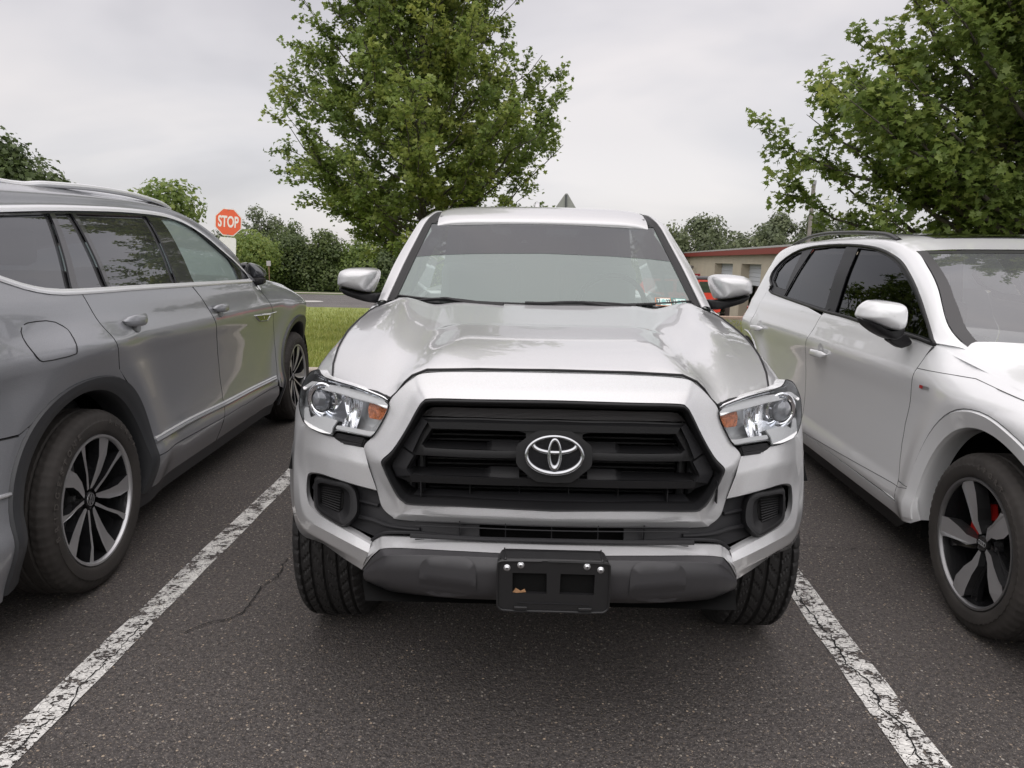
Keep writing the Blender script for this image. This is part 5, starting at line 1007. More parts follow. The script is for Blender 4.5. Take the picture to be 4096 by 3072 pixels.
    for w_, g_ in ((w_q, GV), (w_a, GV), (w_b, GV), (w_c, GF)):
        c = np.mean(w_, 0); w2 = [tuple(c + (np.array(p) - c) * 1.012) for p in w_]
        panel('side_window', w2, lambda y, z: M(vmap(y, z, -.019)), g_, vw, step=.04, bstep=.03, out=O, angle=180)
    # pillar outside the window line and roof edge
    tp = [(y, z) for y, z in top]
    ro = [(-.75, 1.565), (-.4, 1.585), (0, 1.603), (.5, 1.622), (.9, 1.628), (1.2, 1.625), (1.40, 1.605), (1.55, 1.567), (1.70, 1.503), (1.85, 1.418), (2.0, 1.325), (2.14, 1.225), (2.2, 1.165), (2.22, 1.14)]
    rows = [[M(vmap(y, z + .013, .001)) for y, z in tp], [M((vmap(y, z)[0] * .5 + (-.30) * .5 if False else vmap(y, z, .006)[0], y, z)) for y, z in smo([(a, b + .013) for a, b in tp], ro, .5)], [M(vmap(y, z, 0)) for y, z in ro]]
    return ro
def vw_roof(ro):
    E0 = [vmap(y, z) for y, z in ro]
    t1 = [(-.75, 1.44), (-.5, 1.473), (-.21, 1.497), (.14, 1.524), (.55, 1.547), (.8, 1.557), (1.08, 1.562), (1.26, 1.556), (1.42, 1.532), (1.58, 1.465), (1.74, 1.375), (1.90, 1.30), (2.02, 1.232), (2.08, 1.19)]
    E1 = [vmap(y, z + .014, .001) for y, z in t1]
    for sd, M in ((1, lambda p: p), (-1, lambda p: (VWID - p[0], p[1], p[2]))):
        rows = [[M(p) for p in E1], [M(p) for p in mid(E1, E0, .25, 0)], [M((p[0] + .012, p[1], p[2] + .012)) for p in mid(E1, E0, .6, 0)], [M(p) for p in E0]]
        loft('roof_side', rows, GREY, vw, nu=80, nv=16, lin_v=False, out=(sd, 0, .5), angle=180)
    # roof skin
    yr = [-.95, -.75, -.4, 0, .5, .9, 1.2, 1.40, 1.50]
    def ez(y): 
        z = smooth_tab(ro[:8] if y > -.7 else ro[:8], y); return z
    rows = []
    for y in yr:
        z = ez(y); x0 = vw_side(y, z); rows.append([(x0, y, z), (x0 - .06, y, z + .022), (x0 - .18, y, z + .04), (x0 - .35, y, z + .052), ((VWID) / 2, y + (.05 if y > 1.3 else 0), z + .06), (VWID - x0 + .35, y, z + .052), (VWID - x0 + .18, y, z + .04), (VWID - x0 + .06, y, z + .022), (VWID - x0, y, z)])
    loft('roof', rows, GREY, vw, nu=50, nv=40, lin_v=False, out=(0, 0, 1), angle=180)
    # windscreen, bonnet, nose, tail
    def A(i, f=0.): x, y, z = vmap(*ro[i]); return (x - f, y, z)
    L_ = [A(i, .03) for i in (7, 8, 9, 10, 11, 12)]; Rr = [(VWID - x, y, z) for x, y, z in L_]
    Mx = [((a[0] + b[0]) / 2, a[1] + .16, a[2] + .02) for a, b in zip(L_, Rr)]; Q1 = [(a[0] - .25, a[1] + .08, a[2] + .012) for a in L_]; Q2 = [(VWID - a[0], a[1], a[2]) for a in Q1]
    loft('windscreen', [L_, Q1, Mx, Q2, Rr], glass('suv_windscreen_glass', (.5, .6, .56), 1.5, .08), vw, nu=20, nv=25, lin_v=False, out=(0, 1, 1), angle=180)
    hy = [2.12, 2.4, 2.7, 3.0, 3.25, 3.42, 3.52, 3.6]
    rows = []
    for y in hy:
        z = smooth_tab(ZF, y) - (.004); p = vmap(y, z - .006); x0 = p[0]
        k_ = .045 * (1 if y < 3.3 else 1.)
        yy = max(0, (y - 2.9)) * .28
        rows.append([(x0, y, z - .006), (x0 - .05, y + yy * .2, z + .018), (x0 - .16, y + yy * .6, z + .034), (x0 - .4, y + yy, z + k_), (VWID / 2, y + yy * 1.2, z + k_ + .01), (VWID - x0 + .4, y + yy, z + k_), (VWID - x0 + .16, y + yy * .6, z + .034), (VWID - x0 + .05, y + yy * .2, z + .018), (VWID - x0, y, z - .006)])
    loft('hood', rows, GREY, vw, nu=50, nv=40, lin_v=False, out=(0, 0, 1), angle=180)
    rows = []
    for z in (.25, .40, .60, .78, .90, .98):
        y = 3.62 if z < .8 else 3.62 - (z - .8) * .3; x0 = vmap(min(y, 3.6), z)[0]
        rows.append([(x0, y, z), (x0 - .15, y + .10, z), (VWID / 2, y + .22, z), (VWID - x0 + .15, y + .10, z), (VWID - x0, y, z)])
    loft('nose', rows, GREY, vw, nu=30, nv=12, lin_v=False, out=(0, 1, 0), angle=180)
    rows = []
    for z in (.22, .5, .8, 1.1, 1.33, 1.5, 1.57):
        y = -.93 + (max(0, z - 1.0) * .12); x0 = vw_side(y, min(z, 1.55))
        rows.append([(x0, y, z), (x0 - .15, y - .06, z), (VWID / 2, y - .09, z), (VWID - x0 + .15, y - .06, z), (VWID - x0, y, z)])
    loft('tailgate', rows, GREY, vw, nu=30, nv=12, lin_v=False, out=(0, -1, 0), angle=180)
ROV = []
both(lambda M, sd: ROV.append(vw_flank(M, sd)))
vw_roof(ROV[0])
mb = MB(); mb.box((VWID + .25, -.9, .25), (-.25, 3.5, .32)); mb.build('floor_pan', DARK, vw)
mb = MB(); mb.box((VWID + .20, 2.1, .32), (-.20, 2.14, 1.15)); mb.build('bulkhead', DARK, vw)
TRIMV = mat('pale_trim', (.30, .29, .27), .8)
for yy in (.35, 1.25):
    for xx in (-.48, -1.45):
        mb = MB(); mb.box((xx - .24, yy, .45), (xx + .24, yy + .5, .75)); mb.box((xx - .24, yy - .12, .6), (xx + .24, yy + .02, 1.28)); mb.box((xx - .12, yy - .10, 1.30), (xx + .12, yy - .02, 1.46)); mb.build('seat', INT2, vw, bevel=.04)
mb = MB(); mb.box((VWID + .15, 1.75, .95), (-.15, 2.1, 1.15)); mb.build('dashboard', INT2, vw, bevel=.03)
mb = MB(); mb.add([(-.05, -.5, 1.15), (-.05, 2.05, 1.15), (-.10, 2.05, .9), (-.10, -.5, .9)], [(0, 1, 2, 3)]); mb.build('door_card', TRIMV, vw)
# fuel flap
fl = [p[1:] for p in [(0.0017,-0.4129,1.117), (0.0005,-0.371,1.125), (0.003,-0.2516,1.121), (0.016,-0.1893,1.089), (0.0321,-0.1849,1.061), (0.0594,-0.2063,1.007), (0.0599,-0.2168,0.9933), (0.0447,-0.3842,0.9903), (0.0421,-0.4067,1), (0.0274,-0.4273,1.042), (0.0076,-0.4338,1.092)]]
v, f = tube_geo([vmap(y, z, .0) for y, z in dens(chaik(fl, 1), .02)] , .0022, 6); mesh_obj('fuel_flap', v, f, GAP, vw)
# door handles
def handle_v(c, L, H):
    y0, z0 = c
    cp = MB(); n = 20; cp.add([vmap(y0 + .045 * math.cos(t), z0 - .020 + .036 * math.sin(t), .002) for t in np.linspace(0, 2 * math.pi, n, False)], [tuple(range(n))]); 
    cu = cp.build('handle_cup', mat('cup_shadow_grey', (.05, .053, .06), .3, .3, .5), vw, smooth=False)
    rows = []
    for i, t in enumerate(np.linspace(-1, 1, 13)):
        w_ = math.sqrt(max(0, 1 - abs(t) ** 2.6)) * H / 2 + .002; d = .034 * (1 - abs(t) ** 3) + .002
        x0, yy, zz = vmap(y0 + t * L / 2, z0); rows.append([(x0 + d - .012 * (1 - abs(math.sin(a))) * 0 + .010 * math.cos(a), yy, zz + w_ * math.sin(a)) for a in np.linspace(0, 2 * math.pi, 13)])
    loft('door_handle', rows, GREY, vw, nu=24, nv=36, lin_v=False, angle=180)
    hx = vmap(y0, z0)[0]
h1 = [(0.0116,0.317,1.075), (0.0083,1.335,1.059)]
handle_v((h1[0][1] + .0, h1[0][2]), .20, .050); handle_v((h1[1][1], h1[1][2]), .20, .046)
# R badge and its fine chrome line
bd = [(0.0227,1.941,0.9646), (0.0195,2.292,0.9469), (0.0096,2.236,0.9064), (0.0121,2.061,0.9161)]; mb = MB(); mb.add(bd, [(0, 1, 2, 3)]); bo = mb.build('wing_badge', GLB, vw, smooth=False)
v, f = tube_geo(dens(bd + [bd[0]], .02), .004, 6); mesh_obj('badge_frame', v, f, CHR, bo)
v, f = tube_geo([(0.0234,2.073,0.9628), (0.0218,2.286,0.9531), (0.0221,2.41,0.954)], .003, 6); mesh_obj('badge_line', v, f, CHR, bo)
V, F = text_mesh('R', .022, 0, .001); mb = MB(); c = np.mean(bd, 0); mb.add([(c[0] + .004, c[1] + x * 1.9, c[2] + y) for x, y, z in V], F); mb.build('badge_letter', CHR2, bo, smooth=False)
# door mirror
m1 = [(-0.1246,2.14,1.297), (-0.1054,2.14,1.309), (-0.0762,2.14,1.305), (-0.0606,2.14,1.212), (-0.0723,2.14,1.154), (-0.0995,2.14,1.146), (-0.1212,2.14,1.197)]
m2 = [(-0.0863,2.16,1.309), (-0.0429,2.16,1.297), (-0.0117,2.16,1.274), (0.0088,2.16,1.25), (0.0177,2.16,1.232), (0.0158,2.16,1.212), (-0.0656,2.16,1.209), (-0.0768,2.16,1.26)]
m3 = [(-0.0737,2.16,1.207), (0.0157,2.16,1.21), (0.0128,2.16,1.167), (-0.0277,2.16,1.153), (-0.0787,2.16,1.156), (-0.0858,2.16,1.179)]
mm = blob('door_mirror', m2, [-.01, .0, .02, .06, .11, .13], [.02, .95, 1, .96, .7, .02], mat('mirror_grey', (.05, .053, .06), .28, .3, 1.), vw)
blob('mirror_lower', m3, [-.01, .0, .02, .06, .11, .13], [.02, .95, 1, .96, .7, .02], BLK, mm); blob('mirror_rim', m1, [-.035, -.03, -.01, .03, .09, .10], [.02, .9, 1, 1, .8, .02], GLB, mm)
v, f = tube_geo([(-0.1139,2.16,1.151), (-0.1218,2.15,1.141), (-0.1324,2.12,1.158)], .02, 8); mesh_obj('mirror_foot', v, f, BLK, mm)
mir = [(-0.1061,2.1,1.292), (-0.0872,2.1,1.3), (-0.0689,2.1,1.295), (-0.0618,2.1,1.218), (-0.0722,2.1,1.165), (-0.0857,2.1,1.159), (-0.1032,2.1,1.207)]
# roof rail
for sd, M in ((1, lambda p: p), (-1, lambda p: (VWID - p[0], p[1], p[2]))):
    RP = [(-.30, -.75, 1.66)] + [(-0.3,0.0159,1.619), (-0.3,0.2921,1.638), (-0.3,0.6282,1.656), (-0.3,0.9686,1.66), (-0.3,1.206,1.651)] + [(-.30, 1.38, 1.637), (-.30, 1.47, 1.615)]
    RP = cat1(RP, 50); rows = []
    for a in np.linspace(0, 2 * math.pi, 11): rows.append([M((x + .017 * math.cos(a), y, z + .014 * math.sin(a))) for x, y, z in RP])
    rr = loft('roof_rail', rows, BRT, vw, nu=50, angle=60)
    mb = MB(); ft = [(1.20, 1.60), (1.50, 1.585), (1.46, 1.605), (1.25, 1.655)]
    mb.add([M((-.31, y, z)) for y, z in ft] + [M((-.29, y, z)) for y, z in ft], [(0, 1, 2, 3), (4, 5, 6, 7), (0, 1, 5, 4), (1, 2, 6, 5), (2, 3, 7, 6), (3, 0, 4, 7)]); mb.build('rail_foot', BLK, rr, smooth=False)
for cy, tn in ((-.015, 0), (3.07, 0)):
    wh, ty = suv_wheel(vw, (-.135, cy, .370), 1, 'vw', .370, .262, .255, tn)
    ring_text('lettering', 'BRIDGESTONE', .318, R(188), R(7.4), .255 / 2 + .0098, LET, ty, .034)
    ring_text('lettering', 'ALENZA', .318, R(72), R(8.5), .255 / 2 + .0098, LET, ty, .030)
    suv_wheel(vw, (VWID + .135, cy, .370), -1, 'vw', .370, .262, .255)

# ================================================================== white suv on the right
audi = thing('suv', 'white suv with black windows and roof rails facing the camera, on the right', 'suv', (1.73, 2.52, 0), -R(4.5))
WHITE = paint('white_paint', (.78, .79, .80), .0, .35, 1.0, 0)
AWID = 1.90
AZF = [(-.95, .78), (-.8, .84), (-.5, .90), (-.2, .935), (.2, .975), (.45, 1.02), (.52, 1.04)]
def amap(y, z, d=0.):
    x = audi_side(y, z)
    if y < .55:
        zt = smooth_tab(AZF, y); t = max(0, (z - (zt - .12)) / .12); x += .10 * min(1.2, t) ** 2.2 * (1 - sstep(.3, .55, y))
    return (x - d, y, z)
AC = (.0, .365)
def aarc(r, a0, a1, cy=0., n=30): return [(cy + r * math.cos(R(a0 + (a1 - a0) * i / n)), .352 + r * math.sin(R(a0 + (a1 - a0) * i / n))) for i in range(n + 1)]
AGf = [(.515, 1.041), (.545, .985), (.568, .929), (.614, .80), (.672, .655), (.683, .56), (.676, .487), (.640, .375), (.630, .30)]
AGr = [(1.80, 1.110), (1.92, 1.071), (1.985, .95), (2.06, .84), (2.085, .73), (2.075, .60), (2.055, .47), (2.04, .30)]
AGr = [(1.86, 1.105), (1.925, 1.06), (1.985, .95), (2.06, .84), (2.085, .73), (2.075, .60), (2.055, .47), (2.04, .30)]
abelt = [(.515, 1.041)] + [p[1:] for p in [(0.0365,0.6929,1.054), (0.0388,0.9201,1.059), (0.0425,1.288,1.067), (0.0488,1.556,1.079), (0.0509,1.918,1.082), (0.0617,2.438,1.104), (0.0704,2.892,1.123), (0.0805,3.311,1.145)]] + [(3.27, 1.184)]
abelt = [(.515, 1.041)] + sorted([p for p in abelt[1:-1]]) + [(3.30, 1.19)]
def bz(y): return lerp_tab(abelt, y)
atop = [(.515, 1.041), (.62, 1.10), (.88, 1.236), (1.10, 1.33), (1.317, 1.40), (1.60, 1.455), (1.88, 1.484), (2.278, 1.501), (2.65, 1.503), (2.95, 1.495), (3.2, 1.470), (3.42, 1.40), (3.50, 1.31), (3.46, 1.24), (3.30, 1.19)]
def aflank(M, sd):
    fm = lambda y, z: M(amap(y, z)); O = (-sd, 0, 0); kw = dict(parent=audi, out=O, solid=.006, angle=50)
    arch = .425; ao = .50
    fw = [(.50, 1.036)] + AGf[1:7] + [(.660, .43), (.646, .392), (.50, .408)] + [p for p in aarc(ao, 8, 172)] + [(-.86, .60), (-.92, .70), (-.93, .775), (-.8, .832), (-.5, .893), (-.2, .928), (.2, .968), (.42, 1.01)]
    panel('front_wing', fw, fm, WHITE, step=.035, bstep=.02, **kw)
    panel('front_bumper', [(-.86, .595)] + [p for p in aarc(ao, 172, 192)] + [(-.53, .20), (-.86, .20), (-.94, .4)], fm, WHITE, step=.04, bstep=.03, **kw)
    d1 = [(y + .004, z) for y, z in AGf] + [(.64, .265), (2.035, .225)] + AGr[:0:-1] + [p for p in abelt[::-1] if p[0] < 1.86 and p[0] > .56]
    panel('door', [(.519, 1.041)] + [(y + .004, z) for y, z in AGf[1:]] + [(2.036, .29)] + AGr[-2:0:-1] + [(1.915, bz(1.915))] + [p for p in abelt[::-1] if .60 < p[0] < 1.88], fm, WHITE, step=.035, bstep=.02, **kw)
    d2 = [(y + .004, z) for y, z in AGr[1:]] + [(3.04, .29)] + aarc(.46, 170, 118, 3.55, 14) + [(3.38, 1.0), (3.36, 1.172)] + [p for p in abelt[::-1] if 1.92 < p[0] < 3.33]
    panel('door', d2, fm, WHITE, step=.035, bstep=.02, **kw)
    qp = [(3.365, 1.172), (3.385, 1.0), (3.37, .79)] + aarc(.46, 114, 12, 3.55, 16) + [(4.05, .40), (4.10, .75), (4.08, .93), (4.0, 1.06), (3.90, 1.20), (3.82, 1.32), (3.72, 1.42), (3.60, 1.47), (3.44, 1.40), (3.50, 1.31), (3.46, 1.24)]
    panel('quarter_panel', qp, fm, WHITE, step=.04, bstep=.025, **kw)
    panel('sill', [(.635, .288), (3.06, .288), (3.06, .20), (.60, .225), (.44, .262), (.385, .295), (.42, .38), (.50, .404), (.644, .388)], fm, WHITE, step=.04, bstep=.03, **kw)
    panel('lower_sill', [(.55, .235), (3.1, .205), (3.1, .13), (.75, .13)], lambda y, z: M(amap(y, z, -.015)), BLK, step=.05, bstep=.05, **kw)
    for cy in (0., 3.55):
        a_ = [fm(*p) for p in aarc(arch, 190, -9, cy, 50)]; b_ = [fm(*p) for p in aarc(ao, 190, -9, cy, 50)]
        if cy > 1: a_ = [fm(*p) for p in aarc(.40, 178, -9, cy, 50)]; b_ = [fm(*p) for p in aarc(.46, 178, -9, cy, 50)]
        loft('arch_trim', [[(x + sd * .08, y, z) for x, y, z in a_], [(x + sd * .010, y, z) for x, y, z in a_], [(x - sd * .006, y, z) for x, y, z in mid(a_, b_, .1)], [(x - sd * .008, y, z) for x, y, z in mid(a_, b_, .9)], [(x + sd * .003, y, z) for x, y, z in b_]], WHITE, audi, nu=70, nv=13, out=O, angle=35)
        A = arc(cy, .36, .46, -20, 200, 28); n = len(A); V = [(.04, y, z) for y, z in A] + [(.42, y, z) for y, z in A] + [(.42, cy, .36)]
        mb = MB(); mb.add([M(p) for p in V], [(i, i + 1, n + i + 1, n + i) for i in range(n - 1)] + [(n + i, n + i + 1, 2 * n) for i in range(n - 1)]); mb.build('arch_liner', DARK, audi)
    def seam(P, r_=.0016, nm='panel_gap'):
        v, f = tube_geo([M(amap(y, z, -.0004)) for y, z in dens(P, .03, False)], r_, 6); mesh_obj(nm, v, f, mat('soft_gap', (.05, .05, .05), .6), audi)
    for P in (AGf, AGr, [(.568, .929), (.2, .945), (-.2, .915), (-.5, .875), (-.8, .81)], aarc(ao + .002, 188, 4), [(.50, .40), (.62, .368), (2.05, .29)], [(1.80, .29), (.65, .365)][:0] or AGr[-2:]): seam(P)
    # greenhouse
    o = [(.515, 1.041)] + atop[1:] + abelt[::-1][:-1]
    w1 = [p[1:] for p in [(0.244,2.003,1.474), (0.2357,1.747,1.459), (0.2176,1.53,1.425), (0.1892,1.309,1.374), (0.1567,1.128,1.313), (0.122,0.9394,1.24), (0.0866,0.776,1.159), (0.0375,0.5597,1.056), (0.0406,0.6658,1.063), (0.0443,0.8773,1.07), (0.0459,1.299,1.073), (0.0557,1.76,1.091)]]
    w2 = [p[1:] for p in [(0.2484,2.865,1.481), (0.2556,2.524,1.491), (0.2531,2.22,1.488), (0.0585,1.944,1.097), (0.0749,2.876,1.133)]]
    w3 = [(3.06, 1.462), (3.20, 1.448), (3.37, 1.38), (3.41, 1.31), (3.36, 1.235), (3.20, 1.19), (2.93, 1.175)]
    TRB = mat('black_window_trim', (.008, .008, .010), .3, spec=.12)
    panel('window_frame', o, lambda y, z: M(amap(y, z, -.003)), TRB, audi, step=.03, bstep=.02, holes=[w1, w2, w3], out=O, solid=.006, angle=50)
    GA = glass('black_privacy_glass', (.03, .03, .035), 1.28, .0)
    for w_ in (w1, w2, w3):
        c = np.mean(w_, 0); w_2 = [tuple(c + (np.array(p) - c) * 1.012) for p in w_]
        panel('side_window', w_2, lambda y, z: M(amap(y, z, -.016)), GA, audi, step=.05, bstep=.03, out=O, angle=180)
    for P in (atop, abelt):
        b0 = dens(chaik(P, 1, False), .04, False)
        v, f = tube_geo([M(amap(y, z, .001)) for y, z in b0], .009, 8); mesh_obj('window_trim', v, f, BLK, audi)
    # roof side
    ro = [(.40, 1.03), (.55, 1.12), (.82, 1.275), (1.05, 1.372), (1.27, 1.447), (1.57, 1.505), (1.88, 1.530), (2.278, 1.545), (2.65, 1.547), (2.95, 1.538), (3.25, 1.532), (3.50, 1.508), (3.70, 1.455), (3.80, 1.33), (3.92, 1.19)]
    E1 = [amap(y, z + (.006 if i < 11 else 0), .002) for i, (y, z) in enumerate(atop)]
    E0 = [amap(y, min(z, 1.556)) for y, z in ro]
    E0 = [(x + (.03 if 0 < i < 5 else .0), y, z) for i, (x, y, z) in enumerate(E0)]
    loft('roof_side', [[M(p) for p in E1], [M((p[0] - .006, p[1], p[2] + .004)) for p in mid(E1, E0, .35)], [M((p[0] - .004, p[1], p[2] + .006)) for p in mid(E1, E0, .75)], [M(p) for p in E0]], WHITE, audi, nu=90, nv=16, lin_v=False, out=(-sd, 0, .5), angle=180)
    return E0
AE = []
aflank(lambda p: p, 1); E0 = aflank(lambda p: (AWID - p[0], p[1], p[2]), -1)
# roof skin with a dark glass roof, windscreen, bonnet, nose, tail
rows = []
RR = E0[4:12]
for i, (x, y, z) in enumerate(RR):
    dz = .012 if i else .006
    f0 = -.10 if i == 0 else 0
    rows.append([(x, y, z), (x + .07, y + f0 * .3, z + dz), (x + .22, y + f0 * .7, z + dz * 2.0), (AWID / 2, y + f0, z + dz * 2.6), (AWID - x - .22, y + f0 * .7, z + dz * 2.0), (AWID - x - .07, y + f0 * .3, z + dz), (AWID - x, y, z)])
rf = loft('roof', rows, WHITE, audi, nu=50, nv=50, lin_v=False, out=(0, 0, 1), angle=180)
def roofz(x, y):
    t = [(p[1], p[2]) for p in RR]; z = smooth_tab(t, y); xe = smooth_tab([(p[1], p[0]) for p in RR], y); k_ = min(x - xe, AWID - x - xe)
    return z + .012 * min(1, k_ / .07) + .012 * sstep(.07, .22, k_) + .0075 * sstep(.22, .6, k_) + .002
panel('glass_roof', [(.47, 1.52), (1.43, 1.52), (1.43, 2.6), (.47, 2.6)], lambda x, y: (x, y, roofz(x, y) + .003), mat('roof_glass', (.01, .01, .012), .03, coat=1), audi, step=.06, out=(0, 0, 1), solid=.01, angle=180)
L_ = [(x + .005, y, z) for x, y, z in E0[0:5]]; Rr = [(AWID - x, y, z) for x, y, z in L_]
def wsA(L, f): return [((1 - f) * a[0] + f * (AWID - a[0]), a[1] - .30 * (1 - (2 * f - 1) ** 2) * (1 if a[2] < 1.2 else .55) , a[2] + .01 * (1 - (2 * f - 1) ** 2)) for a in L]
AWS = [wsA(L_, f) for f in np.linspace(0, 1, 9)]
loft('windscreen', AWS, glass('grey_windscreen_glass', (.35, .38, .38), 1.5, .10, 0, .12, (.6, .62, .64)), audi, nu=24, nv=33, lin_v=False, out=(0, -1, 1), angle=180)
# dark border printed round the screen
FR_ = mat('screen_border', (.035, .035, .037), .35)
def wsp(u, v, d=-.004):      # u across 0..1, v up 0..1
    a = cat1(np.array(L_), 41)[int(round(v * 40))]; q = wsA([tuple(a)], u)[0]; return (q[0], q[1] + d * 1.2, q[2] - d * .3)
def border(u0, u1, v0, v1, n=14):
    mb = MB(); V = [wsp(u0 + (u1 - u0) * i / n, v0 + (v1 - v0) * j / n, -.003) for j in range(n + 1) for i in range(n + 1)]
    return [((j * (n + 1) + i), (j * (n + 1) + i + 1), ((j + 1) * (n + 1) + i + 1), ((j + 1) * (n + 1) + i)) for j in range(n) for i in range(n)], V
for nm, a in (('screen_border', (0, .028, 0, 1)), ('screen_border', (.972, 1, 0, 1)), ('screen_border', (.026, .974, 0, .10)), ('screen_border', (.026, .974, .95, 1))):
    F, V = border(*a); mesh_obj(nm, V, F, FR_, audi, angle=180)
hy = [.53, .42, .2, -.05, -.3, -.55, -.75, -.86]
rows = []
for y in hy:
    z = smooth_tab(AZF, y); p = amap(y, z - .008); x0 = p[0]; fy = (-.30 * (1 if y > .3 else .6) - .12 * max(0, .2 - y))
    rows.append([(x0, y, z - .008), (x0 + .05, y + fy * .15, z + .012), (x0 + .16, y + fy * .45, z + .030), (x0 + .30, y + fy * .7, z + .034), (x0 + .5, y + fy * .9, z + .042), (AWID / 2, y + fy, z + .046), (AWID - x0 - .5, y + fy * .9, z + .042), (AWID - x0 - .30, y + fy * .7, z + .034), (AWID - x0 - .16, y + fy * .45, z + .030), (AWID - x0 - .05, y + fy * .15, z + .012), (AWID - x0, y, z - .008)])
loft('hood', rows, WHITE, audi, nu=60, nv=40, lin_v=False, out=(0, 0, 1), angle=180)
rows = []
for z in (.20, .35, .55, .72, .82):
    y = -.88; x0 = amap(-.88, z)[0]; rows.append([(x0, y, z), (x0 + .18, y - .12, z), (AWID / 2, y - .2, z), (AWID - x0 - .18, y - .12, z), (AWID - x0, y, z)])
loft('nose', rows, WHITE, audi, nu=30, nv=12, lin_v=False, out=(0, -1, 0), angle=180)
rows = []
for y, z in ((4.02, .35), (4.10, .6), (4.10, .9), (4.02, 1.05), (3.90, 1.22), (3.80, 1.36), (3.68, 1.46)):
    x0 = audi_side(min(y, 4.05), min(z, 1.5)); rows.append([(x0, y - .02, z), (x0 + .15, y + .05, z), (AWID / 2, y + .09, z), (AWID - x0 - .15, y + .05, z), (AWID - x0, y - .02, z)])
loft('tailgate', rows, WHITE, audi, nu=30, nv=20, lin_v=False, out=(0, 1, 0), angle=180)
mb = MB(); mb.box((.22, -.8, .22), (AWID - .22, 3.9, .30)); mb.build('floor_pan', DARK, audi)
mb = MB(); mb.add([(.14, .50, 1.0), (AWID - .14, .50, 1.0), (AWID - .12, 1.0, .98), (.12, 1.0, .98), (.12, 1.0, .5), (AWID - .12, 1.0, .5)], [(0, 1, 2, 3), (3, 2, 5, 4)]); mb.build('dashboard', INT, audi)
for xx in (.50, 1.40):
    mb = MB(); mb.box((xx - .22, 1.55, .6), (xx + .22, 1.68, 1.18)); mb.box((xx - .12, 1.58, 1.2), (xx + .12, 1.66, 1.34)); mb.build('seat', INT, audi, bevel=.04)
mb = MB(); mb.add([(.25, 3.3, .4), (1.65, 3.3, .4), (1.55, 3.3, 1.45), (.35, 3.3, 1.45)], [(0, 1, 2, 3)]); mb.build('rear_bulkhead', INT2, audi)
mb = MB(); mb.box((.94, .58, 1.31), (1.10, .66, 1.37)); mb.build('interior_mirror', BLK, audi, bevel=.01)
# wiper
w = tube('wiper', [wsp(u, .025, .014) for u in np.linspace(.10, .62, 16)], .011, BLK, audi, 8)
# green sticker and small label high in the screen
# side mirror
am = [(-0.2377,0.62,1.151), (-0.2303,0.62,1.181), (-0.2095,0.62,1.204), (-0.1875,0.62,1.215), (-0.1357,0.62,1.216), (-0.0833,0.62,1.21), (-0.0661,0.62,1.2), (-0.0566,0.62,1.176), (-0.0539,0.62,1.125), (-0.0621,0.62,1.095), (-0.09,0.62,1.085), (-0.1346,0.62,1.096), (-0.1892,0.62,1.119), (-0.2319,0.62,1.139)]
amr = blob('door_mirror', am, [-.105, -.102, -.09, -.068, -.03, .01, .05, .08, .085], [.02, .35, .62, .83, .955, 1., .99, .93, .02], WHITE, audi)
ab = [(-0.2324,0.63,1.137), (-0.2025,0.63,1.118), (-0.1477,0.63,1.095), (-0.0883,0.63,1.083), (-0.0573,0.63,1.091), (-0.0485,0.63,1.101), (-0.0572,0.63,1.064), (-0.0813,0.63,1.045), (-0.1136,0.63,1.048), (-0.1626,0.63,1.07), (-0.2129,0.63,1.105)]
blob('mirror_lower', ab, [-.07, -.06, -.03, .02, .06, .08], [.02, .7, .93, 1., .95, .02], BLK, amr)
av = [(-0.1091,0.64,1.045), (-0.0496,0.66,1.061), (-0.0062,0.7,1.067), (0.0245,0.7,1.031), (0.0082,0.68,1.018), (-0.0376,0.66,1.005), (-0.0637,0.65,1.016)]
blob('mirror_foot', av, [-.02, -.015, 0, .05, .06], [.02, .9, 1., .95, .02], BLK, amr)
# door handles; a flat greyer disc carries the shade of each recess
for c in [(-0.012,3.178,0.861), (0.0024,1.779,0.8375)]:
    y0, z0 = c[1], c[2]
    mb = MB(); mb.add([amap(y0 - .015 + .045 * math.cos(t), z0 + .018 + .045 * math.sin(t), .0015) for t in np.linspace(0, 2 * math.pi, 20, False)], [tuple(range(20))]); mb.build('handle_cup', mat('cup_shaded_white', (.50, .50, .51), .4), audi, smooth=False)
    rows = []
    for t in np.linspace(-1, 1, 13):
        w_ = math.sqrt(max(0, 1 - abs(t) ** 5)) * .019 + .002; d = .036 * (1 - abs(t) ** 5) + .001; x0, yy, zz = amap(y0 + t * .115, z0 - t * .004)
        rows.append([(x0 - d + .010 * math.cos(a), yy, zz + w_ * math.sin(a)) for a in np.linspace(0, 2 * math.pi, 13)])
    loft('door_handle', rows, WHITE, audi, nu=24, nv=36, lin_v=False, angle=180)
# small red and chrome badge on the wing
bq = [(-0.0076,0.5105,0.865), (-0.0115,0.425,0.8694), (-0.0097,0.4322,0.8554), (-0.0052,0.5145,0.8506)]
mb = MB(); mb.add(bq, [(0, 1, 2, 3)]); bg_ = mb.build('wing_badge', CHR2, audi, smooth=False)
mb = MB(); mb.add([tuple(np.array(bq[0]) - (.001, 0, 0)), tuple(np.array(bq[0]) * .6 + np.array(bq[1]) * .4 - (.001, 0, 0)), tuple(np.array(bq[3]) * .6 + np.array(bq[2]) * .4 - (.001, 0, 0)), tuple(np.array(bq[3]) - (.001, 0, 0))], [(0, 1, 2, 3)]); mb.build('badge_stripe', mat('badge_red', (.5, .02, .02), .3), bg_, smooth=False)
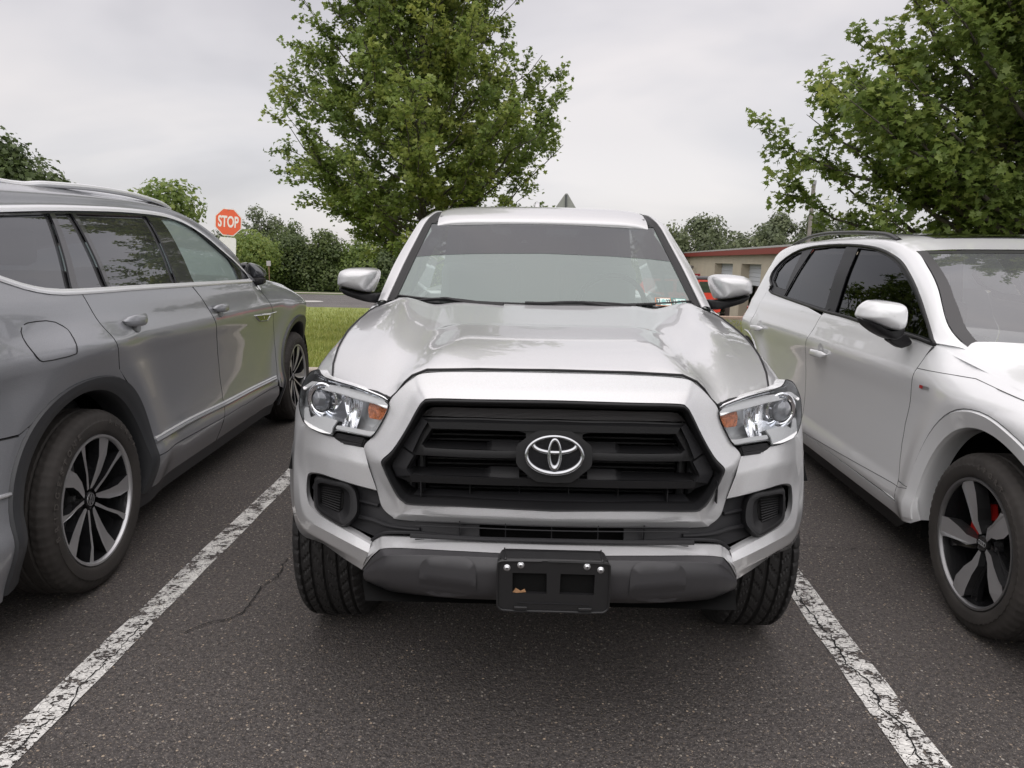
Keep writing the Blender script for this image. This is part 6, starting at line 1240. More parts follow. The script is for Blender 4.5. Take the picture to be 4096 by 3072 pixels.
# black roof rails
for M in (lambda p: p, lambda p: (AWID - p[0], p[1], p[2])):
    RP = cat1([(.29, 3.50, 1.505)] + [(0.3,3.387,1.539), (0.3,3.083,1.577), (0.3,2.733,1.59), (0.3,2.372,1.583), (0.3,2.035,1.569), (0.3,1.778,1.553), (0.3,1.665,1.536), (0.3,1.57,1.509)], 60); rows = []
    for a in np.linspace(0, 2 * math.pi, 11): rows.append([M((x + .018 * math.cos(a), y, z + .013 * math.sin(a))) for x, y, z in RP])
    loft('roof_rail', rows, mat('rail_black', (.028, .028, .03), .35), audi, nu=60, angle=60)
for cy in (.0, 3.55):
    wh, ty = suv_wheel(audi, (.135, cy + .022, .345), -1, 'audi', .342, .243, .250)
    if cy < 1:
        cl_ = MB(); A = arc(0, 0, .15, -35, 40, 10); B = arc(0, 0, .085, 40, -35, 10); P = A + B; xk = -(.125 - .075)
        cl_.prism(P, 'x', xk, xk + .04); co = cl_.build('brake_caliper', mat('caliper_red', (.45, .015, .012), .35), wh, bevel=.006); co.rotation_euler = (R(28), 0, 0)
        ring_text('lettering', 'SPORT', .294, R(90), R(7.5), -(.125 + .0078), LET, ty, .028, -1)
    suv_wheel(audi, (AWID - .135, cy, .350), 1, 'audi', .350, .243, .250)

# ================================================================== trees
rng = np.random.default_rng(21)
BARK = mat('maple_bark', (.085, .075, .062), .9, bump=(30, .6, .01), var=(6, .25))
BARK2 = mat('grey_bark', (.13, .12, .105), .9, bump=(30, .6, .01), var=(6, .25))
def leaf_mat(name, c1, c2, c3, trans=.35, rough=.45):
    m = bpy.data.materials.new(name); m.use_nodes = True; t = m.node_tree; b = t.nodes['Principled BSDF']; o = t.nodes['Material Output']; L = t.links.new
    a = N(t, 'ShaderNodeAttribute'); a.attribute_name = 'tone'; r = N(t, 'ShaderNodeValToRGB'); e = r.color_ramp.elements
    e[0].color = (*c1, 1); e[1].color = (*c3, 1); q = e.new(.5); q.color = (*c2, 1); L(a.outputs['Fac'], r.inputs[0]); L(r.outputs[0], b.inputs['Base Color'])
    b.inputs['Roughness'].default_value = rough; b.inputs['Specular IOR Level'].default_value = .4
    tl = N(t, 'ShaderNodeBsdfTranslucent'); L(r.outputs[0], tl.inputs[0]); mx = N(t, 'ShaderNodeMixShader'); mx.inputs[0].default_value = trans
    L(b.outputs[0], mx.inputs[1]); L(tl.outputs[0], mx.inputs[2]); L(mx.outputs[0], o.inputs[0]); MATS[name] = m; return m
LF1 = leaf_mat('maple_leaf', (.115, .180, .048), (.235, .310, .080), (.44, .47, .12), .5)
LF2 = leaf_mat('dark_leaf', (.055, .085, .030), (.110, .150, .050), (.20, .24, .085), .34)
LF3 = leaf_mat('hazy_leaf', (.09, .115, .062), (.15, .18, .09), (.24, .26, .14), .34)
MAPLE = np.array([(0, -.5), (.16, -.28), (.52, -.38), (.36, -.08), (.62, .12), (.26, .16), (.22, .30), (0, .62), (-.22, .30), (-.26, .16), (-.62, .12), (-.36, -.08), (-.52, -.38), (-.16, -.28)]) 
OVAL = np.array([(0, -.5), (.28, -.15), (.22, .25), (0, .55), (-.22, .25), (-.28, -.15)])
CLUMP = np.array([(0, -.5), (.34, -.34), (.22, -.10), (.52, .05), (.24, .22), (.20, .48), (-.06, .30), (-.40, .40), (-.28, .08), (-.56, -.08), (-.26, -.26)])
def leaves(name, C, Nrm, size, tone, m, parent, shape=MAPLE, droop=.2):
    n = len(C); k = len(shape)
    Nrm = Nrm / (np.linalg.norm(Nrm, axis=1)[:, None] + 1e-9)
    a = rng.normal(size=(n, 3)); u = np.cross(Nrm, a); u /= np.linalg.norm(u, axis=1)[:, None] + 1e-9; v = np.cross(Nrm, u)
    S = size[:, None, None]; fold = -np.abs(shape[:, 0])[None, :, None] * .35 * Nrm[:, None, :] * S
    V = C[:, None, :] + (shape[None, :, :1] * u[:, None, :] + shape[None, :, 1:] * v[:, None, :]) * S + fold
    V = V.reshape(-1, 3); me = bpy.data.meshes.new(name); me.vertices.add(n * k); me.vertices.foreach_set('co', V.ravel().astype(np.float32))
    me.loops.add(n * k); me.loops.foreach_set('vertex_index', np.arange(n * k, dtype=np.int32)); me.polygons.add(n); me.polygons.foreach_set('loop_start', (np.arange(n) * k).astype(np.int32))
    me.update(calc_edges=True); at = me.attributes.new('tone', 'FLOAT', 'FACE'); at.data.foreach_set('value', np.clip(tone, 0, 1).astype(np.float32))
    me.materials.append(m); o = bpy.data.objects.new(name, me); COL.objects.link(o); o.parent = parent; return o
def branchy(name, segs, m, parent, n=7):
    mb = MB()
    for P, r0, r1 in segs: mb.tube(P, list(np.linspace(r0, r1, len(P))), n, cap=False)
    return mesh_obj(name, mb.v, mb.f, m, parent, angle=180)
def bend(a, b, k, sag, jit):
    a = np.array(a, float); b = np.array(b, float); P = []
    for i in range(k + 1):
        t = i / k; p = a * (1 - t) + b * t; p[2] += sag * 4 * t * (1 - t) * -1; p += rng.normal(0, jit, 3) * min(t, 1) * (1 if 0 < i < k else .3); P.append(tuple(p))
    return P
def maple(name, label, base, height, trunk_r, env, leafsize, density, group=None, stems=1, leafmat=None, nprim=60, z0=1.3, yellow=None, lean_az=None, reach=(.84, 1.04), twig=.5, clipf=None, bark=None):
    """env: table height -> crown radius; branches leave the trunk and rise, leaves sit along the twigs"""
    t = thing(name, label, 'tree', base, 0, group); trunk = []; limbs = []; C = []; Nn = []; tn = []; SZ = []
    top = height * .97
    leaders = []
    for s_ in range(stems):
        a = rng.uniform(0, 6.28) if stems > 1 else 0; lean = .0 if stems == 1 else rng.uniform(.10, .2)
        P = bend((0, 0, 0), (math.cos(a) * lean * height, math.sin(a) * lean * height, top * rng.uniform(.88, 1)), 14, 0, trunk_r * .5); trunk.append((P, trunk_r * (1 if stems == 1 else .75), .012)); leaders.append(np.array(P))
    for i in range(nprim):
        f = (i + rng.uniform(0, 1)) / nprim; z = z0 + (top - z0) * f ** 1.05; P = leaders[i % len(leaders)]
        k = np.interp(z, P[:, 2], np.arange(len(P))); i0 = int(min(k, len(P) - 2)); p = P[i0] * (1 - (k - i0)) + P[i0 + 1] * (k - i0)
        az = i * 2.39996 + rng.uniform(-.4, .4)
        if lean_az is not None and i % 4 == 0 and f < .5: az = lean_az + rng.uniform(-.45, .45)
        el = R(rng.uniform(10, 36)) + R(38) * f
        # reach so that the tip meets the crown outline
        L = .2
        while L < 6:
            q = p + L * np.array([math.cos(az) * math.cos(el), math.sin(az) * math.cos(el), math.sin(el)])
            if math.hypot(q[0], q[1]) > lerp_tab(env, q[2]) or q[2] > height: break
            L += .08
        L *= rng.uniform(*reach)
        tip = p + L * np.array([math.cos(az) * math.cos(el), math.sin(az) * math.cos(el), math.sin(el)])
        B = np.array(bend(p, tip, 8, L * .07, .02 + L * .012)); rb = max(.008, trunk_r * .30 * (1 - f * .6) * min(1, L / 1.5)); limbs.append(([tuple(x) for x in B], rb, .004))
        nsub = int(3 + L * 5.5)
        for j in range(nsub):
            u = rng.uniform(.18, 1.0) if L > .7 else rng.uniform(0, 1); kk = u * 8; a0 = int(min(kk, 7)); s0 = B[a0] * (1 - (kk - a0)) + B[a0 + 1] * (kk - a0)
            dirn = (B[min(a0 + 1, 8)] - B[a0]); dirn /= np.linalg.norm(dirn) + 1e-9
            w = dirn * .75 + rng.normal(0, .55, 3); w[2] += .22; w /= np.linalg.norm(w); l2 = twig * rng.uniform(.5, 1.15) * (1.15 - .4 * u)
            T_ = bend(s0, s0 + w * l2, 4, -.02, .01); limbs.append((T_, .006, .0025))
            TT = np.array(T_); nl = int(density * l2 / .5)
            uu = rng.uniform(.15, 1.05, nl); pos = np.array([np.interp(x, np.linspace(0, 1, 5), TT[:, d]) for d in range(3) for x in uu]).reshape(3, nl).T
            pos += rng.normal(0, leafsize * .75, (nl, 3)); nn = rng.normal(0, .55, (nl, 3)) + np.array([0, 0, .75]) + w * .25
            clump = rng.normal(0, .13); yt = 0
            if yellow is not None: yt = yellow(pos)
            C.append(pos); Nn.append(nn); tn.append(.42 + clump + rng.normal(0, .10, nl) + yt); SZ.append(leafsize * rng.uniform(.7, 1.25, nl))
    C = np.concatenate(C); Nn = np.concatenate(Nn); tn = np.concatenate(tn); SZ = np.concatenate(SZ)
    if clipf is not None: k = clipf(C); C, Nn, tn, SZ = C[k], Nn[k], tn[k], SZ[k]
    branchy('trunk', trunk, bark or BARK, t, 10); branchy('branches', limbs, bark or BARK, t, 5)
    leaves('crown', C, Nn, SZ, tn, leafmat or LF1, t)
    return t
# the maple behind the truck
maple('maple_tree', 'tall young maple tree with yellow-green leaves standing on the lawn behind the truck', (-1.45, 11.4, .05), 8.6, .085,
      [(1.0, .8), (1.4, 1.45), (1.9, 1.9), (2.5, 2.25), (3.2, 2.3), (4.0, 2.05), (5.0, 1.6), (6.0, 1.4), (7.2, .9), (8.4, .3)], .060, 66, None, 1, LF1, 185, 1.15,
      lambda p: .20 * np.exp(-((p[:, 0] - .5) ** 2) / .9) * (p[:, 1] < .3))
# the maple on the right, nearer
maple('maple_tree', 'large dark maple tree with low spreading branches behind the white suv', (7.05, 9.6, .0), 9.0, .20,
      [(1.2, 2.2), (1.8, 2.9), (2.4, 3.3), (2.8, 3.9), (3.4, 3.4), (4.6, 2.7), (5.8, 2.3), (7, 1.7), (8.5, .6)], .086, 46, None, 2, LF1, 190, 1.15,
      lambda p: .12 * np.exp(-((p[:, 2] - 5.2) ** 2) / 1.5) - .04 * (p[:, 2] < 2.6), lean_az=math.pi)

# bushier far trees: lumpy crowns of leaf clumps over a forked trunk
def crown_pts(h, r, csize, n, zc, squash, lumps, bare):
    L = []
    for i in range(lumps):
        a = rng.uniform(0, 6.28); f = (i + rng.uniform(0, 1)) / lumps; z = h * (bare + (.88 - bare) * f)
        prof = math.sin(min(1., (f * .78 + .16)) * math.pi) ** .4     # wide in the middle, narrow at the top
        q = rng.uniform(.15, .75) * prof; L.append((math.cos(a) * r * q, math.sin(a) * r * q, z, r * rng.uniform(.30, .52) * (.65 + .45 * prof)))
    L.append((0, 0, h * zc, r * .62)); L.append((0, 0, h * (zc + bare) / 2, r * .6))
    w = np.array([x[3] ** 2 for x in L]); w /= w.sum(); k = rng.choice(len(L), n, p=w); LL = np.array(L)[k]
    d = rng.normal(size=(n, 3)); d /= np.linalg.norm(d, axis=1)[:, None]; rad = rng.uniform(.35, 1.15, n) ** .5
    P = LL[:, :3] + d * (LL[:, 3] * rad)[:, None] * np.array([1, 1, .9]) + rng.normal(0, csize * .5, (n, 3)); P[:, 2] = np.minimum(P[:, 2], h * 1.02)
    lo = h * bare * rng.uniform(.4, 1.2, n); P[:, 2] = np.maximum(P[:, 2], lo)
    tone = .38 + rng.normal(0, .13, n) + (np.array([rng.normal(0, .12) for _ in L])[k])
    return L, P, d + rng.normal(0, .45, (n, 3)) + np.array([0, 0, .35]), csize * rng.uniform(.55, 1.3, n), tone
def far_tree(name, label, base, h, r, m, csize, n, group, zc=.62, squash=.9, lumps=12, bark=BARK, bare=.22):
    t = thing(name, label, 'tree', base, 0, group)
    L, P, Nn, S, T_ = crown_pts(h, r, csize, n, zc, squash, lumps + 4, bare)
    leaves('crown', P, Nn, S, T_, m, t, CLUMP)
    sg = [(bend((0, 0, 0), (0, 0, h * .72), 6, 0, r * .02), r * .05 + .03, .03)]
    for x, y, z, q in L[:-2]: sg.append((bend((0, 0, max(.1, z * rng.uniform(.4, .75))), (x, y, z), 5, 0, r * .03), r * .022 + .012, .010))
    branchy('trunk', sg, bark, t, 6); return t
def tree_mass(name, label, cat, spots, m, csize, n, zc=.52, bare=.05):
    Ps, Ns, Ss, Ts = [], [], [], []
    for x, y, z, h, r in spots:
        L, P, Nn, S, T_ = crown_pts(h, r, csize, n, zc, 1, 10, bare); Ps.append(P + np.array([x, y, z])); Ns.append(Nn); Ss.append(S); Ts.append(T_ + rng.normal(0, .06))
    o = leaves(name, np.concatenate(Ps), np.concatenate(Ns), np.concatenate(Ss), np.concatenate(Ts), m, None, CLUMP); return tag(o, label, cat, kind='stuff')
def at(px_, py_, y):       # world x, z where the ray through a photo point meets the depth y (checked against the plan below)
    return None
# ---- near-left trees beyond the grey suv
far_tree('round_tree', 'large round-crowned green tree beyond the grey suv roof, at the far left edge', (-14.2, 20, 0), 4.55, 2.2, LF2, .15, 15000, None, .66, .8, 16)
far_tree('leafy_tree', 'lighter green treetop just over the front end of the grey suv roof rail', (-11.3, 22, 0), 3.5, 1.75, LF1, .14, 8000, None, .62, .8, 12)
# ---- tree line across the road, left
GL = 'trees in the hedge line across the road'
for lab, x, y, h, r, m, n in (
    ('low grey-green tree directly behind the stop sign', -14.3, 36, 3.0, 1.7, LF3, 2600),
    ('tallest slender tree of the left tree line, right of the stop sign', -11.9, 34, 3.75, 1.15, LF3, 3000),
    ('dense dark tree right of the tallest slender one in the left tree line', -10.2, 33, 2.95, 1.35, LF2, 3000),
    ('broad leafy bush under the stop sign and behind the small roadside sign', -10.3, 28.6, 2.25, 1.6, LF1, 4200),
    ('dark rounded bush standing behind the grey suv mirror', -8.75, 29.4, 2.1, 1.25, LF2, 3200),
    ('tall dark bush at the middle of the roadside hedge line', -7.6, 29, 2.35, 1.25, LF2, 3400),
    ('mid green bush between the tall dark bush and the truck', -6.3, 29, 1.95, 1.2, LF1, 3200),
    ('bush left of the silver truck mirror, beyond the road', -5.1, 28.8, 1.75, 1.2, LF2, 3000),
    ('bush beyond the road nearest the truck windscreen pillar', -3.7, 28.8, 1.75, 1.3, LF1, 3000)):
    far_tree('hedge_tree', lab, (x, y, 0), h, r, m, .105, int(n * 2.2), GL, .52, 1.0, 8, bare=.02)
tree_mass('hedge', 'dark green hedge growth along the far side of the road', 'hedge', [(x, 30.2 + (i % 2) * .8, 0, 1.55 + .25 * (i % 3), 1.3) for i, x in enumerate(np.arange(-26, 5, 1.5))], LF2, .13, 1500)
# ---- woods behind the garage, right
GR2 = 'trees of the wood behind the garage building'
for lab, x, y, top, r, n in (
    ('small tree just right of the truck cab, first of the wood behind the garage', 13.2, 60, 4.3, 1.5, 1700),
    ('tall open-crowned tree standing above the left end of the garage roof', 16.0, 60, 6.0, 2.0, 2600),
    ('low tree in the dip left of the pole, behind the garage roof', 19.2, 61, 4.5, 1.7, 1900),
    ('tall pale green tree left of the utility pole', 22.2, 62, 6.5, 2.0, 2800),
    ('broad tree right behind the utility pole', 25.0, 61, 6.4, 2.2, 2600),
    ('tree right of the utility pole, over the white suv roof rail', 28.0, 61, 6.0, 2.3, 2400),
    ('lowest tree right of the utility pole before the big maple', 31.2, 60, 5.0, 2.2, 2000)):
    g = terrain(x, y); far_tree('wood_tree', lab, (x, y, g), top - g, r, LF3, .22, int(n * 2.6), GR2, .66, 1.1, 12, BARK2, .25)
tree_mass('woodland', 'lower edge of the dark green wood standing behind the garage', 'wood', [(x, 56.5 + (i % 3) * 1.2, terrain(x, 57), 4.2 + (i * 7 % 4) * .3 - terrain(x, 57), 1.9) for i, x in enumerate(np.arange(10, 56, 1.9))], LF3, .27, 1500, .6, .1)
tree_mass('woodland', 'taller far wood showing through and under the big maple at the right edge', 'wood', [(x, 62 + (i % 2), terrain(x, 60), 5.0 + (i * 5 % 3) * .5 - terrain(x, 60), 2.6) for i, x in enumerate(np.arange(34, 58, 2.6))], LF3, .32, 1800, .6, .1)
# ================================================================== garage building
bd_ = thing('garage_building', 'long tan metal garage building with a red eave and pale roller doors', 'building', (14.0, 60, -3.0), 0)
TAN = mat('tan_siding', (.52, .46, .355), .6, var=(1.5, .06)); REDT = mat('red_eave_trim', (.30, .045, .04), .45); ROOFM = mat('grey_roof_sheet', (.42, .41, .40), .5); DOORW = mat('pale_roller_door', (.52, .54, .57), .5)
t_ = TAN.node_tree; w_ = N(t_, 'ShaderNodeTexWave'); w_.inputs['Scale'].default_value = 3.2; c_ = N(t_, 'ShaderNodeTexCoord'); b_ = N(t_, 'ShaderNodeBump'); b_.inputs['Strength'].default_value = .4; b_.inputs['Distance'].default_value = .03
w_.bands_direction = 'Y'; t_.links.new(c_.outputs['Object'], w_.inputs[0]); t_.links.new(w_.outputs[1], b_.inputs['Height']); t_.links.new(b_.outputs[0], t_.nodes['Principled BSDF'].inputs['Normal'])
def WP(t, z, d=0.):    # point on the front wall: t along it (0 far corner), z world height, d out towards the lot
    L_ = math.hypot(2.65, 30); return (-2.65 * t - 30 / L_ * d, -30 * t + 2.65 / L_ * d, z + 3.0)
wall = MB(); ez_ = 1.84
def quad(mb, t0, t1, z0, z1, d=0., mi=0): mb.add([WP(t0, z0, d), WP(t1, z0, d), WP(t1, z1, d), WP(t0, z1, d)], [(0, 1, 2, 3)], mi)
DR = [(.475, .652), (.722, .861), (.93, 1.05), (.22, .36)][:3]
tt = 0.
for a, b in DR: quad(wall, tt, a, -3, ez_); quad(wall, a, b, 1.33, ez_); tt = b
quad(wall, tt, 1.15, -3, ez_)
for a, b in DR:      # reveals
    for q in (a, b): wall.add([WP(q, -3), WP(q, 1.33), WP(q, 1.33, -.5), WP(q, -3, -.5)], [(0, 1, 2, 3)])
    wall.add([WP(a, 1.33), WP(b, 1.33), WP(b, 1.33, -.5), WP(a, 1.33, -.5)], [(0, 1, 2, 3)])
wall.add([WP(0, -3), WP(0, ez_), (14, 0, ez_ + 3), (14, 0, 0)], [(0, 1, 2, 3)]); wall.add([WP(1.15, -3), WP(1.15, ez_), (11, -34.5, ez_ + 3), (11, -34.5, 0)], [(0, 1, 2, 3)])
wl_ = wall.build('wall', TAN, bd_, smooth=False)
r_ = MB(); r_.add([WP(-.01, ez_ + .30, .35), WP(1.16, ez_ + .30, .35), (11, -34.8, ez_ + 4.0), (14, .3, ez_ + 4.0)], [(0, 1, 2, 3)]); r_.add([WP(-.01, ez_ + .22, .35), WP(1.16, ez_ + .22, .35), WP(1.16, ez_ + .30, .35), WP(-.01, ez_ + .30, .35)], [(0, 1, 2, 3)]); r_.build('roof', ROOFM, bd_, smooth=False)
r_ = MB(); r_.add([WP(-.01, ez_ - .05, .30), WP(1.16, ez_ - .05, .30), WP(1.16, ez_ + .22, .34), WP(-.01, ez_ + .22, .34)], [(0, 1, 2, 3)]); r_.add([WP(-.01, ez_ - .05, .30), WP(1.16, ez_ - .05, .30), WP(1.16, ez_ - .05, 0), WP(-.01, ez_ - .05, 0)], [(0, 1, 2, 3)]); r_.build('eave_trim', REDT, bd_, smooth=False)
r_ = MB(); r_.tube([WP(.012, -3, .1), WP(.012, ez_ - .05, .1)], .10, 6); r_.build('downpipe', REDT, bd_)
for i, (a, b) in enumerate(DR):
    zb = (.55, .05, .3)[i]; dm = MB(); n_ = int((1.33 - zb) / .22)
    for k_ in range(n_):
        z1 = 1.33 - k_ * .22; dm.add([WP(a, z1, -.45), WP(b, z1, -.45), WP(b, z1 - .20, -.42), WP(a, z1 - .20, -.42), WP(a, z1 - .22, -.45), WP(b, z1 - .22, -.45)], [(0, 1, 2, 3), (3, 2, 5, 4)])
    dm.build('roller_door', DOORW, bd_, smooth=False)
    dm = MB(); dm.add([WP(a, -3, -.8), WP(b, -3, -.8), WP(b, 1.33, -.8), WP(a, 1.33, -.8)], [(0, 1, 2, 3)]); dm.build('doorway_interior', mat('brown_interior', (.07, .05, .042), .9), bd_, smooth=False)
mb = MB(); q = WP(.24, 1.0, .25); mb.box((q[0] - .22, q[1], q[2] - .1), (q[0] + .05, q[1] + .2, q[2] + .12)); mb.build('wall_lamp', STEEL, bd_, bevel=.03)
q = WP(.30, .37, .3); sx_, sy_, sz_ = q[0] + 14, q[1] + 60, q[2] - 3
rs = thing('wall_sign', 'small dark red box sign with white mark on the tan garage wall', 'sign', (sx_, sy_, sz_))
mb = MB(); mb.box((-.34, 0, -.2), (.34, .3, .2)); mb.build('sign_box', mat('dark_red', (.33, .03, .04), .5), rs, bevel=.01); mb = MB(); mb.box((-.09, -.01, -.10), (.13, .0, .08)); mb.build('sign_mark', mat('white_mark', (.8, .8, .8), .5), rs)
# ---- red boxy off-roader
jp = thing('off_road_car', 'bright red boxy off-road car with a grey soft top, parked in front of the garage', 'car', (5.6, 27, terrain(5.6, 27) + .03), R(184))
RED = mat('bright_red_paint', (.74, .055, .025), .3, coat=1); z0 = 0
mb = MB(); mb.prism([(-2.0, .55), (-2.05, .8), (-2.0, 1.15), (-1.98, 1.18), (-1.95, 1.72), (.50, 1.74), (.86, 1.20), (2.0, 1.12), (2.05, .85), (2.0, .5), (1.75, .5), (1.6, .88), (1.0, .88), (.82, .45), (-.75, .45), (-.95, .88), (-1.55, .88), (-1.75, .5)], 'y', -.78, .78)
jb = mb.build('body', RED, jp, smooth=False, bevel=.02)
mb = MB(); mb.box((-2.0, -.80, 1.74), (.52, .80, 1.83)); mb.build('soft_top', mat('grey_top', (.10, .10, .105), .8), jp, bevel=.03)
DG = mat('car_glass_dark', (.03, .045, .04), .05, coat=1)
for a, b, s in [(a, b, s) for a, b in ((-1.88, -1.15), (-1.02, -.30), (-.18, .50)) for s in (-1, 1)]:
    mb = MB(); mb.box((a, s * .7825 - .0075, 1.26), (b, s * .7825 + .0075, 1.66)); mb.build('side_window', DG, jp, bevel=.005)
for a, s in [(a, s) for a in (-1.08, -.24, .56) for s in (-1, 1)]:
    mb = MB(); mb.box((a, s * .781 - .003, .55), (a + .012, s * .781 + .003, 1.68)); mb.build('door_gap', GAP, jp)
for a, s in [(a, s) for a in (-.48, .28, -1.2) for s in (-1, 1)]:
    mb = MB(); mb.box((a - .16, s * .795 - .015, 1.09), (a + .0, s * .795 + .015, 1.13)); mb.build('door_handle', BLK, jp)
for wx in (-1.28, 1.3):
    for sy in (-.72, .72):
        lathe('wheel', [(.001, -.12), (.24, -.12), (.39, -.10), (.40, 0), (.39, .10), (.24, .12), (.001, .12)], 'y', (wx, sy, .40), RUB, jp, 28); mb = MB()
    for s in (-1, 1): mb = MB(); mb.box((wx - .5, s * .83 - .07, .86), (wx + .5, s * .83 + .07, .92)); mb.build('fender_flare', BLK, jp, bevel=.02)
lathe('spare_wheel', [(.001, -.1), (.36, -.1), (.37, .1), (.001, .1)], 'x', (-2.16, 0, 1.05), RUB, jp, 28)
for sy in (-.55, .55): lathe('headlight', [(.001, .02), (.09, .02), (.1, 0)], 'x', (2.02, sy, .98), CHR2, jp, 20)
# ---- signs, pole
GALV = mat('galvanised_steel', (.30, .31, .31), .45, .6); SGB = mat('aluminium_sign_back', (.36, .37, .355), .45, .5)
ss = thing('stop_sign', 'red octagonal stop sign with white letters on a leaning post beyond the grey suv', 'sign', (-7.75, 20.05, 0)); ss.rotation_euler = (0, R(-3.6) + R(8.2) - R(2), 0)
hz_ = 2.22; S8 = [(.40 * math.cos(R(22.5 + 45 * i)), .40 * math.sin(R(22.5 + 45 * i))) for i in range(8)]
S8b = [(x * .93, y * .93) for x, y in S8]
ss.rotation_euler = (0, R(4.3), 0); ss.location = (-8.08, 20.05, 0)
mb = MB(); mb.prism([(x, hz_ + z) for x, z in S8], 'y', -.004, 0); pl = mb.build('octagon_plate', mat('sign_white', (.80, .76, .74), .45), ss, smooth=False)
mb = MB(); mb.prism([(x, hz_ + z) for x, z in S8b], 'y', -.007, -.0045); mb.build('red_face', mat('sign_red', (.82, .13, .055), .4), pl, smooth=False)
V, F = text_mesh('STOP', .36, .001, .010); mb = MB(); mb.add([(x * .66, -.0095 - z, hz_ + y * 1.15) for x, y, z in V], F); mb.build('letters', mat('sign_letters', (.86, .82, .80), .45), pl, smooth=False)
for z in (.33, -.33): mb = MB(); mb.box((-.012, -.013, hz_ + z - .012), (.012, -.007, hz_ + z + .012)); mb.build('bolt', STEEL, pl)
mb = MB(); mb.box((-.03, .004, 0), (.03, .035, hz_ + .36)); mb.build('post', GALV, ss)
mb = MB(); mb.prism([(p[0], p[1]) for p in chaik([(-.24, 1.81), (.23, 1.81), (.23, 1.15), (-.24, 1.15)], 2, q=.08)], 'y', -.006, 0); mb.build('lower_panel', mat('panel_white', (.82, .81, .82), .45), ss, smooth=False)
ts = thing('triangle_sign', 'grey back of a triangular road sign poking up over the truck roof', 'sign', (1.39, 20, 0))
mb = MB(); mb.prism(chaik([(-.52, 2.44), (.50, 2.40), (.0, 3.20)], 2, q=.06), 'y', 0, .006); mb.build('sign_plate', SGB, ts, smooth=False); mb = MB(); mb.box((-.035, -.03, 0), (.03, -.002, 3.12)); mb.build('post', mat('dark_channel', (.10, .105, .11), .5, .5), ts); mb = MB(); mb.box((.012, -.036, 1.0), (.026, -.030, 3.12)); mb.build('post_flange', GALV, ts)
db = thing('street_name_sign', 'thin dark horizontal sign blade just showing over the truck roof right of the grey triangle', 'sign', (1.84, 20, 0)); db.rotation_euler = (0, R(1), 0)
mb = MB(); mb.box((-.16, -.01, 2.69), (.16, .01, 2.76)); mb.build('sign_blade', mat('dark_sign_edge', (.09, .085, .09), .5), db); mb = MB(); mb.box((-.02, .012, 0), (.02, .05, 2.72)); mb.build('post', GALV, db)
sm = thing('road_sign', 'small white sign on a thin brown post in front of the hedge across the road', 'sign', (-8.88, 26, 0)); mb = MB(); mb.box((-.075, -.005, .95), (.075, .005, 1.13)); mb.build('sign_plate', mat('dull_white', (.5, .48, .48), .6), sm); mb = MB(); mb.box((-.014, .006, 0), (.014, .03, 1.1)); mb.build('post', mat('rusty_post', (.25, .16, .10), .8), sm)
gz = terrain(16.2, 40)
up = thing('utility_pole', 'tall grey-brown utility pole rising beside the big maple at the right', 'pole', (16.2, 40, gz)); tube('pole_shaft', [(0, 0, 0), (0, 0, 4), (0.02, 0, 8.7)], .105, mat('weathered_pole', (.19, .175, .155), .85, var=(3, .2)), up, 12)
mb = MB(); mb.box((-.09, -.16, 8.5), (.09, -.1, 8.72)); mb.build('pole_bracket', STEEL, up)
mh = lathe('manhole_cover', [(.001, .012), (.30, .012), (.34, .004)], 'z', (-5.95, 21.0, .016), mat('pale_iron', (.45, .44, .42), .7), None, 24); tag(mh, 'pale round manhole cover in the road left of the truck mirror', 'manhole cover')
# side road corner seen between the truck and the white suv
KB = MB(); KB.box((4.6, 16.6, -.3), (9.5, 16.8, .0)); KB.v = [(x, y, z + terrain(x, y) + .16) for x, y, z in KB.v]; tag(KB.build('kerb', mat('tan_kerb', (.42, .31, .24), .85), None, bevel=.02), kind='structure')
PS = [(x, y) for y in (13.2, 16.6) for x in (3.6, 10)]
mb = MB(); mb.add([(x, y, terrain(x, y) + .085) for x, y in PS], [(0, 1, 3, 2)]); tag(mb.build('side_road', ASPH2, None), kind='structure')
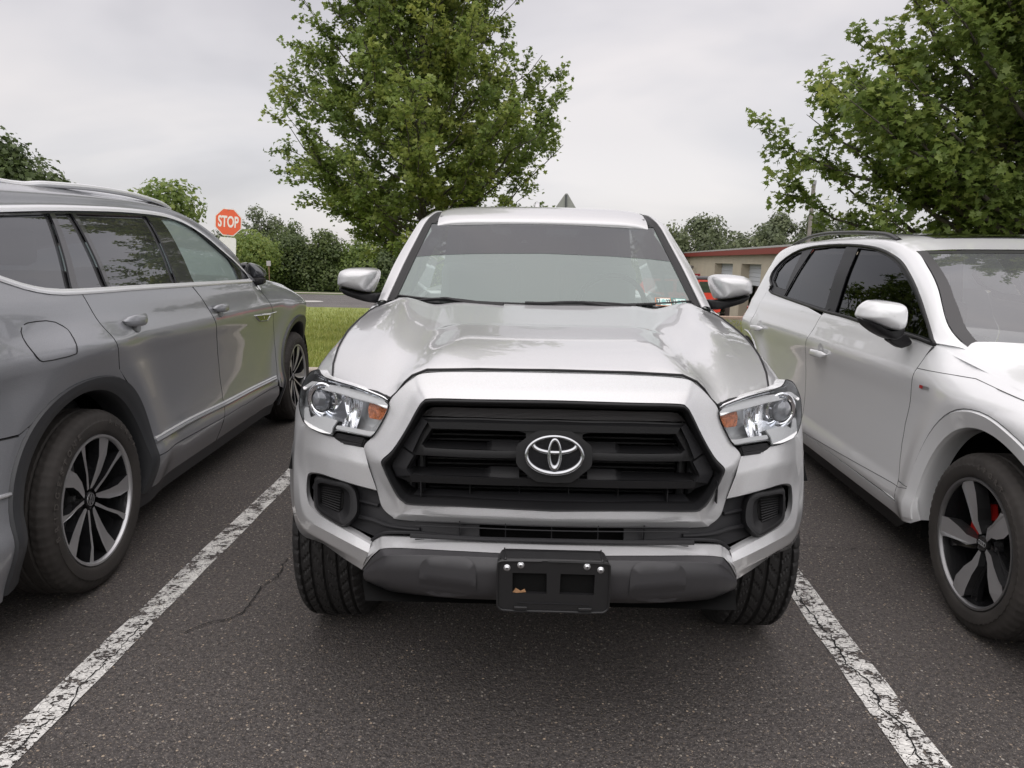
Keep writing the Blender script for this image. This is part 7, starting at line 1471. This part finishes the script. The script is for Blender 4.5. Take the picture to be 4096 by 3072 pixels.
# tail lamp edge of the white suv
TLM = mat('tail_lamp_red', (.35, .03, .02), .15, coat=1)
v, f = tube_geo([(.115, 4.06, .98), (.12, 4.07, .93), (.12, 4.07, .86)], .018, 8); mesh_obj('tail_light', v, f, TLM, audi)
# ---- lawn blades
n = 170000; bx = rng.uniform(-10, 12, n); by = rng.uniform(7.98, 18.3, n) ; by = 7.98 + (by - 7.98) * rng.uniform(.3, 1, n)
hgt = rng.uniform(.03, .075, n); wd = rng.uniform(.004, .009, n); aa = rng.uniform(0, 6.28, n); ln = rng.normal(0, .02, (n, 2))
gzv = np.array([terrain(a, b) for a, b in zip(bx, by)]) + .07 - .04 * np.clip((by - 17) / 1.6, 0, 1)
dx_, dy_ = np.cos(aa) * wd, np.sin(aa) * wd
V = np.stack([np.stack([bx - dx_, by - dy_, gzv], 1), np.stack([bx + dx_, by + dy_, gzv], 1), np.stack([bx + ln[:, 0], by + ln[:, 1], gzv + hgt], 1)], 1).reshape(-1, 3)
me = bpy.data.meshes.new('grass'); me.vertices.add(3 * n); me.vertices.foreach_set('co', V.ravel().astype(np.float32)); me.loops.add(3 * n); me.loops.foreach_set('vertex_index', np.arange(3 * n, dtype=np.int32)); me.polygons.add(n); me.polygons.foreach_set('loop_start', (np.arange(n) * 3).astype(np.int32)); me.update(calc_edges=True)
at_ = me.attributes.new('tone', 'FLOAT', 'FACE'); at_.data.foreach_set('value', np.clip(rng.normal(.5, .22, n) + .1 * np.sin(by * 5), 0, 1).astype(np.float32))
me.materials.append(leaf_mat('grass_blade', (.17, .21, .045), (.30, .34, .08), (.48, .46, .16), .3)); go = bpy.data.objects.new('grass', me); COL.objects.link(go); tag(go, 'short mown yellow-green grass on the lawn behind the cars', 'grass', kind='stuff')

# ---- the trees and hedge across the lot behind the camera, seen only mirrored in paint, chrome and glass
tree_mass('woodland', 'dark row of tall trees across the lot, seen only as a reflection in the truck badge and paint', 'wood', [(x, -24 - (i % 2) * 3, 0, 7.5 + (i * 7 % 5) * .9, 3.6) for i, x in enumerate(np.arange(-58, 60, 4.6))], LF2, .8, 420, .55, .05)
